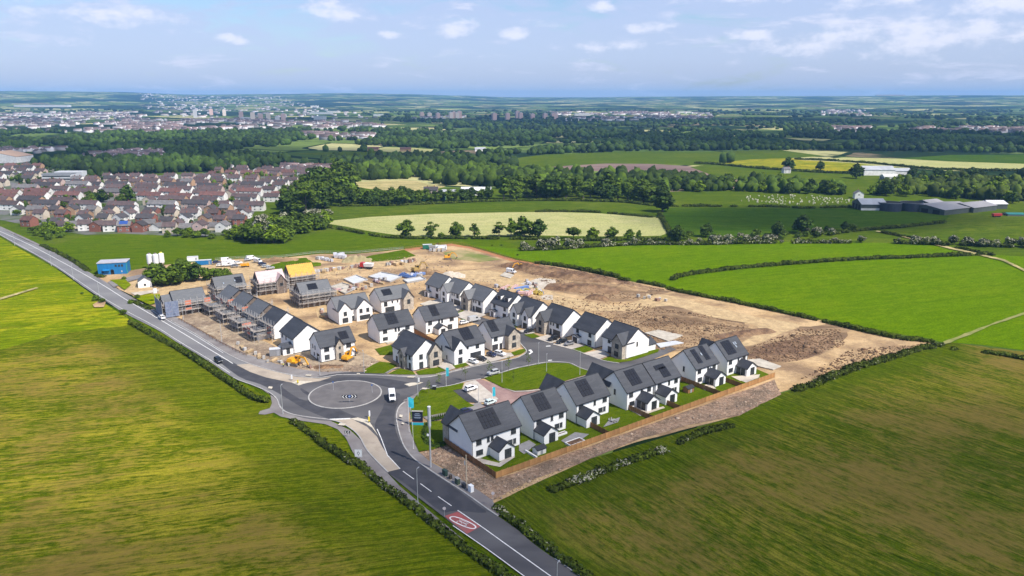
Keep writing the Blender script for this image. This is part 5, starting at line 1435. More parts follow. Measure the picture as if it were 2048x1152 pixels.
# ---- hedges
def hedge(label, px, w, h, blossom=0.0, dens=34, cat='hedge', mat_=None, world=None, gap=0.0, leaf=0.34):
    rng = np.random.default_rng(abs(hash(label)) % 1000 if False else len(label) * 17 + int(px[0][0]) if px else 5)
    line = catmull(world or gpoly(px), 6)
    V, T, C, K = [], [], [], []
    off = 0
    run = 0.0
    step = max(1.2, w * 0.55)
    for a, b in zip(line, line[1:]):
        d = b - a
        L = d.length
        nrm = Vector((-d.y, d.x)).normalized()
        k = max(1, round(L / step))
        for i in range(k):
            p = a + d * ((i + 0.5) / k)
            n1 = noise.noise(Vector((p.x * 0.12, p.y * 0.12, 1.7)))
            n2 = noise.noise(Vector((p.x * 0.45, p.y * 0.45, 6.1)))
            if gap and n1 < -0.5 + gap:
                continue
            hh = h * (1 + 0.5 * n1 + 0.35 * n2)
            ww = w * (1 + 0.35 * n2)
            c = p + nrm * (0.3 * w * n2)
            lobes = [(c.x, c.y, hh * 0.45, ww * 0.55 + 0.2, ww * 0.55 + 0.2, hh * 0.55)]
            v, t, cc, kk = leaf_cloud(rng, lobes, int(dens * step * (0.6 + hh * 0.3)), leaf, core=0.72)
            V.append(v); T.append(t + off); C.append(cc); K.append(kk)
            off += len(v)
    v, t, c, k_ = (np.concatenate(q) for q in (V, T, C, K))
    mi = None
    mats = [mat_ or M_leaf_h]
    if blossom:
        mats.append(M_blossom)
        f = np.array([noise.noise(Vector((q[0] * 0.16, q[1] * 0.16, 2.2))) for q in v[t[:, 0]]])
        mi = ((k_ == 1) & (rng.uniform(size=len(t)) < blossom * np.clip(f * 2.2 + 0.35, 0, 1))).astype(int)
    o = v.mean(0) * np.array([1, 1, 0])
    return tag(ob('hedge', np_mesh('hedge', v - o, t, mats, c, mi), loc=tuple(o)), label, cat)

hedge('clipped hedge between the bleached road and the yellow mown field', [(262, 648), (300, 669), (356, 699), (416, 737), (467, 772), (505, 797), (532, 806)], 2.1, 1.7)
hedge('ragged hedge along the lower road, mown field side, running down from the sign', [(585, 845), (612, 862), (640, 886), (680, 912), (705, 930)], 2.0, 1.4, 0.12, gap=0.08)
hedge('long roadside hedge with scattered blossom beside the red speed patch', [(712, 925), (740, 950), (770, 975), (834, 1022), (880, 1060), (930, 1098), (1000, 1150), (1080, 1210)], 1.9, 1.35, 0.16)
hedge('hedge starting at a short signpost on the field side of the lower road', [(992, 1016), (1030, 1048), (1090, 1094), (1150, 1140), (1230, 1200)], 1.8, 1.35, 0.14)
hedge('blossoming hedge fragment in the field beyond the stony margin', [(1088, 990), (1150, 968), (1200, 947), (1260, 925), (1330, 902)], 2.8, 1.4, 0.42, gap=0.2)
hedge('short green hedge fragment in the field, right after the blossoming one', [(1356, 888), (1400, 870), (1465, 852)], 2.4, 1.3, 0.1)
hedge('overgrown bank hedge at the bare end of the building site', [(1590, 782), (1640, 765), (1700, 741), (1760, 724), (1820, 705), (1882, 691)], 3.6, 1.5, 0.05)
hedge('long boundary hedge between sandy soil and the bright pasture', [(1238, 560), (1310, 571), (1350, 583), (1420, 597), (1500, 613), (1580, 630), (1660, 648), (1740, 667), (1800, 679), (1868, 686)], 2.6, 1.9, gap=0.06)
hedge('broken hedge behind the dark spoil heap', [(1072, 528), (1100, 531), (1140, 537), (1170, 543), (1205, 550), (1236, 556)], 2.6, 2.4, gap=0.3)
hedge('curving hedge across the bright pasture', [(1345, 561), (1370, 552), (1420, 545), (1500, 536), (1600, 528), (1700, 521), (1800, 517), (1900, 513), (1985, 510)], 3.2, 2.2, gap=0.04, leaf=0.45)
hedge('thin hedge along the near edge of the pale field', [(655, 455), (700, 463), (740, 471), (790, 477), (900, 478), (1040, 479), (1180, 482), (1330, 480)], 3.0, 2.0, gap=0.22, leaf=0.5, dens=20)
hedge('thin hedge between the pale field and the strip field', [(1072, 424.5), (1160, 424), (1220, 427.5), (1290, 434), (1328, 436)], 3.0, 1.8, gap=0.2, leaf=0.5, dens=18)
hedge('short hedge down the end of the pale field', [(1318, 430), (1330, 450), (1342, 474)], 3.0, 2.4, leaf=0.5, dens=18)
hedge('hedge below the grazing flock', [(1335, 413), (1450, 413.5), (1560, 414.5), (1600, 417), (1700, 415)], 3.4, 2.0, leaf=0.6, dens=16, gap=0.15)
hedge('hedge above the strip field under the tree belt', [(680, 413), (800, 411), (900, 407), (1000, 403), (1120, 402), (1240, 405), (1305, 412)], 3.4, 2.2, leaf=0.6, dens=16)
hedge('hedge below the buttercup field', [(1390, 327), (1440, 330), (1500, 336), (1580, 342), (1650, 346), (1720, 348)], 5.0, 3.0, leaf=1.0, dens=8)
hedge('hedge above the buttercup field beside the barley', [(1590, 319), (1660, 322), (1750, 328), (1850, 338), (1960, 342), (2080, 342)], 5.0, 3.0, leaf=1.0, dens=8)
hedge('hedge along the dark pasture above the lane', [(1640, 473), (1720, 462), (1800, 456), (1890, 446)], 3.2, 2.2, gap=0.2, leaf=0.5, dens=16)
hedge('bushy hedge with white blossom along the bright pasture', [(1040, 502), (1110, 500), (1200, 494), (1300, 490), (1400, 490), (1500, 488), (1600, 487), (1700, 487)], 3.4, 2.6, 0.4, gap=0.12, leaf=0.5, dens=20)
hedge('bushy hedge with blossom at the end of the farm lane', [(1790, 488), (1850, 490), (1910, 491), (1980, 494), (2060, 497)], 4.0, 3.2, 0.3, gap=0.1, leaf=0.5, dens=20)
hedge('low hedge along the farm lane', [(1765, 466), (1830, 479), (1880, 492), (1940, 503), (1985, 512)], 3.0, 1.8, gap=0.25, leaf=0.5, dens=18)
hedge('hedge along the track into the right hand field', [(1905, 700), (1960, 705), (2060, 722), (2200, 750)], 2.6, 1.3, gap=0.2)
hedge('scrubby strip on the far side of the bleached road', [(84, 492), (140, 519), (182, 546), (205, 556)], 3.0, 1.3, gap=0.1)
hedge('scrubby strip before the netted house', [(262, 604), (284, 612), (300, 620)], 2.6, 1.2)
hedge('dark clipped hedge curving round the corner lawn of the first house', [(856, 851), (850, 866), (853, 884), (868, 894), (887, 893)], 1.6, 1.2, leaf=0.24, mat_=M_leaf_d)
# row of small cone shrubs by the corner lawn
cone = None
for i in range(7):
    p = G(864 + i * 4.3, 845 - i * 1.0)
    if cone is None:
        rng = np.random.default_rng(4)
        v, t, c, k_ = leaf_cloud(rng, [(0, 0, 0.5, 0.45, 0.45, 0.5), (0, 0, 1.0, 0.32, 0.32, 0.5), (0, 0, 1.45, 0.18, 0.18, 0.35)], 150, 0.14)
        cone = np_mesh('cone_shrub', v, t, [M_leaf_d], c)
    tag(ob('cone_shrub', cone, loc=(p.x, p.y, Z0 + 0.05), rot=i * 0.9), 'small dark cone shrub in the row by the corner lawn', 'shrub', 'cone shrubs by the corner lawn')
# young street trees on the estate lawns
for i, (x, y, h) in enumerate(((878, 752 + 26, 32), (931, 764, 32), (980, 756, 34), (1017, 748, 34), (1057, 738, 30), (858, 790, 26), (840, 812, 24), (1027, 766, 22))):
    tree_px('sapling', x, y, h, ['sapling beside the dark litter bin on the corner lawn', 'sapling at the lawn corner near the white car', 'sapling where the grey car drives past', 'sapling on the lawn edge opposite the parked white car', 'sapling at the brown verge by the junction', 'staked sapling on the corner lawn behind the mast', 'thin sapling nearest the teal banner', 'sapling in the middle of the large green'][i], cat='young tree', width=0.8)

# ---- woods: crowns one cannot count
def woodland(name, polys, spacing, r0, seed, m, avoid=(), sub=1, grow=0.0, hf=1.0, keep=1.0):
    rng = np.random.default_rng(seed)
    P = []
    for poly in polys:
        w = np.array([[q.x, q.y] for q in gpoly(poly)])
        lo, hi = w.min(0), w.max(0)
        far = np.median(w[:, 1])
        n = int((hi[0] - lo[0]) * (hi[1] - lo[1]) / spacing ** 2)
        pts = rng.uniform(lo, hi, (n, 2))
        pts = pts[in_poly(pts[:, 0], pts[:, 1], w)]
        P.append(pts)
    pts = np.concatenate(P)
    for a in avoid:
        w = np.array([[q.x, q.y] for q in gpoly(a)])
        pts = pts[~in_poly(pts[:, 0], pts[:, 1], w)]
    if keep < 1:
        f = np.array([noise.noise(Vector((x / 260, y / 260, seed))) + 0.5 * noise.noise(Vector((x / 90, y / 90, seed))) for x, y in pts])
        pts = pts[f > np.quantile(f, 1 - keep)]
    n = len(pts)
    B, F = (ICO1 if sub == 1 else ICO2)
    dist = np.hypot(pts[:, 0], pts[:, 1])
    r = r0 * (1 + grow * dist / 1000) * rng.uniform(0.65, 1.35, n)
    hh = r * rng.uniform(0.8, 1.5, n) * hf
    jit = rng.uniform(0.55, 1.30, (n, len(B), 1)) if sub == 2 else rng.uniform(0.72, 1.25, (n, len(B), 1))
    v = B[None] * jit * np.stack([r, r * rng.uniform(0.85, 1.15, n), hh], 1)[:, None, :]
    zc = np.array([hill_height(x, y) if y * y + x * x > 6.25e6 else 0.0 for x, y in pts])
    v[:, :, 0] += pts[:, 0, None]
    v[:, :, 1] += pts[:, 1, None]
    v[:, :, 2] += (zc + hh * 0.75)[:, None]
    f = (F[None] + (np.arange(n) * len(B))[:, None, None]).reshape(-1, 3)
    cl = np.array([noise.noise(Vector((x / 130, y / 130, 9))) for x, y in pts])
    tint = np.clip(0.38 + cl * 0.75 + rng.normal(scale=0.24, size=n), 0, 1)
    o = ob(name, np_mesh(name, v.reshape(-1, 3), f, [m], np.repeat(tint, len(B))))
    o['kind'] = 'stuff'
    return n

TOWNS = [[(-150, 228), (280, 226), (300, 240), (280, 268), (0, 264), (-150, 262)], [(200, 242), (480, 240), (760, 246), (770, 256), (500, 262), (280, 268)], [(280, 208), (560, 210), (760, 232), (760, 246), (560, 246), (300, 236)], [(1090, 224), (1420, 226), (1430, 240), (1130, 242)], [(820, 232), (930, 232), (930, 240), (820, 240)], [(1640, 220), (1740, 221), (1740, 233), (1640, 231)], [(1820, 256), (2100, 258), (2100, 267), (1830, 264)], [(600, 268), (760, 272), (740, 280), (640, 280)], [(1660, 256), (1745, 257), (1740, 266), (1670, 265)]]
FIELDS_FAR = [[(1000, 320), (1090, 309), (1250, 303), (1420, 304), (1560, 300), (1650, 312), (1480, 322), (1400, 331), (1260, 327), (1150, 331), (1040, 337)],
              [(1020, 339), (1110, 333), (1210, 327), (1310, 328), (1390, 333), (1470, 340), (1530, 348), (1440, 352), (1340, 349), (1230, 343), (1130, 341)],
              [(735, 297), (770, 293), (830, 295), (885, 298), (880, 310), (735, 310)], [(470, 311), (700, 303), (860, 306), (970, 308), (960, 317), (700, 319), (470, 318)], [(690, 371), (720, 361), (790, 358), (836, 358), (862, 366), (905, 372), (1000, 374), (1000, 392), (800, 396), (690, 396)], [(230, 281), (420, 279), (420, 285), (230, 286)], [(620, 262), (700, 262), (700, 268), (620, 268)], [(940, 302), (1010, 302), (1010, 309), (940, 309)],
              [(182, 357), (220, 351), (300, 347), (360, 345), (410, 343), (390, 352), (300, 358), (240, 362)], [(-900, 300), (120, 305), (330, 306), (330, 322), (160, 322), (60, 330), (-900, 330)], [(1310, 273), (1370, 272), (1380, 280), (1330, 282)],
              [(1670, 254), (1740, 252), (1740, 264), (1670, 266)]]
woodland('woodland', [[(690, 341), (960, 343), (1040, 350), (1130, 355), (1230, 357), (1340, 360), (1420, 366), (1340, 376), (1330, 392), (1180, 388), (1000, 384), (960, 380), (900, 374), (860, 368), (836, 360), (790, 359), (720, 362), (690, 372)]], 8.2, 5.4, 21, M_wood, FIELDS_FAR, sub=2)
woodland('woodland', [[(1745, 388), (1800, 374), (1900, 368), (2080, 374), (2100, 404), (2000, 404), (1880, 394)]], 7.0, 4.6, 27, leaf_mat('sunny_canopy', (0.085, 0.125, 0.012), (0.050, 0.082, 0.010), tint=0.6, rand=0.0), (), sub=2)  # brighter canopy copy for this belt, sunlight put into its colour
woodland('woodland', [[(1330, 386), (1345, 372), (1440, 366), (1560, 368), (1690, 384), (1690, 391), (1560, 387), (1420, 382)]], 8.0, 4.6, 28, M_wood, (), sub=2, keep=0.8)
woodland('woodland', [[(1040, 338), (1060, 327), (1140, 319), (1230, 316), (1250, 323), (1150, 331)], [(1390, 328), (1400, 318), (1480, 310), (1590, 304), (1600, 314), (1500, 320), (1440, 328)], [(2040, 366), (2060, 352), (2140, 350), (2140, 372)]], 9.5, 6.0, 22, M_wood_f, FIELDS_FAR, sub=1, hf=1.2)
woodland('woodland', [[(-500, 318), (-300, 292), (100, 292), (330, 300), (560, 302), (700, 306), (960, 312), (1010, 322), (1040, 338), (700, 339), (640, 336), (520, 338), (420, 346), (180, 356), (150, 345), (60, 330), (0, 325)]], 11, 5.4, 23, M_wood_f, FIELDS_FAR, keep=0.70, sub=2)
woodland('woodland', [[(-700, 296), (-500, 262), (300, 262), (900, 262), (1500, 268), (2100, 270), (2500, 274), (2500, 310), (2100, 307), (1560, 300), (1250, 303), (1000, 312), (700, 304), (330, 298), (100, 292)]], 14, 5.8, 24, M_wood_f, FIELDS_FAR + TOWNS, keep=0.70, hf=0.85)
woodland('woodland', [[(-900, 262), (-700, 246), (700, 240), (2400, 244), (2700, 270), (1500, 268), (900, 262), (300, 262)]], 27, 8.0, 25, M_wood_f, FIELDS_FAR + TOWNS, keep=0.42, hf=0.7)
woodland('woodland', [[(-1200, 246), (-900, 222), (2900, 222), (2700, 246), (700, 240)]], 50, 12, 26, M_wood_f, TOWNS, keep=0.26, hf=0.5)
woodland('garden_shrubbery', [[(0, 440), (0, 330), (150, 332), (300, 356), (420, 348), (560, 340), (680, 340), (600, 380), (520, 404), (500, 440), (452, 468), (250, 464), (100, 458)]], 15, 2.3, 29, leaf_mat('garden_leaf', (0.060, 0.100, 0.012), (0.036, 0.068, 0.010), tint=0.6, rand=0.0), (), sub=2, keep=0.6)
# ================================================================== SUBURB, FARMS, FAR TOWN
SW = {'white': mat('suburb_white', (0.74, 0.72, 0.69), (0.62, 0.60, 0.57), 0.3, 0.9, 3, rand=0.12), 'cream': mat('suburb_cream', (0.52, 0.45, 0.36), (0.45, 0.38, 0.30), 0.3, 0.9, 3, rand=0.12),
      'red brick': mat('suburb_brick', (0.26, 0.10, 0.07), (0.20, 0.08, 0.06), 1.5, 0.9, 3, rand=0.15), 'tan brick': mat('suburb_tan', (0.40, 0.25, 0.15), (0.32, 0.20, 0.13), 1.5, 0.9, 3, rand=0.15),
      'pinkish': mat('suburb_pink', (0.50, 0.37, 0.33), (0.42, 0.31, 0.28), 0.4, 0.9, 3, rand=0.12)}
SR = {'brown': mat('suburb_roof_brown', (0.100, 0.068, 0.066), (0.068, 0.048, 0.048), 0.5, 0.8, 4, rand=0.2), 'dark': mat('suburb_roof_dark', (0.062, 0.055, 0.058), (0.045, 0.040, 0.043), 0.5, 0.8, 4, rand=0.2),
      'grey': mat('suburb_roof_grey', (0.15, 0.14, 0.14), (0.11, 0.105, 0.105), 0.5, 0.8, 4, rand=0.2), 'rust red': mat('suburb_roof_red', (0.145, 0.068, 0.058), (0.10, 0.050, 0.045), 0.5, 0.8, 4, rand=0.2)}
M_white = mat('white_paint', (0.78, 0.78, 0.77), rough=0.6)
SHAPES = {'bungalow': (11, 8, 2.7, 2.5), 'detached': (9, 8, 4.9, 2.7), 'semi-detached': (14, 8, 4.9, 2.8), 'terraced': (25, 8, 5.0, 2.9)}

def suburb_house(shape, wall, roof, p, ang, label, group, solar=False):
    key = ('sub', shape)
    if key not in _mesh_cache:
        L, W, ez, rs = SHAPES[shape]
        O, a, b = V2(-L / 2, -W / 2), V2(1, 0), V2(0, 1)
        wm = gable_walls(MB(), O, a, L, b, W, -0.5, ez, rs).mesh('wall', SW['white'])
        rm = gable_roof(MB(), O, a, L, b, W, ez, rs, obb=0.45, th=0.2).mesh('roof', SR['brown'])
        ch = MB().box(-0.45, 0.45, -0.3, 0.3, 0, 1.9).cyl((0.2, 0, 1.9), (0.2, 0, 2.3), 0.12, n=5).cyl((-0.2, 0, 1.9), (-0.2, 0, 2.3), 0.12, n=5).mesh('chimney', SW['red brick'])
        wn = MB().box(-0.75, 0.75, -0.06, 0.0, 0, 1.2, 0).box(-0.64, -0.04, -0.09, -0.05, 0.1, 1.1, 1).box(0.04, 0.64, -0.09, -0.05, 0.1, 1.1, 1).mesh('window', [M_white, M_glass])
        _mesh_cache[key] = (wm, rm, ch, wn)
    L, W, ez, rs = SHAPES[shape]
    wm, rm, ch, wn = _mesh_cache[key]
    r = thing('suburb_house', label, 'house', (p.x, p.y, 0.2), ang, group)
    for nm, me, m_ in (('wall', wm, SW[wall]), ('roof', rm, SR[roof])):
        k = (key, nm, m_.name)
        if k not in _mesh_cache:
            _mesh_cache[k] = me.copy()
            _mesh_cache[k].materials[0] = m_
        ob(nm, _mesh_cache[k], parent=r)
    for x in ([L * 0.3] if L < 12 else [-L * 0.25, L * 0.25]):
        ob('chimney', ch, parent=r, loc=(x, 0, ez + rs - 0.9))
    n = max(2, int(L / 4.5))
    for i in range(n):
        for z in ((0.9, 3.2) if ez > 4 else (0.9,)):
            ob('window', wn, parent=r, loc=(-L / 2 + L * (i + 0.5) / n, -W / 2 - 0.01, z))
    if ez > 4:
        ob('window', wn, parent=r, loc=(-L / 2 - 0.01, 0.5, 3.3), rot=R(-90))
    if solar:
        sp = MB()
        pt = math.atan2(rs, W / 2)
        for c in range(5):
            for q in range(2):
                s = 1.1 + q * 1.75
                sp.hexa([(-3.2 + c * 1.15 + dx, -W / 2 + (s + dy) * math.cos(pt), ez + (s + dy) * math.sin(pt) + 0.32 + dz) for dz in (0, 0.05) for dx, dy in ((0, 0), (1.1, 0), (1.1, 1.7), (0, 1.7))])
        ob('solar_panel', sp, mat('blue_solar', (0.03, 0.08, 0.30), rough=0.3), r)
    return r

FRONT = [  # the row of houses one can tell apart along the meadow
    (60, 452, 'detached', 'red brick', 'rust red', -20, 'small orange red house alone behind bushes beside the road bend'), (118, 457, 'bungalow', 'white', 'brown', 80, 'low white bungalow with a wide gable, left end of the meadow row'),
    (150, 456, 'bungalow', 'cream', 'grey', 10, 'low cream bungalow beside the wide white gable'), (172, 460, 'detached', 'white', 'brown', 15, 'white house with a bright side gable left of a dark brick one'),
    (197, 462, 'detached', 'red brick', 'brown', 80, 'red brick house with its gable to the meadow, between two white houses'), (223, 462, 'detached', 'white', 'brown', 8, 'white house between two red brick houses on the meadow row'),
    (252, 463, 'detached', 'red brick', 'grey', 5, 'brick house with a blue solar roof on the meadow row'), (281, 463, 'detached', 'red brick', 'dark', 84, 'dark red brick gabled house right of the blue solar roof'),
    (300, 459, 'detached', 'tan brick', 'grey', 12, 'brick house set back behind the dark red gable'), (317, 460, 'bungalow', 'white', 'grey', 78, 'pale blue white gabled house on the meadow row'),
    (341, 465, 'detached', 'cream', 'brown', 6, 'square tan house standing forward of the meadow row'), (356, 459, 'detached', 'tan brick', 'brown', 88, 'orange brick gable just behind the square tan house'),
    (376, 461, 'bungalow', 'white', 'grey', 5, 'white bungalow with grey roof right of the orange brick gable'), (402, 462, 'detached', 'pinkish', 'brown', 80, 'pinkish house half hidden by garden bushes'),
    (428, 459, 'bungalow', 'cream', 'grey', 0, 'long grey roofed bungalow near the thicket'), (447, 463, 'detached', 'white', 'grey', 82, 'white gabled house nearest the thicket'), (468, 448, 'detached', 'tan brick', 'brown', 10, 'tan house with brown roof beside the thicket'),
    (491, 436, 'detached', 'white', 'brown', 85, 'white end house where the suburb meets the thicket')]
for i, (x, y, sh, w, rf, a, lab) in enumerate(FRONT):
    p = G(x, y)
    suburb_house(sh, w, rf, p, R(a) - math.atan2(p.x, p.y) * 0.2, lab, 'houses of the suburb facing the meadow', solar=(i == 6))
ORD = ['second', 'third', 'fourth', 'fifth', 'sixth', 'seventh', 'eighth', 'ninth', 'tenth', 'eleventh', 'twelfth', 'thirteenth', 'fourteenth', 'fifteenth', 'sixteenth']
rs_ = random.Random(5)
ROWS = [(448, 100, 470), (438, 70, 495), (428, 20, 500), (419, -15, 505), (410, -15, 515), (402, -15, 535), (394, -15, 560), (386, -15, 585), (379, -15, 600), (372, -15, 610), (366, 10, 625), (360, -15, 640), (354, -15, 170), (353.5, 415, 650), (348, -15, 160), (347, 430, 680), (342.5, -15, 90), (342, 440, 690), (337.5, -15, 80), (337, 560, 690)]
nrow = 0
for y, x0, x1 in ROWS:
    if x0 < 400:
        nrow += 1
    od = ORD[min(nrow - 1, 14)]
    far_t = y < 424
    x = x0 + rs_.uniform(0, 8)
    street = rs_.choice(['terraced', 'semi-detached']) if far_t else 'detached'
    rf_row = rs_.choice(['brown', 'brown', 'dark', 'brown', 'rust red'])
    while x < x1:
        sh = street if rs_.random() < 0.65 else rs_.choice(['detached', 'semi-detached', 'bungalow'])
        yy = y + rs_.uniform(-2.2, 2.2)
        p = G(x, yy)
        pxm = F_PX / (p.y * math.cos(PITCH) + CAM_H * math.sin(PITCH))
        L = SHAPES[sh][0]
        gable = sh in ('detached', 'bungalow') and rs_.random() < 0.4
        wl = rs_.choice(['white', 'white', 'white', 'cream', 'pinkish', 'tan brick'] if far_t else ['white', 'red brick', 'tan brick', 'cream', 'white'])
        rf = rf_row if rs_.random() < 0.7 else rs_.choice(['brown', 'dark', 'grey', 'brown'])
        cxp = x + L * pxm / 2
        if not (any(abs(cxp - a) < 17 and abs(yy - b) < 14 for a, b in ((205, 405), (257, 401), (155, 350), (30, 375))) or (88 < cxp < 150 and 335 < yy < 366)):
            side = ', road side' if cxp < 140 else (', mid row' if cxp < 330 else (', thicket side' if cxp < 520 else ', far grove side'))
            lab = f'{wl} {sh} house, {rf} roof, {od} row back from the meadow{side}'
            suburb_house(sh, wl, rf, G(cxp, yy), (R(90) if gable else 0) + R(rs_.uniform(-9, 9)) + R(-6), lab, lab.replace('house', 'houses'))
        x += (L if not gable else 8) * pxm + rs_.uniform(2.5, 10.0) * pxm

# school, hall
def block(name, label, cat, p, ang, parts, group=None):
    """plain building from boxes: (part name, x0, x1, y0, y1, z0, z1, material)"""
    r = thing(name, label, cat, (p.x, p.y, 0.15), ang, group)
    for (nm, x0, x1, y0, y1, z0, z1, m_) in parts:
        ob(nm, MB().box(x0, x1, y0, y1, z0, z1), m_, r)
    return r
M_pale = mat('pale_cladding', (0.55, 0.56, 0.58), (0.48, 0.49, 0.51), 0.2, 0.7)
M_metal = mat('sheet_metal_roof', (0.42, 0.43, 0.45), (0.35, 0.36, 0.38), 0.15, 0.5, 4, vec=(1, 0.2, 1))
block('school', 'long pale flat roofed school with window bands in the suburb', 'school', G(118, 361), R(2), [('wall', -16, 18, -6, 6, 0, 8, M_pale), ('roof', -16.4, 18.4, -6.4, 6.4, 8, 8.5, M_lead), ('window', -15, 17, -6.05, -5.95, 1.2, 2.8, M_glass), ('window', -15, 17, -6.05, -5.95, 4.6, 6.4, M_glass), ('rear_wing', -12, 20, 14, 26, 0, 9, M_pale)])
hl = thing('sports_hall', 'large white hall with a shallow tan roof at the edge of the suburb', 'hall', (G(0, 326).x, G(0, 326).y, 0.1), 0)
ob('wall', gable_walls(MB(), V2(-40, 0), V2(0, 1), 40, V2(1, 0), 66, 0, 9, 7), SW['white'], hl)
ob('roof', gable_roof(MB(), V2(-40, 0), V2(0, 1), 40, V2(1, 0), 66, 9, 7, th=0.5), mat('tan_roof', (0.50, 0.33, 0.22), rough=0.7), hl)

# farms on the right
def shed(label, p, ang, L, W, ez, rise, wall, roof, group=None, name='barn', skirt=None, cat='barn'):
    r = thing(name, label, cat, (p.x, p.y, 0.15), ang, group)
    ob('wall', gable_walls(MB(), V2(0, 0), V2(1, 0), L, V2(0, 1), W, -0.3, ez, rise), wall, r)
    ob('roof', gable_roof(MB(), V2(0, 0), V2(1, 0), L, V2(0, 1), W, ez, rise, th=0.2, obb=0.5), roof, r)
    if skirt:
        ob('base_wall', MB().box(-0.1, L + 0.1, -0.12, 0.0, 0, 1.8), skirt, r)
    dr = MB()
    for i in range(3):
        dr.box(-0.08, -0.02, W * (0.12 + 0.3 * i), W * (0.30 + 0.3 * i), 0, ez * 0.85)
    ob('opening', dr, M_dark, r)  # flat panels on the wall, the unlit inside painted near-black
    return r
M_olive = mat('green_cladding', (0.07, 0.085, 0.075), (0.055, 0.065, 0.06), 0.3, 0.7)
M_fibre = mat('fibre_cement', (0.26, 0.25, 0.26), (0.31, 0.30, 0.305), 0.12, 0.85, 5, c3=(0.25, 0.24, 0.25), scale3=0.06)
shed('farm barn with a pale grey roof, dark gable and low white wall', G(1722, 421), R(-2), 22, 20, 5.2, 3.8, M_olive, M_metal, skirt=SW['white'])
for i, (x, y) in enumerate(((1789, 424), (1832, 424))):
    p = G(x, y)
    r = thing('slurry_store', ['dark round slurry tank touching the pale roofed barn', 'dark round slurry tank between the other tank and the big sheds'][i], 'tank', (p.x, p.y + 9, 0.1), 0, 'slurry tanks by the barns')
    ob('wall', MB().cyl((0, 0, 0), (0, 0, 7.0), 9.3, n=28, cap=False), mat('tank_panels', (0.022, 0.030, 0.055), (0.035, 0.042, 0.07), 0.8, 0.5, vec=(1, 1, 0.2)), r)
    ob('rim', MB().cyl((0, 0, 6.9), (0, 0, 7.15), 9.45, n=28, cap=False), M_metal, r)
    ob('slurry', MB().cyl((0, 0, 0), (0, 0, 6.6), 9.2, n=28), M_dark, r)
a_ = R(-38)
for i, (x, y, L, W, lab) in enumerate(((1862, 418, 20, 18, 'grey roofed cattle shed beside the slurry tanks'), (1888, 431, 46, 34, 'widest low grey roofed cattle shed of the farm'), (1946, 426, 34, 24, 'cattle shed with pale skylight strips in its roof'), (1978, 418, 16, 14, 'small barn with a bright white roof at the tree belt'))):
    shed(lab, G(x, y), R(28) if i != 3 else R(0), L, W, 4.2, 2.4, M_olive, M_fibre if i != 3 else mat('bright_roof', (0.6, 0.6, 0.6), rough=0.5), 'cattle sheds of the farm')
shed('teal sheeted silage clamp at the farm edge', G(2016, 432), R(-4), 14, 9, 1.2, 0.8, mat('clamp_wall', (0.30, 0.29, 0.28), rough=0.9), mat('teal_sheet', (0.02, 0.16, 0.15), rough=0.5), name='silage_clamp', cat='silage clamp')
block('farm_trailer', 'red farm machine standing before the cattle sheds', 'farm machine', G(1993, 434), 0.2, [('body', -4, 4, -1.3, 1.3, 0.9, 2.8, mat('farm_red', (0.42, 0.03, 0.03), rough=0.5)), ('wheel', -2.8, -1.6, -1.4, 1.4, 0, 1.1, M_dark), ('wheel', 1.4, 2.6, -1.4, 1.4, 0, 1.1, M_dark)])
shed('large pale shed of the upper farm', G(1728, 351), R(-3), 38, 22, 7, 4, SW['white'], M_metal, 'sheds of the upper farm')
shed('long low pale shed of the upper farm', G(1776, 350), R(-3), 34, 14, 5, 3, SW['white'], M_metal, 'sheds of the upper farm')
shed('small white shed in front at the upper farm', G(1768, 360), R(4), 18, 10, 4, 2.2, SW['white'], SW['white'], 'sheds of the upper farm')
suburb_house('detached', 'white', 'grey', G(1572, 346), R(4), 'small white cottage under a dark tree in the buttercup fields', 'lone cottages')
suburb_house('detached', 'white', 'grey', G(1716, 397), R(78), 'white gabled farmhouse among trees behind the barns', 'lone cottages')
suburb_house('semi-detached', 'pinkish', 'dark', G(862, 389), R(2), 'stone farmhouse with two chimneys between trees and green sheds', 'lone cottages')
shed('bright white shed behind the farmstead trees', G(922, 391), R(0), 30, 12, 5, 2.6, SW['white'], mat('white_roof', (0.7, 0.7, 0.7), rough=0.5), 'sheds round the farmstead')
shed('low white shed beside the farmstead house', G(884, 391), R(4), 14, 9, 3.5, 1.8, SW['white'], M_metal, 'sheds round the farmstead')
M_gsh = mat('green_shed', (0.02, 0.13, 0.085), (0.03, 0.15, 0.10), 0.5, 0.6)
shed('green shed left of the stone farmhouse', G(824, 402), R(1), 16, 8, 4, 1.2, M_gsh, M_gsh, 'sheds round the farmstead')
shed('green shed right of the stone farmhouse', G(852, 401), R(-2), 18, 7, 3.6, 1.2, M_gsh, M_gsh, 'sheds round the farmstead')
for i, (x, y, L) in enumerate(((735, 302, 0), (800, 303, 0), (950, 303, 0))):
    p = G(x, y)
    shed(['brick farmhouse row in the pale far field', 'low brick building at the end of the pale far field', 'white far farm on the strip between woods'][i], p, R(5 * i), 20, 9, 4.5, 2.5, SW['tan brick'] if i < 2 else SW['white'], SR['rust red'] if i < 2 else M_metal, 'far farms between the woods')

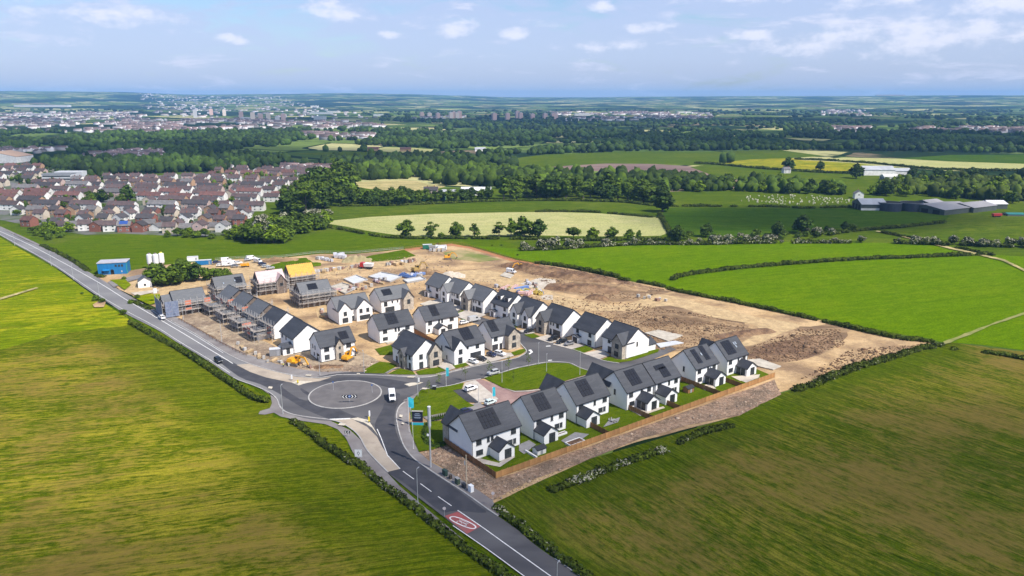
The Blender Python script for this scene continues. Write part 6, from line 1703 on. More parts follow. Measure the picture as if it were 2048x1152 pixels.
# flock grazing on the right
rng = np.random.default_rng(3)
sb = bmesh.new()
bmesh.ops.create_icosphere(sb, subdivisions=1, radius=0.5, matrix=Matrix.Translation((0, 0, 0.75)) @ Matrix.Diagonal((1.25, 0.75, 0.78, 1)))
bmesh.ops.create_icosphere(sb, subdivisions=1, radius=0.19, matrix=Matrix.Translation((0.68, 0, 0.88)) @ Matrix.Diagonal((1.3, 0.8, 1, 1)))
for lx in (-0.38, 0.36):
    for ly in (-0.17, 0.17):
        bmesh.ops.create_cone(sb, segments=5, radius1=0.07, radius2=0.06, depth=0.6, cap_ends=True, matrix=Matrix.Translation((lx, ly, 0.3)))
sheep_me = bpy.data.meshes.new('sheep')
sb.to_mesh(sheep_me)
sb.free()
sheep_me.materials.append(mat('fleece', (0.62, 0.58, 0.48), (0.52, 0.48, 0.38), 2.0, 0.95))
poly = [(1470, 402), (1500, 392), (1570, 391), (1660, 395), (1705, 400), (1702, 408), (1640, 411), (1560, 411), (1500, 405)]
k_ = 0
while k_ < 120:
    x, y = rng.uniform(1465, 1706), rng.uniform(390, 412)
    if in_poly(np.array([x]), np.array([y]), poly)[0]:
        p = G(x, y)
        tag(ob('sheep', sheep_me, loc=(p.x, p.y, 0.25), rot=rng.uniform(0, 6.28), scale=float(rng.uniform(1.0, 1.35))), 'pale sheep of the flock grazing below the tree belt', 'sheep', 'flock grazing below the tree belt')
        k_ += 1

# ---- the far town
M_townw = mat('far_town_walls', (0.46, 0.44, 0.44), (0.38, 0.365, 0.37), 0.02, 0.9, 2, tint=0.65, tint_c=(1.8, 1.8, 1.8))
def far_town(polys, n, seed, size=(9, 24), h=(6, 9)):
    rng = np.random.default_rng(seed)
    V = []
    T = []
    for poly, k in zip(polys, n):
        w = np.array([[q.x, q.y] for q in gpoly(poly)])
        lo, hi = w.min(0), w.max(0)
        pts = rng.uniform(lo, hi, (k * 6, 2))
        pts = pts[in_poly(pts[:, 0], pts[:, 1], w)]
        f = np.array([noise.noise(Vector((x / 220, y / 420, seed))) for x, y in pts])
        pts = pts[np.argsort(-(f + rng.normal(scale=0.25, size=len(f))))[:k]]
        for x, y in pts:
            z = hill_height(x, y) if x * x + y * y > 6.25e6 else 0
            a = rng.uniform(-0.5, 0.5) + (math.pi / 2 if rng.random() < 0.3 else 0)
            L, W, H = rng.uniform(*size), rng.uniform(7, 10), rng.uniform(*h)
            ca, sa = math.cos(a), math.sin(a)
            b = []
            for zz in (z - 2, z + H * 0.62):
                for dx, dy in ((-L / 2, -W / 2), (L / 2, -W / 2), (L / 2, W / 2), (-L / 2, W / 2)):
                    b.append((x + dx * ca - dy * sa, y + dx * sa + dy * ca, zz))
            for dx in (-L / 2, L / 2):
                b.append((x + dx * ca, y + dx * sa, z + H))
            V += b
            T.append(rng.uniform(0.0, 1.0))
    n_ = len(T)
    F = np.array([(0, 1, 5), (0, 5, 4), (1, 2, 6), (1, 6, 5), (2, 3, 7), (2, 7, 6), (3, 0, 4), (3, 4, 7), (4, 5, 9), (4, 9, 8), (6, 7, 8), (6, 8, 9), (5, 6, 9), (7, 4, 8)])
    f = (F[None] + (np.arange(n_) * 10)[:, None, None]).reshape(-1, 3)
    mi = np.tile([0, 0, 0, 0, 0, 0, 0, 0, 1, 1, 1, 1, 0, 0], n_)
    o = ob('far_town', np_mesh('far_town', np.array(V), f, [M_townw, mat('far_town_roofs', (0.16, 0.12, 0.115), (0.11, 0.09, 0.09), 0.02, 0.9, 2, tint=0.5, tint_c=(1.8, 1.6, 1.55))], np.repeat(T, 10), mi))
    o['kind'] = 'stuff'
far_town(TOWNS, [620, 480, 420, 360, 20, 80, 140, 60, 60], 31, size=(12, 40), h=(7, 11))
far_town([[(160, 303), (330, 305), (325, 322), (170, 320)], [(-100, 300), (130, 300), (135, 314), (-100, 322)], [(560, 338), (690, 337), (690, 345), (560, 345)]], [150, 150, 30], 32)
TOWERS = [(391, 235, 14), (423, 230, 11), (449, 231, 11), (483, 239, 14), (506, 242, 15), (522, 241, 12), (537, 240, 12), (567, 242, 13), (555, 243, 9), (843.7, 235, 10), (858.7, 236, 10), (876, 236.5, 10), (902, 236.5, 11), (908, 236, 12), (914, 236.5, 11), (919, 236, 13), (988.6, 240, 13), (1015, 239, 12), (1034.7, 236, 13), (1041, 237, 11), (1065, 237, 9), (1090, 237, 10), (1106, 238, 11), (1111, 237.5, 9)]
M_tower = [mat('tower_cream', (0.74, 0.62, 0.53), rough=0.8), mat('tower_pink', (0.66, 0.45, 0.40), rough=0.8), mat('tower_grey', (0.45, 0.45, 0.48), rough=0.8)]
for i, (x, y, h) in enumerate(TOWERS):
    p = G(x, y)
    z = hill_height(p.x, p.y)
    H = h * p.length / F_PX * 1.0
    which = 'western tower cluster above the far town' if i < 9 else ('middle tower cluster above the woods' if i < 16 else 'eastern tower cluster above the woods')
    r = thing('tower_block', f'tiny pale tower block of the {which}', 'tower block', (p.x, p.y, z), R(20), which.replace('cluster', 'blocks'))
    ob('wall', MB().box(-9, 9, -9, 9, -3, H), M_tower[2 if i in (0, 8) else (1 if i > 15 else i % 2)], r)
    ob('roof_plant', MB().box(-4, 4, -4, 4, H, H + 3), M_tower[2], r)
for i, (x, y, w, h, c) in enumerate(((82, 219.5, 88, 3, 0), (242, 204, 38, 2.5, 0), (345, 200.5, 40, 2.5, 0), (492, 241.5, 18, 5, 0), (640, 228, 40, 3, 1), (637, 240, 18, 6, 1), (70, 232, 30, 3, 1), (665, 226, 22, 2.5, 0), (755, 232, 16, 3, 1), (1165, 232, 30, 3, 0), (1370, 226, 24, 2.5, 0), (1780, 206, 50, 3, 2), (628, 218.5, 12, 4, 0), (205, 231, 36, 2, 0))):
    p = G(x, y)
    s = p.length / F_PX
    z = hill_height(p.x, p.y)
    r = thing('warehouse', ['longest white warehouse beyond the far town', 'white shed high on the far slope', 'pale shed right of the white one on the far slope', 'white block between two far towers', 'long bluish shed at the edge of the far town', 'tall pale green shed in the far town', 'pale shed roof over the far terraces', 'low white shed at the far town', 'small shed at the right edge of the far town', 'long pale shed by the eastern towers', 'white shed near the far eastern houses', 'pinkish long roof on the far right slope', 'tiny white storage tanks on the far hillside', 'thin bright roof line in the far town'][i], 'warehouse', (p.x, p.y, z), 0, 'sheds of the far town')
    ob('wall', MB().box(-w * s / 2, w * s / 2, 0, 60, -4, h * s), [SW['white'], M_pale, SW['pinkish']][c], r)
    ob('roof', MB().box(-w * s / 2 - 1, w * s / 2 + 1, -1, 61, h * s, h * s + 1.2), [SW['white'], M_pale, SW['pinkish']][c], r)
p = G(158, 201)
r = thing('radio_mast', 'thin mast standing up on the far hills', 'mast', (p.x, p.y, hill_height(p.x, p.y)), 0)
ob('pole', MB().cyl((0, 0, 0), (0, 0, 150), 3.5, 1.5, n=5), M_pale, r)
ob('base', MB().box(-6, 6, -6, 6, -4, 8), M_pale, r)
# ================================================================== FENCES, STREET FURNITURE, VEHICLES, SITE CLUTTER
M_timber = mat('fence_board', (0.44, 0.235, 0.085), (0.33, 0.170, 0.062), 0.9, 0.85, 5, vec=(1, 1, 0.15), rand=0.18)
M_timber_d = mat('fence_board_shaded', (0.30, 0.145, 0.055), (0.22, 0.105, 0.042), 0.9, 0.85, 5, vec=(1, 1, 0.15), rand=0.15)  # darker copy of the fence boards, shade put into the colour
PW = 1.83
def fence_panel_mesh(m):
    b = MB()
    n = 12
    rr = random.Random(3)
    for i in range(n):
        w = PW / n
        b.box(i * w + 0.006, (i + 1) * w - 0.006, -0.012 - 0.02 * (i % 2), 0.012 - 0.02 * (i % 2), 0.05, 1.78 + rr.uniform(-0.015, 0.015))
    for z in (0.35, 0.95, 1.55):
        b.box(0, PW, 0.012, 0.06, z, z + 0.08)
    return b.mesh('fence_panel', m)
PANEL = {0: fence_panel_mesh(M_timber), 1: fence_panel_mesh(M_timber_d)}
POST = MB().box(-0.05, 0.05, -0.05, 0.05, -0.3, 1.88).mesh('post', M_timber)
def fence(label, a, b, v=0, h=1.0, group='timber garden fences'):
    a, b = V2(a[0], a[1]), V2(b[0], b[1])
    d = (b - a)
    n = max(1, round(d.length / PW))
    s = d.length / (n * PW)
    r = thing('timber_fence', label, 'fence', (a.x, a.y, Z0 + 0.05), math.atan2(d.y, d.x), group)
    for i in range(n):
        ob('fence_panel', PANEL[v], parent=r, loc=(i * PW * s, 0, 0), scale=(s, 1, h))
        ob('post', POST, parent=r, loc=(i * PW * s, 0.05, 0), scale=(1, 1, h))
    ob('post', POST, parent=r, loc=(n * PW * s, 0.05, 0), scale=(1, 1, h))
    return r
P0, P1, P2 = G(992, 959), G(1549, 756), G(889, 888.5)
fence('long orange timber boundary fence behind the white houses', P0, P1)
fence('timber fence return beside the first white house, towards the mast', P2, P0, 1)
fd = (P1 - P0).normalized()
def along(px):                                       # the point of the long fence straight out from a house corner
    t = (px - P0).dot(fd)
    return P0 + fd * t
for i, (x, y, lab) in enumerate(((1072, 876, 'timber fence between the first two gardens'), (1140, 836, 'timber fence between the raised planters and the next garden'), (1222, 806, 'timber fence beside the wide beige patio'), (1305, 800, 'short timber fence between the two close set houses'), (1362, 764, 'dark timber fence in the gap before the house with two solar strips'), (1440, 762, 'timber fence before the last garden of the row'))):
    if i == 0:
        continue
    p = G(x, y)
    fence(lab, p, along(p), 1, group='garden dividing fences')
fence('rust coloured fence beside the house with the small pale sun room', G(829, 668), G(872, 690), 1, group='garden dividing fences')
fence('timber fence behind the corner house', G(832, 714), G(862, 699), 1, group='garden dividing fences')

# ---- street lamps
M_galv = mat('galvanised_steel', (0.50, 0.51, 0.52), (0.42, 0.43, 0.44), 0.8, 0.45, 3, metal=0.2)
M_grey = mat('grey_painted_steel', (0.30, 0.31, 0.33), rough=0.5)
def street_lamp(label, x, y, H=9.5, ang=0.0, group='street lamps'):
    p = G(x, y)
    r = thing('street_lamp', label, 'street lamp', (p.x, p.y, Z0), ang, group)
    k = ('lamp', round(H, 1))
    if k not in _mesh_cache:
        _mesh_cache[k] = (MB().cyl((0, 0, 0), (0, 0, 1.4), 0.13, n=8).cyl((0, 0, 1.4), (0, 0, H), 0.085, 0.06, n=8).mesh('pole', M_galv), MB().cyl((0, 0, H - 0.03), (0.5, 0, H + 0.08), 0.045, n=6).mesh('arm', M_galv), MB().hexa([(0.3, -0.14, H + 0.04), (0.95, -0.10, H + 0.08), (0.95, 0.10, H + 0.08), (0.3, 0.14, H + 0.04), (0.35, -0.12, H + 0.2), (0.9, -0.08, H + 0.17), (0.9, 0.08, H + 0.17), (0.35, 0.12, H + 0.2)]).mesh('lamp_head', M_grey))
    for nm, me in zip(('pole', 'arm', 'lamp_head'), _mesh_cache[k]):
        ob(nm, me, parent=r)
    return r
for x, y, H, a, lab in ((566, 830, 9.5, 1.2, 'street lamp on the footway left of the roundabout'), (728.5, 747, 8.5, -1.6, 'street lamp at the lawn edge before the diggers'), (836, 795, 7.5, 2.6, 'street lamp on the corner lawn opposite the van'), (836, 1014, 9.8, 1.0, 'street lamp in the hedge beside the lower road dashes'), (1113, 1216, 9.6, 1.0, 'street lamp near the lower edge by the solid white line'),
                        (1004, 767, 7.5, 1.4, 'street lamp at the near tip of the large green'), (1077, 730.5, 8.2, 1.4, 'street lamp at the far edge of the large green'), (1159.5, 752, 8.6, 2.0, 'street lamp with dark head by the paved corner of the green'),
                        (444, 687, 9.5, -2.2, 'street lamp before the low garage scaffolds'), (367, 640, 9.0, -2.2, 'street lamp before the netted house'), (311, 611, 8.5, -2.2, 'street lamp beside the white board at the netted house'),
                        (103, 533, 8.5, 0.9, 'farthest street lamp on the bleached road'), (147, 560, 8.5, 0.9, 'street lamp opposite the blue building'), (200, 600, 8.5, 0.9, 'street lamp by the bare patch on the verge'), (30, 492, 8.0, 0.9, 'street lamp where the road leaves the frame edge'), (1093, 745, 6.5, 1.4, 'short lamp among the young trees of the green'), (957, 808, 6.0, 2.0, 'lamp beside the parked white car'), (640, 752, 7.0, -1.6, 'thin lamp on the footway before the diggers')):
    street_lamp(lab, x, y, H, a)
# telecom mast
p = G(861.5, 936.5)
r = thing('telecom_mast', 'tall slim grey telecom mast with a thick head on the footway', 'mast', (p.x, p.y, Z0), 0)
ob('pole', MB().cyl((0, 0, 0), (0, 0, 11.2), 0.24, 0.22, n=12), M_galv, r)
ob('antenna_head', MB().cyl((0, 0, 11.2), (0, 0, 11.9), 0.24, 0.42, n=14).cyl((0, 0, 11.9), (0, 0, 17.2), 0.42, 0.42, n=14), mat('mast_grey', (0.50, 0.51, 0.53), (0.44, 0.45, 0.47), 0.6, 0.5), r)
ob('cap', MB().cyl((0, 0, 17.2), (0, 0, 17.35), 0.46, 0.46, n=14), M_white, r)
ob('bracket', MB().box(-0.75, -0.2, -0.2, 0.2, 9.1, 9.6), M_white, r)
p = G(933, 971)
r = thing('timber_pole', 'pale timber pole between the roadside cabinets', 'pole', (p.x, p.y, Z0), 0)
ob('shaft', MB().cyl((0, 0, 0), (0, 0, 8.2), 0.14, 0.11, n=8), mat('pale_pole', (0.55, 0.46, 0.33), (0.45, 0.38, 0.28), 0.8, 0.9), r)
ob('notice', MB().box(-0.5, -0.2, -0.05, 0.05, 5.4, 6.6), M_grey, r)
# roadside cabinets
M_cab = mat('cabinet_green', (0.022, 0.050, 0.040), (0.030, 0.060, 0.048), 1.0, 0.5)
M_cab_b = mat('cabinet_brown', (0.075, 0.055, 0.040), rough=0.6)
for x, y, s, m_, lab in ((890, 953, (1.5, 0.8, 1.6), M_cab, 'largest dark green cabinet, first in the roadside row'), (901, 960, (0.7, 0.6, 1.1), M_cab_b, 'small brown cabinet second in the roadside row'), (915, 970, (1.3, 0.8, 1.7), mat('cabinet_olive', (0.05, 0.075, 0.045), rough=0.6), 'olive cabinet with a pale slab on top'), (928, 978, (1.2, 0.7, 1.2), mat('cabinet_black', (0.025, 0.028, 0.035), rough=0.5), 'black cabinet beside the white kiosk'), (942, 985, (1.2, 0.9, 1.7), M_white, 'white utility kiosk at the end of the cabinet row')):
    p = G(x, y)
    r = thing('roadside_cabinet', lab, 'cabinet', (p.x, p.y, Z0), A_ROAD + math.pi, 'roadside cabinets')
    ob('body', MB().box(-s[0] / 2, s[0] / 2, -s[1] / 2, s[1] / 2, 0.1, s[2]), m_, r)
    ob('lid', MB().box(-s[0] / 2 - 0.05, s[0] / 2 + 0.05, -s[1] / 2 - 0.05, s[1] / 2 + 0.05, s[2], s[2] + 0.08), M_sill if m_.name == 'cabinet_olive' else m_, r)
    ob('door', MB().box(-s[0] / 2 + 0.06, -0.03, -s[1] / 2 - 0.03, -s[1] / 2, 0.2, s[2] - 0.08).box(0.03, s[0] / 2 - 0.06, -s[1] / 2 - 0.03, -s[1] / 2, 0.2, s[2] - 0.08), m_, r)
    ob('plinth', MB().box(-s[0] / 2 - 0.08, s[0] / 2 + 0.08, -s[1] / 2 - 0.08, s[1] / 2 + 0.08, 0, 0.1), M_concrete, r)

# ---- banners, boards and signs
M_teal = mat('teal_banner', (0.02, 0.36, 0.47), (0.03, 0.42, 0.53), 0.8, 0.7)
M_navy = mat('navy_board', (0.012, 0.018, 0.045), rough=0.4)
M_black = mat('sign_black', (0.012, 0.012, 0.013), rough=0.5)
def flag(label, x, y, H=7.5, a=0.5, part=True):
    p = G(x, y)
    r = thing('banner_flag', label, 'banner', (p.x, p.y, Z0), a, 'teal sales banners')
    ob('pole', MB().cyl((0, 0, 0), (0, 0, H), 0.05, n=6), M_white, r)
    fl = MB()
    n = 6
    for i in range(n):
        z0, z1 = H - 3.2 + i * 3.1 / n, H - 3.2 + (i + 1) * 3.1 / n
        y0, y1 = 0.10 * math.sin(i * 1.1), 0.10 * math.sin((i + 1) * 1.1)
        fl.hexa([(0.06, y0 - 0.01, z0), (0.98, -y0 - 0.01, z0), (0.98, -y0 + 0.01, z0), (0.06, y0 + 0.01, z0), (0.06, y1 - 0.01, z1), (0.98, -y1 - 0.01, z1), (0.98, -y1 + 0.01, z1), (0.06, y1 + 0.01, z1)])
    ob('cloth', fl, M_teal, r)
flag('teal banner on the tallest pole beside the navy sales board', 818.5, 866, 11.0, 0.2)
flag('second teal banner just behind the tallest one', 822.5, 852, 8.6, 0.4)
flag('teal banner standing on the corner lawn by the estate road', 892.5, 774, 6.8, 0.1)
flag('teal banner behind the roof of the first white house', 985, 806, 5.2, 0.3)
p = G(835.5, 853)
r = thing('sales_board', 'navy sales board with a teal foot on two posts', 'sign', (p.x, p.y, Z0), R(-4))
ob('panel', MB().box(-1.6, 1.6, -0.08, 0.08, 1.3, 4.6), M_navy, r)
ob('foot_panel', MB().box(-1.75, 1.75, -0.1, 0.1, 0.25, 1.1), M_teal, r)
ob('stripe', MB().box(-1.6, 1.6, -0.1, 0.1, 1.12, 1.28), mat('stripe_red', (0.45, 0.08, 0.05), rough=0.6), r)
ob('cap', MB().box(-1.7, 1.7, -0.35, 0.35, 4.6, 4.75), M_sill, r)
tx = MB()
for z, w in ((3.9, 0.7), (3.45, 1.0), (3.2, 0.8), (2.7, 1.1), (2.45, 0.9)):
    tx.box(-w, w, -0.095, -0.08, z, z + 0.11)
ob('lettering', tx, mat('pale_print', (0.35, 0.42, 0.55), rough=0.6), r)
for s in (-1.3, 1.3):
    ob('post', MB().cyl((s, 0.15, 0), (s, 0.15, 4.5), 0.06, n=6), M_galv, r)
p = G(827, 900)
r = thing('flag_pole', 'bare white pole in front of the navy sales board', 'pole', (p.x, p.y, Z0), 0)
ob('shaft', MB().cyl((0, 0, 0), (0, 0, 8.2), 0.06, n=6), M_white, r)
ob('foot', MB().cyl((0, 0, 0), (0, 0, 0.15), 0.2, n=8), M_concrete, r)

def chevron_sign(label, x, y, n, a, w=0.9, h=0.75, z=1.5, arrow=1):
    p = G(x, y)
    r = thing('chevron_sign', label, 'road sign', (p.x, p.y, ZR + 0.1), a, 'black and white chevron signs')
    W_ = n * w
    ob('board', MB().box(-W_ / 2, W_ / 2, -0.03, 0.03, z, z + h), M_black, r)
    ch = MB()
    for i in range(n):
        x0 = -W_ / 2 + i * w
        if n > 3 and i == n // 2:
            continue
        d = arrow if (i < n / 2 or n <= 3) else -arrow
        for s in (0, 1):
            za, zb = (z + 0.04, z + h / 2) if s == 0 else (z + h - 0.04, z + h / 2)
            xa, xb = (x0 + 0.50 * w, x0 + 0.05 * w) if d > 0 else (x0 + 0.05 * w, x0 + 0.50 * w)
            q = [(xa, za), (xa + 0.30 * w, za), (xb + 0.30 * w, zb), (xb, zb)]
            ch.add([(u, -0.034, v) for u, v in q], [(0, 1, 2, 3)])
    ob('chevron', ch, M_white, r)
    if n > 3:
        ob('round_sign', MB().cyl((0, -0.05, z + h * 0.55), (0, -0.09, z + h * 0.55), 0.46, n=16), mat('sign_blue', (0.05, 0.12, 0.32), rough=0.5), r)
        ob('arrow', MB().box(-0.28, 0.28, -0.1, -0.09, z + h * 0.5, z + h * 0.62), M_white, r)
    for s in ((-W_ / 4, W_ / 4) if n <= 3 else (0,)):
        ob('post', MB().cyl((s, 0.05, 0), (s, 0.05, z + h), 0.05, n=6), M_galv, r)
    return r
chevron_sign('wide chevron board with a blue disc on the roundabout island', 700, 809, 5, R(6), w=0.95, h=1.0)
chevron_sign('small two chevron sign on the verge below the roundabout', 695, 876, 2, R(-6), w=0.8, z=0.7)
def post_sign(label, x, y, H, kind, a=0.0, w=0.7):
    p = G(x, y)
    r = thing('road_sign', label, 'road sign', (p.x, p.y, Z0), a, 'road signs on posts')
    ob('post', MB().cyl((0, 0.04, 0), (0, 0.04, H), 0.045, n=6), M_galv, r)
    if kind == 'square':
        ob('panel', MB().box(-w, w, -0.03, 0.03, H - 2.1 * w, H), M_white, r)
        b = MB()
        for i in range(16):
            t0, t1 = 2 * math.pi * i / 16, 2 * math.pi * (i + 1) / 16
            c = H - 1.05 * w
            b.add([(q * math.cos(t), -0.034, c + q * math.sin(t)) for q, t in ((0.24 * w, t0), (0.36 * w, t0), (0.36 * w, t1), (0.24 * w, t1))], [(0, 1, 2, 3)])
        b.box(-0.05, 0.05, -0.034, -0.03, H - 1.75 * w, H - 1.45 * w).box(-0.05, 0.05, -0.034, -0.03, H - 0.62 * w, H - 0.35 * w)
        for (x0, x1, z0, z1) in ((-w, w, H - 0.04, H), (-w, w, H - 2.1 * w, H - 2.1 * w + 0.04), (-w, -w + 0.04, H - 2.1 * w, H), (w - 0.04, w, H - 2.1 * w, H)):
            b.box(x0, x1, -0.036, -0.031, z0, z1)
        ob('symbol', b, M_black, r)
    elif kind == 'disc':
        ob('disc', MB().cyl((0, -0.02, H - 0.35), (0, 0.02, H - 0.35), 0.38, n=16), M_white, r)
        ob('rim', MB().cyl((0, -0.03, H - 0.35), (0, -0.02, H - 0.35), 0.40, n=16), mat('sign_red_rim', (0.62, 0.55, 0.55), rough=0.5), r)
    elif kind == 'board':
        ob('panel', MB().box(-w, w, -0.03, 0.03, H - 2.4, H), M_white, r)
    elif kind == 'blue':
        ob('disc', MB().cyl((0, -0.02, H - 0.3), (0, 0.02, H - 0.3), 0.3, n=12), mat('sign_blue', (0.05, 0.12, 0.32), rough=0.5), r)
    return r
post_sign('white square roundabout sign on the left verge of the lower road', 717.5, 921, 3.0, 'square', R(-6), 1.05)
post_sign('small white disc sign above the red speed patch', 889, 1036, 2.6, 'disc')
post_sign('white disc sign on a post at the right verge near the stony margin', 986, 1016, 4.0, 'disc')
post_sign('thin sign post on the far left of the island', 667, 783, 3.4, 'blue')
post_sign('thin sign post on the right of the island', 744.5, 788, 3.2, 'blue')
post_sign('tall white board sign beside the netted house', 313, 606, 7.0, 'board', R(30), 0.8)
post_sign('white sign board at the site entrance before the blue building', 246, 560, 5.0, 'disc')
# bollards on the splitter islands
def bollard(label, x, y, m_, h=1.1):
    p = G(x, y)
    r = thing('traffic_bollard', label, 'bollard', (p.x, p.y, ZR + 0.12), 0, 'bollards on the traffic islands')
    ob('body', MB().box(-0.22, 0.22, -0.14, 0.14, 0.12, h), m_, r)
    ob('base', MB().box(-0.26, 0.26, -0.18, 0.18, 0, 0.12), M_black, r)
M_yel = mat('bollard_yellow', (0.72, 0.55, 0.02), rough=0.5)
bollard('white bollard with light on the lower traffic island', 739.5, 838, M_white, 1.9)
bollard('yellow bollard on the lower traffic island', 738.5, 848, M_yel, 1.6)
bollard('white bollard on the island by the buff surfacing', 584, 763, M_white, 1.6)
bollard('yellow bollard on the island by the buff surfacing', 596, 770, M_yel, 1.0)
bollard('white bollard on the estate road island', 838, 769, M_white, 1.6)
p = G(869, 781)
r = thing('litter_bin', 'dark litter bin on the corner lawn', 'bin', (p.x, p.y, Z0), 0)
ob('body', MB().box(-0.6, 0.6, -0.5, 0.5, 0, 1.3), M_black, r)
ob('lid', MB().box(-0.65, 0.65, -0.55, 0.55, 1.3, 1.45), M_grey, r)

# ---- vehicles
M_tyre = mat('tyre', (0.018, 0.018, 0.019), rough=0.85)
M_rim = mat('alloy_rim', (0.45, 0.45, 0.46), rough=0.35, metal=0.6)
M_car_glass = mat('car_glass', (0.016, 0.019, 0.022), rough=0.06, spec=0.8)
M_lampw = mat('headlight_glass', (0.62, 0.63, 0.64), rough=0.15)
M_lampr = mat('tail_light', (0.30, 0.012, 0.012), rough=0.3)
PAINT = {k: mat('paint_' + k.replace(' ', '_'), c, rough=0.28) for k, c in {'white': (0.76, 0.76, 0.77), 'black': (0.016, 0.017, 0.020), 'grey': (0.20, 0.20, 0.21), 'silver': (0.42, 0.43, 0.44), 'navy': (0.018, 0.024, 0.065), 'blue grey': (0.10, 0.12, 0.15), 'red': (0.45, 0.02, 0.02), 'pale teal': (0.55, 0.66, 0.66)}.items()}
def hull(profile, ys):
    """body from a side outline [(x, z)] repeated at several widths [(y, inset)]"""
    rings = []
    cx = sum(x for x, z in profile) / len(profile)
    zm = sum(z for x, z in profile) / len(profile)
    for y, k in ys:
        rings.append([(cx + (x - cx) * k, y, zm + (z - zm) * k) for x, z in profile])
    return rings
CARS = {
    'hatchback': dict(L=4.2, body=[(-2.1, 0.35), (2.05, 0.35), (2.1, 0.62), (1.95, 0.80), (1.0, 0.96), (-1.95, 1.02), (-2.1, 0.85)], top=[(0.95, 0.95), (0.25, 1.44), (-1.35, 1.47), (-1.95, 1.0)], w=0.88, wb=1.28, wr=0.32),
    'suv': dict(L=4.6, body=[(-2.3, 0.42), (2.25, 0.42), (2.3, 0.80), (2.15, 0.98), (1.05, 1.12), (-2.2, 1.16), (-2.3, 1.0)], top=[(1.0, 1.1), (0.35, 1.66), (-1.75, 1.68), (-2.2, 1.14)], w=0.94, wb=1.38, wr=0.37),
    'van': dict(L=5.9, body=[(-2.95, 0.42), (2.9, 0.42), (2.95, 0.85), (2.75, 1.15), (1.95, 1.35), (1.25, 2.35), (-2.9, 2.5), (-2.95, 1.2)], top=None, w=1.0, wb=1.75, wr=0.37),
}
def vehicle(kind, colour, label, x, y, heading, cat=None, group=None, z=None):
    d = CARS[kind]
    p = G(x, y)
    r = thing({'van': 'parked_van'}.get(kind, 'car') if kind != 'van' else 'van', label, cat or ('van' if kind == 'van' else 'car'), (p.x, p.y, (ZR + 0.01) if z is None else z), heading, group)
    k = ('veh', kind)
    if k not in _mesh_cache:
        w = d['w']
        body = MB().loft(hull(d['body'], [(-w, 0.955), (-w * 0.9, 1.0), (w * 0.9, 1.0), (w, 0.955)])).mesh('body', PAINT['white'])
        glass = roof = None
        if d['top']:
            t = d['top']
            zt = max(q[1] for q in t)
            lo = [(t[0][0], t[0][1]), (t[-1][0], t[-1][1])]
            g = MB()
            wt, wl = w * 0.74, w * 0.93
            x0, x1, x2, x3 = t[0][0], t[1][0], t[2][0], t[3][0]
            g.hexa([(x3, -wl, t[3][1]), (x0, -wl, t[0][1]), (x0, wl, t[0][1]), (x3, wl, t[3][1]), (x2, -wt, zt), (x1, -wt, zt), (x1, wt, zt), (x2, wt, zt)])
            glass = g.mesh('window_glass', M_car_glass)
            ro = MB().hexa([(x2 - 0.12, -wt * 1.04, zt), (x1 + 0.06, -wt * 1.04, zt), (x1 + 0.06, wt * 1.04, zt), (x2 - 0.12, wt * 1.04, zt), (x2, -wt * 0.9, zt + 0.06), (x1 - 0.05, -wt * 0.9, zt + 0.06), (x1 - 0.05, wt * 0.9, zt + 0.06), (x2, wt * 0.9, zt + 0.06)])
            for s in (-1, 1):
                ro.bar((x0, s * wl, t[0][1]), (x1, s * wt, zt + 0.02), 0.07)
                ro.bar((x3, s * wl, t[3][1]), (x2, s * wt, zt + 0.02), 0.09)
                ro.bar(((x1 + x2) / 2, s * wl * 1.0, t[0][1]), ((x1 + x2) / 2, s * wt, zt), 0.07)
            roof = ro.mesh('roof', PAINT['white'])
        else:
            g = MB()
            g.hexa([(1.93, -0.86, 1.40), (1.97, -0.86, 1.38), (1.97, 0.86, 1.38), (1.93, 0.86, 1.40), (1.30, -0.78, 2.24), (1.345, -0.78, 2.25), (1.345, 0.78, 2.25), (1.30, 0.78, 2.24)])
            for s in (-1, 1):
                g.hexa([(0.4, s * 1.0 - 0.02, 1.4), (1.6, s * 1.0 - 0.02, 1.4), (1.6, s * 1.0 + 0.012, 1.4), (0.4, s * 1.0 + 0.012, 1.4), (0.4, s * 0.99 - 0.02, 2.05), (1.2, s * 0.99 - 0.02, 2.05), (1.2, s * 0.99 + 0.012, 2.05), (0.4, s * 0.99 + 0.012, 2.05)])
            glass = g.mesh('window_glass', M_car_glass)
            roof = MB().box(1.05, 1.35, -0.8, 0.8, 0.62, 0.9).mesh('grille', M_black)
            roof = MB().box(2.93, 3.0, -0.6, 0.6, 0.55, 0.85).mesh('grille', M_black)
        wr = d['wr']
        tyre = MB().cyl((0, -0.11, 0), (0, 0.11, 0), wr, n=14).mesh('wheel', M_tyre)
        rim = MB().cyl((0, -0.125, 0), (0, 0.125, 0), wr * 0.62, n=10).mesh('rim', M_rim)
        zl = d['body'][2][1]
        hl_ = MB().box(-0.05, 0.05, -0.2, 0.2, -0.08, 0.09).mesh('headlight', M_lampw)
        tl_ = MB().box(-0.05, 0.05, -0.15, 0.15, -0.1, 0.14).mesh('tail_light', M_lampr)
        _mesh_cache[k] = (body, glass, roof, tyre, rim, hl_, tl_, zl)
    body, glass, roof, tyre, rim, hl_, tl_, zl = _mesh_cache[k]
    def painted(me):
        kk = (me.name, colour)
        if kk not in _mesh_cache:
            _mesh_cache[kk] = me.copy()
            _mesh_cache[kk].materials[0] = PAINT[colour]
        return _mesh_cache[kk]
    ob('body', painted(body), parent=r)
    ob('window_glass', glass, parent=r)
    ob('roof' if d['top'] else 'grille', painted(roof) if d['top'] else roof, parent=r)
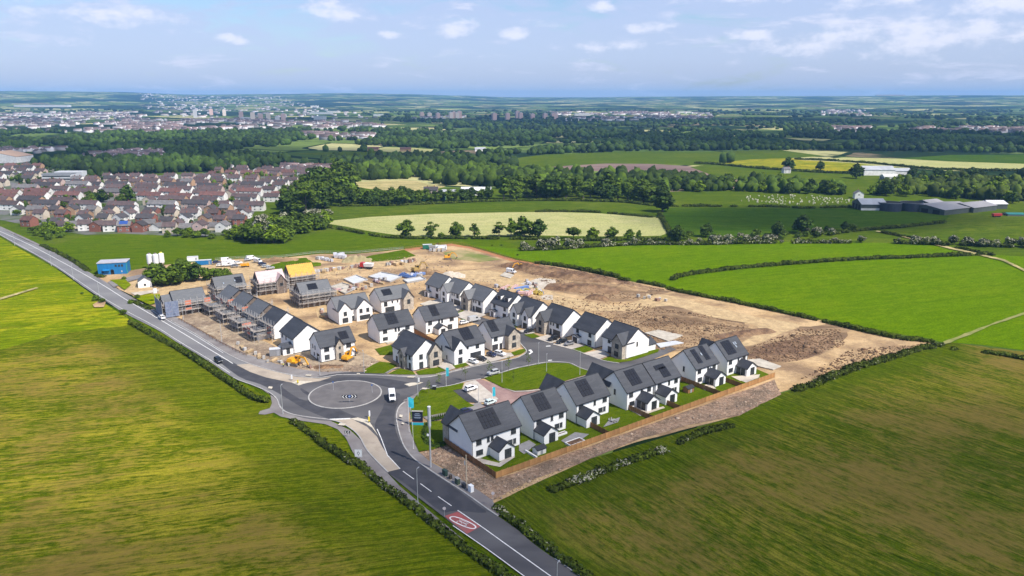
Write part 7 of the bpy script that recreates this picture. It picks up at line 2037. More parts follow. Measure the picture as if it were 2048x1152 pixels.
    for sx in (-1, 1):
        for sy in (-1, 1):
            wo_ = ob('wheel', tyre, parent=r, loc=(sx * d['wb'], sy * (d['w'] - 0.08), d['wr']))
            ob('rim', rim, parent=wo_)
    for sy in (-1, 1):
        ob('headlight', hl_, parent=r, loc=(d['body'][2][0] - 0.06, sy * d['w'] * 0.68, zl - 0.02))
        ob('tail_light', tl_, parent=r, loc=(d['body'][0][0] + 0.04, sy * d['w'] * 0.75, zl + 0.12))
    return r
A_E1, A_E2 = R(36.5), R(127)
d_ = lambda a, b: math.atan2((G(*b) - G(*a)).y, (G(*b) - G(*a)).x)
vehicle('van', 'white', 'white van driving round the roundabout towards the lower road', 784.5, 801, d_((783, 780), (788, 812)))
vehicle('suv', 'white', 'white car driving up the bleached road beside the netted house', 324, 640, d_((345, 652), (300, 625)))
vehicle('suv', 'black', 'black car driving down the road towards the roundabout', 437.5, 727, d_((416, 712), (460, 742)))
vehicle('suv', 'silver', 'silver car driving on the estate road beside the large green', 986.5, 752, d_((940, 763), (1000, 747)) + math.pi)
vehicle('suv', 'white', 'white car parked on the paved bays by the corner lawn', 942, 783.5, A_E1 + R(4))
vehicle('hatchback', 'pale teal', 'pale car parked behind the roof of the first white house', 981, 811, A_E1 + R(6))
vehicle('hatchback', 'navy', 'navy car half hidden behind the roof of the first white house', 932, 829, A_E1 + R(4))
vehicle('hatchback', 'white', 'white hatchback in front of the dark double garage', 946.5, 729, A_E2 + math.pi + R(12))
vehicle('hatchback', 'black', 'black car beside the white hatchback on the garage drive', 963.5, 723, A_E2 + math.pi + R(12))
vehicle('hatchback', 'navy', 'navy car on the drive beside the warm stone wing', 983, 715, A_E2 + math.pi + R(10))
vehicle('suv', 'white', 'white car on the drive closest to the warm stone wing', 1000, 713.5, A_E2 + math.pi + R(20))
vehicle('suv', 'black', 'black car before the double garage of the pinkish stone house', 1106.5, 683, A_E1 + math.pi)
vehicle('suv', 'black', 'black car on the block drive, left of a grey one', 1123.5, 688.5, A_E1 + math.pi)
vehicle('hatchback', 'grey', 'grey car on the block drive, right of a black one', 1138, 692.5, A_E1 + math.pi)
vehicle('hatchback', 'black', 'black car in the shade between two front gables', 1057.5, 667, A_E1 + math.pi)
vehicle('van', 'silver', 'silver van parked on pinkish paving behind the middle houses', 948, 645, A_E1)
vehicle('hatchback', 'white', 'white car glimpsed beside the silver van', 928, 650, A_E1)
vehicle('van', 'white', 'white camper like van out on the earthworks', 1022.5, 548, R(-35))
for i, (x, y, k, c, a) in enumerate(((434, 529, 'suv', 'navy', 0.5), (453, 525, 'van', 'white', 0.4), (441, 534, 'hatchback', 'white', 0.3), (455, 534, 'van', 'white', 0.2), (465, 531, 'van', 'white', 1.2), (477, 530, 'suv', 'white', 0.4), (496, 523, 'hatchback', 'silver', 0.6), (503, 521, 'van', 'white', 0.7), (516, 527, 'van', 'white', -0.6), (525, 532, 'suv', 'navy', 0.7), (531, 536, 'hatchback', 'silver', 0.6), (541, 540, 'suv', 'silver', 0.5), (470, 536, 'hatchback', 'grey', 0.2))):
    vehicle(k, c, ['navy car next to the blue cabin in the site car park', 'tall white van at the meadow side of the site car park', 'white hatchback before the low trees of the car park', 'white van nose on behind the low trees', 'white van crosswise in the middle of the car park', 'white car in the open middle of the car park', 'silver hatchback at the head of the right hand parking row', 'white van second in the right hand parking row', 'white van turned against the right hand parking row', 'navy car beside the turned white van', 'silver hatchback near the grassy spoil bank', 'silver car last before the pink roof', 'grey hatchback peeping over the low trees'][i], x, y, a, group='vehicles in the site car park')

# ---- excavators and other plant
M_dig = mat('digger_yellow', (0.72, 0.34, 0.012), (0.62, 0.28, 0.012), 0.8, 0.5)
M_steel = mat('worn_steel', (0.10, 0.085, 0.075), (0.16, 0.13, 0.11), 1.5, 0.6)
def excavator(label, x, y, rot, boom=0.5, m_=None, scale=1.0):
    p = G(x, y)
    m_ = m_ or M_dig
    r = thing('excavator', label, 'excavator', (p.x, p.y, Z0), rot, 'diggers on the site', scale)
    for s in (-1, 1):
        t = MB()
        prof = [(-2.0, 0.25), (-1.6, 0.0), (1.6, 0.0), (2.0, 0.25), (2.0, 0.6), (1.6, 0.85), (-1.6, 0.85), (-2.0, 0.6)]
        t.loft([[(a, s * 1.3 - 0.3, b) for a, b in prof], [(a, s * 1.3 + 0.3, b) for a, b in prof]])
        ob('track', t, M_steel, r)
    ob('undercarriage', MB().box(-1.2, 1.2, -1.0, 1.0, 0.4, 1.0), M_steel, r)
    ob('house_body', MB().box(-2.3, 1.3, -1.35, 1.35, 1.0, 1.5).hexa([(-2.3, -1.35, 1.5), (0.0, -1.35, 1.5), (0.0, 1.35, 1.5), (-2.3, 1.35, 1.5), (-2.0, -1.2, 2.25), (-0.2, -1.2, 2.25), (-0.2, 1.2, 2.25), (-2.0, 1.2, 2.25)]), m_, r)
    cb = ob('cab', MB().box(-0.1, 1.35, 0.3, 1.3, 1.5, 1.9).box(-0.1, 1.25, 0.3, 1.3, 2.85, 3.0).box(-0.1, 0.0, 0.3, 1.3, 1.9, 2.85), m_, r)
    ob('pane', MB().hexa([(0.0, 0.34, 1.9), (1.32, 0.34, 1.9), (1.32, 1.26, 1.9), (0.0, 1.26, 1.9), (0.0, 0.34, 2.85), (1.2, 0.34, 2.85), (1.2, 1.26, 2.85), (0.0, 1.26, 2.85)]), M_car_glass, cb)
    bx, bz = 3.2, 1.6 + 2.6 * boom + 0.8
    ob('boom', MB().bar((0.9, -0.2, 1.6), (2.2, -0.2, bz), 0.45, 0.55).bar((2.2, -0.2, bz), (4.2, -0.2, bz - 0.3), 0.42, 0.5), m_, r)
    ob('stick', MB().bar((4.1, -0.2, bz - 0.2), (5.5, -0.2, max(0.8, bz - 2.6)), 0.34, 0.40), m_, r)
    ob('ram', MB().cyl((0.9, -0.2, 2.0), (2.6, -0.2, bz - 0.5), 0.09, n=6).cyl((2.4, -0.2, bz + 0.35), (4.2, -0.2, bz + 0.1), 0.08, n=6), M_steel, r)
    zb = max(0.8, bz - 2.6)
    ob('bucket', MB().hexa([(5.0, -0.75, zb - 0.8), (5.9, -0.75, zb - 0.55), (5.9, 0.35, zb - 0.55), (5.0, 0.35, zb - 0.8), (5.3, -0.75, zb + 0.1), (5.7, -0.75, zb + 0.1), (5.7, 0.35, zb + 0.1), (5.3, 0.35, zb + 0.1)]), M_steel, r)
    return r
excavator('yellow digger reaching its arm down to the footway, left of two', 590, 731, d_((590, 728), (622, 733)), 0.35, scale=1.12)
excavator('yellow digger beside the stone gabled house, arm folded high', 696, 722, d_((690, 722), (716, 708)), 0.75)
excavator('dusty digger working among stacked materials', 834, 545, R(40), 0.7, mat('digger_dusty', (0.34, 0.22, 0.06), rough=0.7), 1.25)
excavator('yellow digger on the thin grass of the far plot', 896, 519, R(10), 0.6)
excavator('yellow digger on the dark spoil ridge', 1043, 538, R(200), 0.4)
def dumper(label, x, y, a, c1, c2, group='dump trucks on the site', s=1.0):
    p = G(x, y)
    r = thing('site_truck', label, 'truck', (p.x, p.y, Z0), a, group, s)
    ob('cab', MB().hexa([(1.0, -1.15, 0.8), (2.9, -1.15, 0.8), (2.9, 1.15, 0.8), (1.0, 1.15, 0.8), (1.0, -1.1, 2.9), (2.6, -1.1, 2.9), (2.6, 1.1, 2.9), (1.0, 1.1, 2.9)]), c1, r)
    ob('window_glass', MB().hexa([(2.80, -1.0, 1.75), (2.84, -1.0, 1.75), (2.84, 1.0, 1.75), (2.80, 1.0, 1.75), (2.62, -0.95, 2.7), (2.68, -0.95, 2.7), (2.68, 0.95, 2.7), (2.62, 0.95, 2.7)]), M_car_glass, r)
    ob('skip_body', MB().hexa([(-3.0, -1.1, 1.1), (0.8, -1.1, 1.1), (0.8, 1.1, 1.1), (-3.0, 1.1, 1.1), (-3.4, -1.3, 2.6), (0.9, -1.3, 2.6), (0.9, 1.3, 2.6), (-3.4, 1.3, 2.6)]), c2, r)
    ob('chassis', MB().box(-3.0, 2.7, -0.6, 0.6, 0.6, 1.0), M_steel, r)
    for wx in (-2.2, -1.0, 2.0):
        for s_ in (-1, 1):
            ob('wheel', MB().cyl((wx, s_ * 0.85, 0.5), (wx, s_ * 1.2, 0.5), 0.5, n=10), M_tyre, r)
dumper('red and white lorry on the sandy track', 733, 538, R(165), PAINT['red'], M_white, s=1.25)
dumper('orange dumper at the edge of the site car park', 491, 535, R(20), M_dig, M_dig, s=0.8)
dumper('white lorry loaded at the far materials compound', 868, 500, R(10), M_white, M_sill)

# ---- people in high visibility jackets
M_hiv = mat('high_visibility_cloth', (0.62, 0.72, 0.03), rough=0.8)
M_trs = mat('dark_trousers', (0.025, 0.027, 0.035), rough=0.9)
M_skin = mat('skin', (0.45, 0.27, 0.19), rough=0.6)
def person(label, x, y, a, stride=0.12, z=None):
    p = G(x, y)
    r = thing('person', label, 'person', (p.x, p.y, Z0 if z is None else z), a, 'workers on the site')
    def skin(name, vs, es, rad, m_, sub=2, root=0):
        me = bpy.data.meshes.new(name)
        me.from_pydata(vs, es, [])
        me.materials.append(m_)
        o = ob(name, me, parent=r)
        md = o.modifiers.new('skin', 'SKIN')
        for v, q in zip(me.skin_vertices[0].data if me.skin_vertices else [], rad):
            v.radius = (q, q)
        md.use_smooth_shade = True
        s = o.modifiers.new('sub', 'SUBSURF')
        s.levels = s.render_levels = sub
        return o
    def skinned(name, vs, es, rad, m_, sub=1):
        bm = bmesh.new()
        lay = bm.verts.layers.skin.verify()
        bv = []
        for v, q in zip(vs, rad):
            k = bm.verts.new(v)
            k[lay].radius = (q, q)
            bv.append(k)
        bv[0][lay].use_root = True
        for i, j in es:
            bm.edges.new((bv[i], bv[j]))
        me = bpy.data.meshes.new(name)
        bm.to_mesh(me)
        bm.free()
        me.materials.append(m_)
        o = ob(name, me, parent=r)
        o.modifiers.new('skin', 'SKIN').use_smooth_shade = True
        s = o.modifiers.new('sub', 'SUBSURF')
        s.levels = s.render_levels = sub
        return o
    st = stride
    vs = [(0, 0, 0.94), (0, 0, 1.12), (0, 0, 1.34), (0, 0, 1.50), (0.02, 0, 1.58), (0.02, 0, 1.68), (0.02, 0, 1.76), (0, 0.20, 1.43), (0.02, 0.25, 1.15), (0.10, 0.25, 0.90), (0, -0.20, 1.43), (0.02, -0.25, 1.15), (0.10, -0.25, 0.90), (0, 0.10, 0.90), (st * 0.6, 0.10, 0.50), (st * 0.5, 0.11, 0.09), (st * 0.5 + 0.14, 0.11, 0.04), (0, -0.10, 0.90), (-st * 0.3, -0.10, 0.50), (-st, -0.11, 0.09), (-st + 0.14, -0.11, 0.04)]
    es = [(0, 1), (1, 2), (2, 3), (3, 4), (4, 5), (5, 6), (2, 7), (7, 8), (8, 9), (2, 10), (10, 11), (11, 12), (0, 13), (13, 14), (14, 15), (15, 16), (0, 17), (17, 18), (18, 19), (19, 20)]
    rad = [0.14, 0.13, 0.16, 0.07, 0.06, 0.10, 0.07, 0.07, 0.05, 0.045, 0.07, 0.05, 0.045, 0.10, 0.075, 0.055, 0.05, 0.10, 0.075, 0.055, 0.05]
    skinned('body', vs, es, rad, M_skin)
    skinned('jacket', [(0, 0, 0.92), (0, 0, 1.12), (0, 0, 1.36), (0, 0, 1.46), (0, 0.21, 1.43), (0.02, 0.26, 1.15), (0.08, 0.255, 0.97), (0, -0.21, 1.43), (0.02, -0.26, 1.15), (0.08, -0.255, 0.97)], [(0, 1), (1, 2), (2, 3), (2, 4), (4, 5), (5, 6), (2, 7), (7, 8), (8, 9)], [0.17, 0.165, 0.185, 0.10, 0.09, 0.07, 0.06, 0.09, 0.07, 0.06], M_hiv)
    skinned('trousers', [(0, 0, 0.94), (0, 0.10, 0.88), (st * 0.6, 0.10, 0.50), (st * 0.5, 0.11, 0.12), (0, -0.10, 0.88), (-st * 0.3, -0.10, 0.50), (-st, -0.11, 0.12)], [(0, 1), (1, 2), (2, 3), (0, 4), (4, 5), (5, 6)], [0.155, 0.115, 0.09, 0.075, 0.115, 0.09, 0.075], M_trs)
    hm = MB()
    hm.cyl((0.02, 0, 1.70), (0.02, 0, 1.80), 0.125, 0.10, n=10).cyl((0.02, 0, 1.80), (0.02, 0, 1.84), 0.10, 0.04, n=10).box(0.08, 0.20, -0.08, 0.08, 1.70, 1.72)
    ob('helmet', hm, M_white, r)
    return r
person('worker in a yellow high visibility jacket standing left of the yellow digger', 567, 736, 0.4)
person('worker in a yellow jacket under the red guarded scaffold', 397, 622, 2.0)

# ---- buildings of the compound
M_cabin = mat('site_blue', (0.012, 0.165, 0.40), (0.010, 0.145, 0.36), 0.6, 0.45, vec=(3, 3, 0.1))
pb = G(197, 551)
ab = d_((197, 550), (252, 547))
r = thing('site_office', 'bright blue two storey building with grey flat roof and arched opening', 'building', (pb.x, pb.y, 0.2), ab)
ob('wall', MB().box(0, 14.5, 0, 9, 0, 6.4), M_cabin, r)
ob('roof', MB().box(-0.3, 14.8, -0.3, 9.3, 6.4, 6.75), mat('pale_flat_roof', (0.42, 0.41, 0.45), (0.36, 0.355, 0.39), 0.5, 0.7), r)
ar = MB().box(6.3, 8.0, -0.05, 0.05, 0, 2.0)
ar.cyl((7.15, -0.05, 2.0), (7.15, 0.05, 2.0), 0.85, n=16)
ob('door', ar, M_dark, r)  # flat arch, its unlit inside painted near-black
for x in (9.2, 10.9, 12.4):
    place_window(r, (V2(x, 0), V2(1, 0), V2(0, -1)), 0, 4.2, 1.0, 1.2, sill=False)
place_window(r, (V2(2.4, 0), V2(1, 0), V2(0, -1)), 0, 1.2, 1.3, 1.2, sill=False)
ob('awning', MB().hexa([(2.6, -1.4, 2.4), (6.0, -1.4, 2.4), (6.0, 0, 3.0), (2.6, 0, 3.0), (2.6, -1.4, 2.5), (6.0, -1.4, 2.5), (6.0, 0, 3.1), (2.6, 0, 3.1)]), M_cabin, r)
ob('downpipe', MB().cyl((14.6, -0.1, 0), (14.6, -0.1, 6.4), 0.12, n=6), mat('green_pipe', (0.05, 0.40, 0.25), rough=0.6), r)
M_silo = mat('silo_white', (0.74, 0.74, 0.73), (0.64, 0.64, 0.63), 0.5, 0.5, vec=(1, 1, 0.2))
for i, (x, y) in enumerate(((301.5, 538), (313.5, 538), (325, 536))):
    p = G(x, y)
    r = thing('mortar_silo', ['white mortar silo, first of three, nearest the blue building', 'white mortar silo in the middle of three', 'white mortar silo with a yellow cap'][i], 'silo', (p.x, p.y, 0.2), 0.3, 'mortar silos')
    ob('tank', MB().cyl((0, 0, 3.2), (0, 0, 8.2), 1.5, n=18).cyl((0, 0, 8.2), (0, 0, 8.7), 1.5, 0.7, n=18), M_silo, r)
    ob('hopper', MB().cyl((0, 0, 1.2), (0, 0, 3.2), 0.35, 1.5, n=18), M_silo, r)
    for k in range(4):
        a = math.pi / 4 + k * math.pi / 2
        ob('leg', MB().bar((1.25 * math.cos(a), 1.25 * math.sin(a), 0), (1.25 * math.cos(a), 1.25 * math.sin(a), 3.4), 0.16), M_steel, r)
    ob('cap', MB().cyl((0, 0, 8.7), (0, 0, 9.2), 0.7, 0.6, n=12), M_yel if i == 2 else M_steel, r)
pc = G(277, 577)
house_angle = d_((277, 577), (300, 575))
r = thing('cottage', 'small white gabled cottage with dark roof beside the green clump', 'cottage', (pc.x, pc.y, 0.2), house_angle)
ob('wall', gable_walls(MB(), V2(0, 0), V2(0, 1), 9, V2(1, 0), 6.4, -0.3, 3.1, 2.1), M_render, r)
ob('roof', gable_roof(MB(), V2(0, 0), V2(0, 1), 9, V2(1, 0), 6.4, 3.1, 2.1), M_slate_lit, r)
place_window(r, (V2(3.2, 0), V2(1, 0), V2(0, -1)), 0, 1.0, 1.0, 1.0)
ob('chimney', MB().box(2.9, 3.5, 8.2, 8.8, 4.9, 6.2), M_render, r)
for i, (x, y, L, m_, lab) in enumerate(((408, 530, 8.5, M_cabin, 'blue site cabin at the edge of the car park'), (386, 523, 6, M_white, 'white cabin half behind the green clump'), (855, 498, 6, mat('green_container', (0.02, 0.16, 0.11), rough=0.5), 'dark green container in the far materials compound'), (884, 500, 6, M_white, 'white container right of the dark green one'), (551, 712, 4, mat('grey_container', (0.25, 0.25, 0.26), rough=0.6), 'grey site container before the plain white gable'))):
    p = G(x, y)
    r = thing('site_cabin', lab, 'cabin', (p.x, p.y, 0.2), R(14), 'cabins and containers')
    b = MB().box(-L / 2, L / 2, -1.2, 1.2, 0.15, 2.75)
    for k in range(int(L * 2)):
        b.box(-L / 2 + k * 0.5 + 0.1, -L / 2 + k * 0.5 + 0.3, -1.25, -1.2, 0.3, 2.6)
    ob('body', b, m_, r)
    ob('roof', MB().box(-L / 2 - 0.05, L / 2 + 0.05, -1.3, 1.3, 2.75, 2.9), M_pale, r)
    ob('door', MB().box(L / 2 - 1.4, L / 2 - 0.5, -1.3, -1.25, 0.2, 2.2), M_grey, r)

# ---- material stacks, pallets, slabs
M_wrap = mat('shrink_wrap', (0.50, 0.50, 0.54), (0.62, 0.62, 0.65), 1.2, 0.4, rand=0.2)
M_brickp = mat('pallet_bricks', (0.33, 0.20, 0.15), (0.26, 0.16, 0.13), 1.5, 0.9, rand=0.25)
M_blkp = mat('pallet_blocks', (0.45, 0.43, 0.40), (0.36, 0.345, 0.32), 1.4, 0.9, rand=0.2)
M_wood2 = mat('fresh_timber', (0.55, 0.40, 0.22), (0.46, 0.33, 0.18), 1.4, 0.85, rand=0.2)
M_plas = [mat('plastic_' + n, c, rough=0.5) for n, c in (('blue', (0.12, 0.20, 0.42)), ('green', (0.24, 0.40, 0.20)), ('yellow', (0.60, 0.46, 0.10)), ('pink', (0.52, 0.34, 0.32)))]
PALLET = MB().box(-0.6, 0.6, -0.5, 0.5, 0.10, 0.14).box(-0.6, 0.6, -0.5, -0.4, 0, 0.1).box(-0.6, 0.6, -0.05, 0.05, 0, 0.1).box(-0.6, 0.6, 0.4, 0.5, 0, 0.1).mesh('pallet', M_wood2)
def load_mesh(kind):
    b = MB()
    if kind in ('brick', 'block', 'wrapped'):
        for i in range(3):
            for j in range(2):
                for k in range(3):
                    b.box(-0.56 + i * 0.38, -0.56 + i * 0.38 + 0.36, -0.46 + j * 0.47, -0.46 + j * 0.47 + 0.45, 0.15 + k * 0.34, 0.15 + k * 0.34 + 0.33)
        return b.mesh('load', {'brick': M_brickp, 'block': M_blkp, 'wrapped': M_wrap}[kind])
    if kind == 'timber':
        for i in range(5):
            for k in range(4):
                b.box(-2.2 + 0.05 * ((i + k) % 3), 2.2 + 0.06 * ((i * 2 + k) % 3), -0.6 + i * 0.24, -0.6 + i * 0.24 + 0.21, 0.15 + k * 0.2, 0.15 + k * 0.2 + 0.17)
        return b.mesh('load', M_wood2)
    for i in range(4):
        for k in range(3 - i % 2):
            b.cyl((-3, -0.6 + i * 0.4, 0.35 + k * 0.36), (3, -0.6 + i * 0.4, 0.35 + k * 0.36), 0.17, n=8)
    return b.mesh('load', M_plas[{'pipes_blue': 0, 'pipes_green': 1, 'pipes_yellow': 2, 'pipes_pink': 3}.get(kind, 0)])
LOADS = {}
def stack(kind, p, a, label, group, s=1.0):
    if kind not in LOADS:
        LOADS[kind] = load_mesh(kind)
    long_ = kind == 'timber' or kind.startswith('pipes')
    r = thing('material_stack' if long_ else 'pallet_stack', label, 'material stack', (p.x, p.y, Z0), a, group, s)
    ob('load', LOADS[kind], parent=r)
    ob('pallet', PALLET, parent=r, scale=(2.2 if long_ else 1, 1, 1))
rs_ = random.Random(12)
def line_of(n, a, b, kinds, label, group, s=(1.1, 1.6), jit=1.2):
    for i in range(n):
        t = (i + 0.5) / n
        stack(rs_.choice(kinds), G(a[0] + (b[0] - a[0]) * t + rs_.uniform(-jit, jit), a[1] + (b[1] - a[1]) * t + rs_.uniform(-jit * 0.6, jit * 0.6)), rs_.uniform(0, 3), label, group, rs_.uniform(*s))
line_of(14, (634, 519), (666, 524), ['wrapped', 'block', 'wrapped'], 'shrink wrapped grey pallet in the row below the meadow fence', 'wrapped pallets below the meadow', (1.2, 1.7))
line_of(9, (672, 516), (688, 517), ['wrapped'], 'tall wrapped grey pallet of the block stacked by the pale mound', 'wrapped block stack by the pale mound', (1.8, 2.6), 2.5)
line_of(16, (628, 547), (686, 540), ['brick', 'block', 'timber', 'wrapped'], 'mixed pallet in the line between the orange roof and the lorry', 'pallet line beside the orange roof', (1.2, 1.7))
line_of(10, (700, 538), (724, 534), ['brick', 'brick', 'block'], 'brick pallet in the short line left of the lorry', 'brick pallets left of the lorry')
line_of(14, (773, 532), (830, 524), ['wrapped', 'brick', 'timber', 'block'], 'pallet in the line right of the lorry', 'pallet line right of the lorry', (1.2, 1.8))
line_of(16, (806, 556), (846, 552), ['pipes_blue', 'wrapped', 'block', 'wrapped', 'brick'], 'material stack beside the dusty digger', 'materials beside the dusty digger', (1.1, 1.6), 3.5)
line_of(26, (996, 578), (1080, 590), ['pipes_blue', 'pipes_green', 'pipes_yellow', 'pipes_pink', 'wrapped', 'timber', 'block'], 'colourful building material lying behind the gabled row', 'colourful materials behind the gabled row', (0.9, 1.6), 6.5)
line_of(10, (1050, 566), (1076, 576), ['block', 'wrapped', 'brick'], 'pallet beside the pale hardcore pad', 'pallets by the pale hardcore pad', (1.0, 1.4), 4)
line_of(22, (655, 590), (770, 566), ['timber', 'block', 'wrapped', 'brick', 'timber', 'pipes_pink'], 'material stack among the open foundations', 'materials among the foundations', (1.0, 1.7), 9)
line_of(9, (640, 624), (655, 640), ['timber', 'brick', 'block'], 'pallet beside the two gabled new house', 'pallets beside the two gabled house', (1.0, 1.4), 4)
line_of(9, (1275, 596), (1330, 604), ['block', 'timber', 'brick'], 'lone pallet on the open earthworks', 'lone pallets on the earthworks', (1.0, 1.5), 5)
line_of(10, (548, 722), (628, 738), ['block', 'brick', 'timber'], 'pallet on trodden soil round the left digger', 'pallets round the left digger', (0.7, 1.0), 6)
line_of(8, (470, 690), (540, 728), ['block', 'timber'], 'pallet along the soil strip before the garage scaffolds', 'pallets before the garage scaffolds', (0.8, 1.1), 3)
line_of(8, (862, 502), (892, 503), ['wrapped', 'block', 'timber'], 'pallet in the far materials compound', 'pallets in the far compound', (1.2, 1.8), 3)
SLABS = [[(737, 556), (762, 547), (806, 555), (780, 566)], [(688, 561), (712, 553), (735, 562), (708, 571)], [(660, 577), (685, 569), (716, 578), (690, 590)], [(806, 562), (842, 556), (852, 561), (815, 568)], [(1289, 668), (1316, 662), (1366, 673), (1337, 685)], [(1312, 690), (1350, 684), (1367, 688), (1320, 697)], [(1494, 722), (1520, 720), (1562, 735), (1546, 742), (1508, 733)], [(764, 681), (790, 676), (800, 682), (775, 690)], [(840, 610), (860, 603), (880, 609), (858, 618)], [(1010, 545), (1028, 552), (1020, 558), (1000, 553)]]
for i, px in enumerate(SLABS):
    o = sheet('foundation_slab', gpoly(px), Z0 + 0.35, M_pale if i in (0, 1, 3, 5) else M_concrete, kind=None, thick=0.35)
    tag(o, ['bright bare slab in the middle of the foundations', 'pale slab left of the bright bare one', 'slab nearest the broad grey roof', 'narrow slab beside the blue pipe stacks', 'buff slab behind the end house with the plain gable', 'whitish strip slab beside the buff one', 'pale slab run beside the last house of the fence row', 'small slab behind the corner house', 'slab by the farthest finished house', 'small slab near the camper van'][i], 'foundation', 'house foundations')
    # rising walls round a few of them
    w = MB()
    q = gpoly(px)
    if i in (0, 1, 2, 3):
        for a, b in zip(q, q[1:] + q[:1]):
            w.bar((a.x, a.y, Z0 + 0.6), (b.x, b.y, Z0 + 0.6), 0.35, 0.5)
        ob('upstand', w, M_blkp, o)

# ---- heaps of earth
def heap(label, x, y, L, Wd, h, a, m_, seed, group='heaps of earth'):
    p = G(x, y)
    n1, n2 = 26, 14
    vs, fs = [], []
    for i in range(n1 + 1):
        for j in range(n2 + 1):
            u, v = 2 * i / n1 - 1, 2 * j / n2 - 1
            e = max(0.0, 1 - u * u) ** 0.6 * max(0.0, 1 - v * v)
            X, Y = u * L / 2, v * Wd / 2
            n = noise.noise(Vector((X * 0.22, Y * 0.22, seed))) + 0.6 * noise.noise(Vector((X * 0.7, Y * 0.7, seed + 3)))
            vs.append((X + 0.8 * n, Y, -0.3 + e * h * (1 + 0.55 * n) + 0.12 * n))
    for i in range(n1):
        for j in range(n2):
            k = i * (n2 + 1) + j
            fs.append((k, k + n2 + 1, k + n2 + 2, k + 1))
    me = bpy.data.meshes.new('soil_heap')
    me.from_pydata(vs, [], fs)
    me.materials.append(m_)
    me.update()
    return tag(ob('soil_heap', me, loc=(p.x, p.y, Z0), rot=a), label, 'soil heap', group)
heap('long dark spoil ridge along the far boundary hedge', 1065, 541, 46, 11, 3.4, R(-38), M_spoil, 1)
heap('dark spoil ridge running on towards the broken hedge', 1150, 556, 52, 13, 2.4, R(-33), M_spoil, 2)
heap('low brown heap in the middle of the earthworks', 1165, 578, 40, 16, 2.2, R(-15), M_spoil, 3)
heap('rough brown heap behind the camper van and hardcore', 1215, 574, 44, 12, 1.8, R(-20), M_brown, 4)
heap('small dark heap at the edge of the haul track', 1195, 598, 12, 7, 2.2, R(-30), M_spoil, 5)
heap('pale rounded mound beside the wrapped stacks', 714, 522, 18, 10, 3.2, R(10), mat('pale_mound', (0.34, 0.27, 0.15), (0.27, 0.23, 0.11), 0.4, 0.95, 5), 6)
heap('brown heap beside the dusty digger', 858, 547, 16, 9, 2.6, R(-10), M_brown, 7)
heap('pale gravel heap behind the farthest finished house', 905, 553, 15, 9, 2.6, R(0), M_pale if False else mat('gravel_heap', (0.52, 0.45, 0.36), (0.44, 0.38, 0.30), 0.8, 0.95, 5), 8)
heap('grassy bank beside the site car park', 590, 532, 30, 10, 2.6, R(15), M_meadow, 9)
heap('earth bank left of the grassy one', 560, 522, 22, 8, 2.2, R(10), M_brown, 10)
heap('low spoil along the haul track bend', 1490, 668, 30, 8, 1.2, R(20), M_spoil, 11)
heap('trodden soil heap before the right hand digger', 655, 735, 12, 5, 0.9, R(5), M_spoil, 12)
heap('brown heap beside the yellow digger on thin grass', 800, 690, 8, 6, 1.2, R(5), M_brown, 13)
heap('long low ridge across the stripped subsoil', 1400, 640, 44, 8, 1.0, R(-28), M_brown, 14)

# ---- site fencing along the footway and at the far edge
def mesh_fence(label, px, h=1.1, m_=M_galv):
    line = catmull(gpoly(px), 3)
    o = V2(line[0].x, line[0].y)
    r = thing('site_fence', label, 'fence', (o.x, o.y, Z0), 0, 'site fences')
    pm = _mesh_cache.setdefault(('sfp', h), MB().box(-0.06, 0.06, -0.06, 0.06, 0, h).mesh('post', M_timber_d))
    for a, b in zip(line, line[1:]):
        n = max(1, round((b - a).length / 3))
        for i in range(n):
            q = a.lerp(b, i / n) - o
            ob('post', pm, parent=r, loc=(q.x, q.y, 0))
    for z in (0.45, 0.75, h - 0.05):
        b_ = MB()
        for a, b in zip(line, line[1:]):
            b_.bar((a.x - o.x, a.y - o.y, z), (b.x - o.x, b.y - o.y, z), 0.05, 0.10)
        ob('rail', b_, m_, r)
mesh_fence('low rail fence between footway and the garage scaffolds', [(358, 641), (400, 664), (440, 688), (494, 715)], 1.0, M_timber_d)
mesh_fence('brown rail fence round the far tip of the site', [(810, 500), (860, 494), (905, 489), (940, 495), (985, 508), (1030, 522), (1080, 530)], 1.6, mat('rail_orange', (0.36, 0.17, 0.08), rough=0.9))
mesh_fence('thin rail fence between the compound and the meadow', [(430, 522), (480, 518), (560, 516), (640, 507), (700, 508), (770, 502), (808, 499)], 1.5)
# ---- garden things
M_planter = mat('planter_wall', (0.70, 0.69, 0.67), rough=0.9)
for i, (x, y, w, d, a) in enumerate(((1150, 889, 5.5, 2.6, 37), (1120, 873, 4.5, 1.2, 37), (1062, 913, 5.0, 0.5, -53))):
    p = G(x, y)
    r = thing('raised_planter', ['white walled raised planter filled with dark soil', 'long white edged planter beside the second house', 'white garden wall edging the grey patio'][i], 'planter', (p.x, p.y, Z0 + 0.05), R(a), 'white garden walls')
    b = MB().box(-w / 2, w / 2, -d / 2, -d / 2 + 0.25, 0, 0.7).box(-w / 2, w / 2, d / 2 - 0.25, d / 2, 0, 0.7).box(-w / 2, -w / 2 + 0.25, -d / 2 + 0.25, d / 2 - 0.25, 0, 0.7).box(w / 2 - 0.25, w / 2, -d / 2 + 0.25, d / 2 - 0.25, 0, 0.7)
    ob('wall', b, M_planter, r)
    if d > 1:
        ob('soil', MB().box(-w / 2 + 0.25, w / 2 - 0.25, -d / 2 + 0.25, d / 2 - 0.25, 0, 0.55), M_spoil, r)
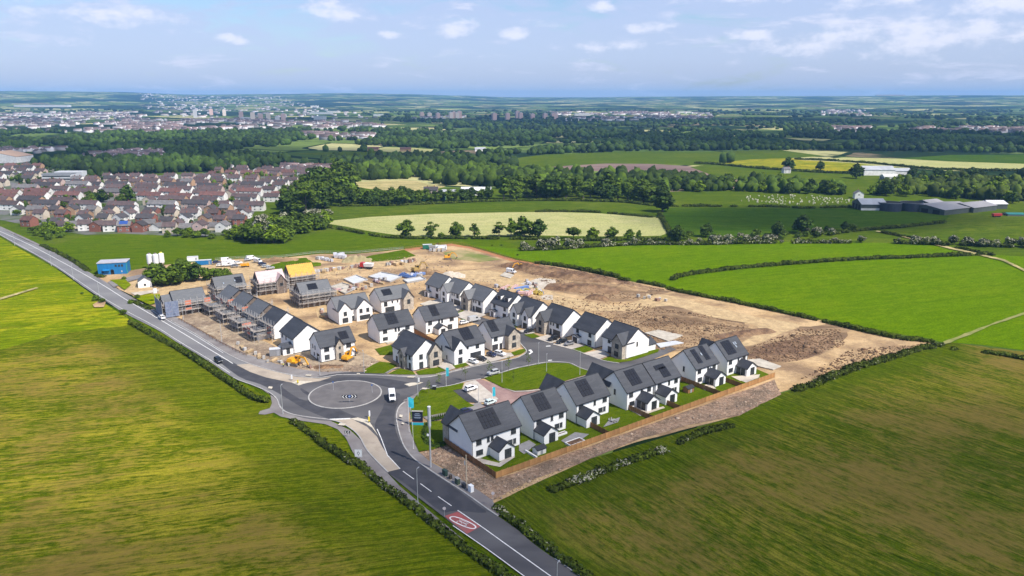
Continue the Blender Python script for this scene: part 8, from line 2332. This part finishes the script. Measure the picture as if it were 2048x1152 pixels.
for i, (x, y, a) in enumerate(((1079, 909, 37), (1377, 786, 37))):
    p = G(x, y)
    r = thing('garden_shed', ['small dark roofed shed against the long fence by the first garden', 'low dark shed beside the house with two solar strips'][i], 'shed', (p.x, p.y, Z0 + 0.05), R(a), 'garden sheds')
    ob('wall', gable_walls(MB(), V2(-1.5, -1), V2(1, 0), 3.0, V2(0, 1), 2.2, 0, 1.7, 0.6), M_planter if i == 0 else M_timber_d, r)
    ob('roof', gable_roof(MB(), V2(-1.5, -1), V2(1, 0), 3.0, V2(0, 1), 2.2, 1.7, 0.6, obb=0.2), M_trim, r)
    ob('door', MB().box(-0.4, 0.4, -1.05, -1.0, 0, 1.5), M_grey, r)
p = G(1226, 846)
r = thing('garden_table', 'pale garden table with chairs on the grey patio', 'garden table', (p.x, p.y, Z0 + 0.06), R(37))
ob('table_top', MB().box(-0.9, 0.9, -0.5, 0.5, 0.7, 0.75), M_sill, r)
for sx in (-0.8, 0.8):
    for sy in (-0.4, 0.4):
        ob('leg', MB().box(sx - 0.04, sx + 0.04, sy - 0.04, sy + 0.04, 0, 0.7), M_grey, r)
for i in range(4):
    q = along(p) if False else p
    a = R(37)
    dx, dy = ((-0.5, -1.0), (0.5, -1.0), (-0.5, 1.0), (0.5, 1.0))[i]
    c = thing('garden_chair', 'pale garden chair drawn up to the patio table', 'chair', (p.x + dx * math.cos(a) - dy * math.sin(a), p.y + dx * math.sin(a) + dy * math.cos(a), Z0 + 0.06), a + (math.pi if dy > 0 else 0), 'garden chairs round the patio table')
    ob('seat', MB().box(-0.24, 0.24, -0.24, 0.24, 0.42, 0.47), M_sill, c)
    ob('backrest', MB().box(-0.24, 0.24, -0.28, -0.23, 0.47, 0.95), M_sill, c)
    for sx in (-0.2, 0.2):
        for sy in (-0.2, 0.2):
            ob('leg', MB().box(sx - 0.025, sx + 0.025, sy - 0.025, sy + 0.025, 0, 0.42), M_grey, c)
# ---- stones and clods lying on the bare ground
def rubble(name, polys, n, size, seed, m):
    rng = np.random.default_rng(seed)
    P = []
    for poly, k in zip(polys, n):
        w = np.array([[q.x, q.y] for q in gpoly(poly)])
        lo, hi = w.min(0), w.max(0)
        pts = rng.uniform(lo, hi, (k * 5, 2))
        P.append(pts[in_poly(pts[:, 0], pts[:, 1], w)][:k])
    pts = np.concatenate(P)
    k = len(pts)
    B, F = ICO1
    r = size * rng.lognormal(0, 0.5, k)
    v = B[None] * rng.uniform(0.6, 1.3, (k, len(B), 1)) * np.stack([r, r * rng.uniform(0.6, 1.2, k), r * rng.uniform(0.4, 0.8, k)], 1)[:, None, :]
    v[:, :, 0] += pts[:, 0, None]
    v[:, :, 1] += pts[:, 1, None]
    v[:, :, 2] += Z0 + 0.02
    o = ob(name, np_mesh(name, v.reshape(-1, 3), (F[None] + (np.arange(k) * len(B))[:, None, None]).reshape(-1, 3), [m], np.repeat(rng.uniform(0, 1, k), len(B))))
    o['kind'] = 'stuff'
M_stonebit = mat('loose_stone', (0.34, 0.27, 0.20), (0.22, 0.16, 0.11), 0.8, 0.95, 3, tint=0.5, tint_c=(1.6, 1.5, 1.45))
M_clod = mat('soil_clod', (0.20, 0.125, 0.07), (0.13, 0.08, 0.045), 0.8, 0.95, 3, tint=0.5, tint_c=(1.5, 1.4, 1.3))
rubble('rubble', [[(838, 908), (868, 902), (889, 892), (992, 962), (985, 1002), (960, 985), (900, 945)], [(992, 964), (1060, 939), (1200, 889), (1550, 763), (1562, 790), (1480, 832), (1375, 850), (1282, 876), (1180, 918), (990, 1003)]], [900, 4200], 0.13, 1, M_stonebit)
rubble('rubble', [[(470, 700), (560, 730), (640, 745), (730, 745), (755, 722), (700, 735), (600, 735), (540, 715), (480, 690), (430, 660)], [(640, 650), (760, 600), (860, 556), (1000, 560), (900, 620), (720, 660)], [(560, 560), (660, 535), (860, 505), (920, 500), (900, 545), (760, 590), (680, 600)]], [900, 900, 900], 0.22, 2, M_stonebit)
rubble('clods', [[(1010, 532), (1040, 524), (1160, 543), (1330, 580), (1300, 600), (1190, 596), (1105, 580), (1060, 548)], [(1130, 700), (1180, 655), (1280, 612), (1420, 632), (1500, 655), (1440, 690), (1330, 705)], [(1480, 725), (1500, 695), (1600, 660), (1680, 660), (1690, 690), (1590, 724)], [(1600, 760), (1700, 700), (1840, 690), (1760, 722)], [(1040, 590), (1300, 610), (1500, 650), (1330, 690), (1200, 680)]], [1500, 2200, 1500, 700, 1500], 0.22, 3, M_clod)
# ================================================================== CLOUDS OVERHEAD: real clouds above the place, they shade the land
m = bpy.data.materials.new('cloud_vapour')
m.use_nodes = True
t = NT(m.node_tree)
t.n.clear()
tc = t.add('ShaderNodeTexCoord')
sp = t.add('ShaderNodeSeparateXYZ')
t.link(tc.outputs['Object'], sp.inputs[0])
r2 = t.math('SQRT', t.math('ADD', t.math('MULTIPLY', sp.outputs[0], sp.outputs[0]), t.math('MULTIPLY', sp.outputs[1], sp.outputs[1])))
geo_ = t.add('ShaderNodeNewGeometry')
nz = t.noise(geo_.outputs['Position'], 0.006, 5, 0.6)
den = t.ramp(t.math('ADD', t.math('SUBTRACT', 1.0, r2), t.math('MULTIPLY', t.math('SUBTRACT', nz, 0.5), 0.9)), 0.02, 0.42)
oc = t.add('ShaderNodeObjectInfo')
al = t.math('MULTIPLY', den, t.math('ADD', 0.0, oc.outputs['Alpha']))
tr, df, mx, mo = t.add('ShaderNodeBsdfTransparent'), t.add('ShaderNodeBsdfDiffuse'), t.add('ShaderNodeMixShader'), t.add('ShaderNodeOutputMaterial')
df.inputs[0].default_value = (0.9, 0.9, 0.92, 1)
t.link(al, mx.inputs[0])
t.link(tr.outputs[0], mx.inputs[1])
t.link(df.outputs[0], mx.inputs[2])
t.link(mx.outputs[0], mo.inputs['Surface'])
bm = bmesh.new()
bmesh.ops.create_icosphere(bm, subdivisions=4, radius=1.0)
for v in bm.verts:
    n = noise.noise(v.co * 2.3) + 0.5 * noise.noise(v.co * 5.1)
    v.co.z = (v.co.z * (0.30 if v.co.z > 0 else 0.06)) * (1 + 0.6 * n)
cloud_me = bpy.data.meshes.new('cloud')
bm.to_mesh(cloud_me)
bm.free()
cloud_me.materials.append(m)
def cloud(gx, gy, rx, ry, dens, z=950.0, a=0.0):
    """a cloud whose shade falls round the ground point (gx, gy)"""
    k = z / math.tan(SUN_EL)
    o = ob('cloud', cloud_me, loc=(gx + SUN_AZ.x * k, gy + SUN_AZ.y * k, z), rot=a, scale=(rx, ry, max(rx, ry) * 0.5))
    o.color = (1, 1, 1, dens)
    o['kind'] = 'structure'
CLOUDS = [(40, 85, 270, 150, 0.34, 0.35), (270, 600, 190, 85, 0.45, 0.1), (1050, 1750, 1250, 480, 0.5, 0.1), (-560, 1300, 620, 260, 0.42, -0.1), (300, 3300, 2400, 600, 0.5, 0.0), (-2400, 3000, 900, 500, 0.4, 0.0)]
for (x, y, rx, ry, d, a) in CLOUDS:
    cloud(x, y, rx, ry, d, a=a)
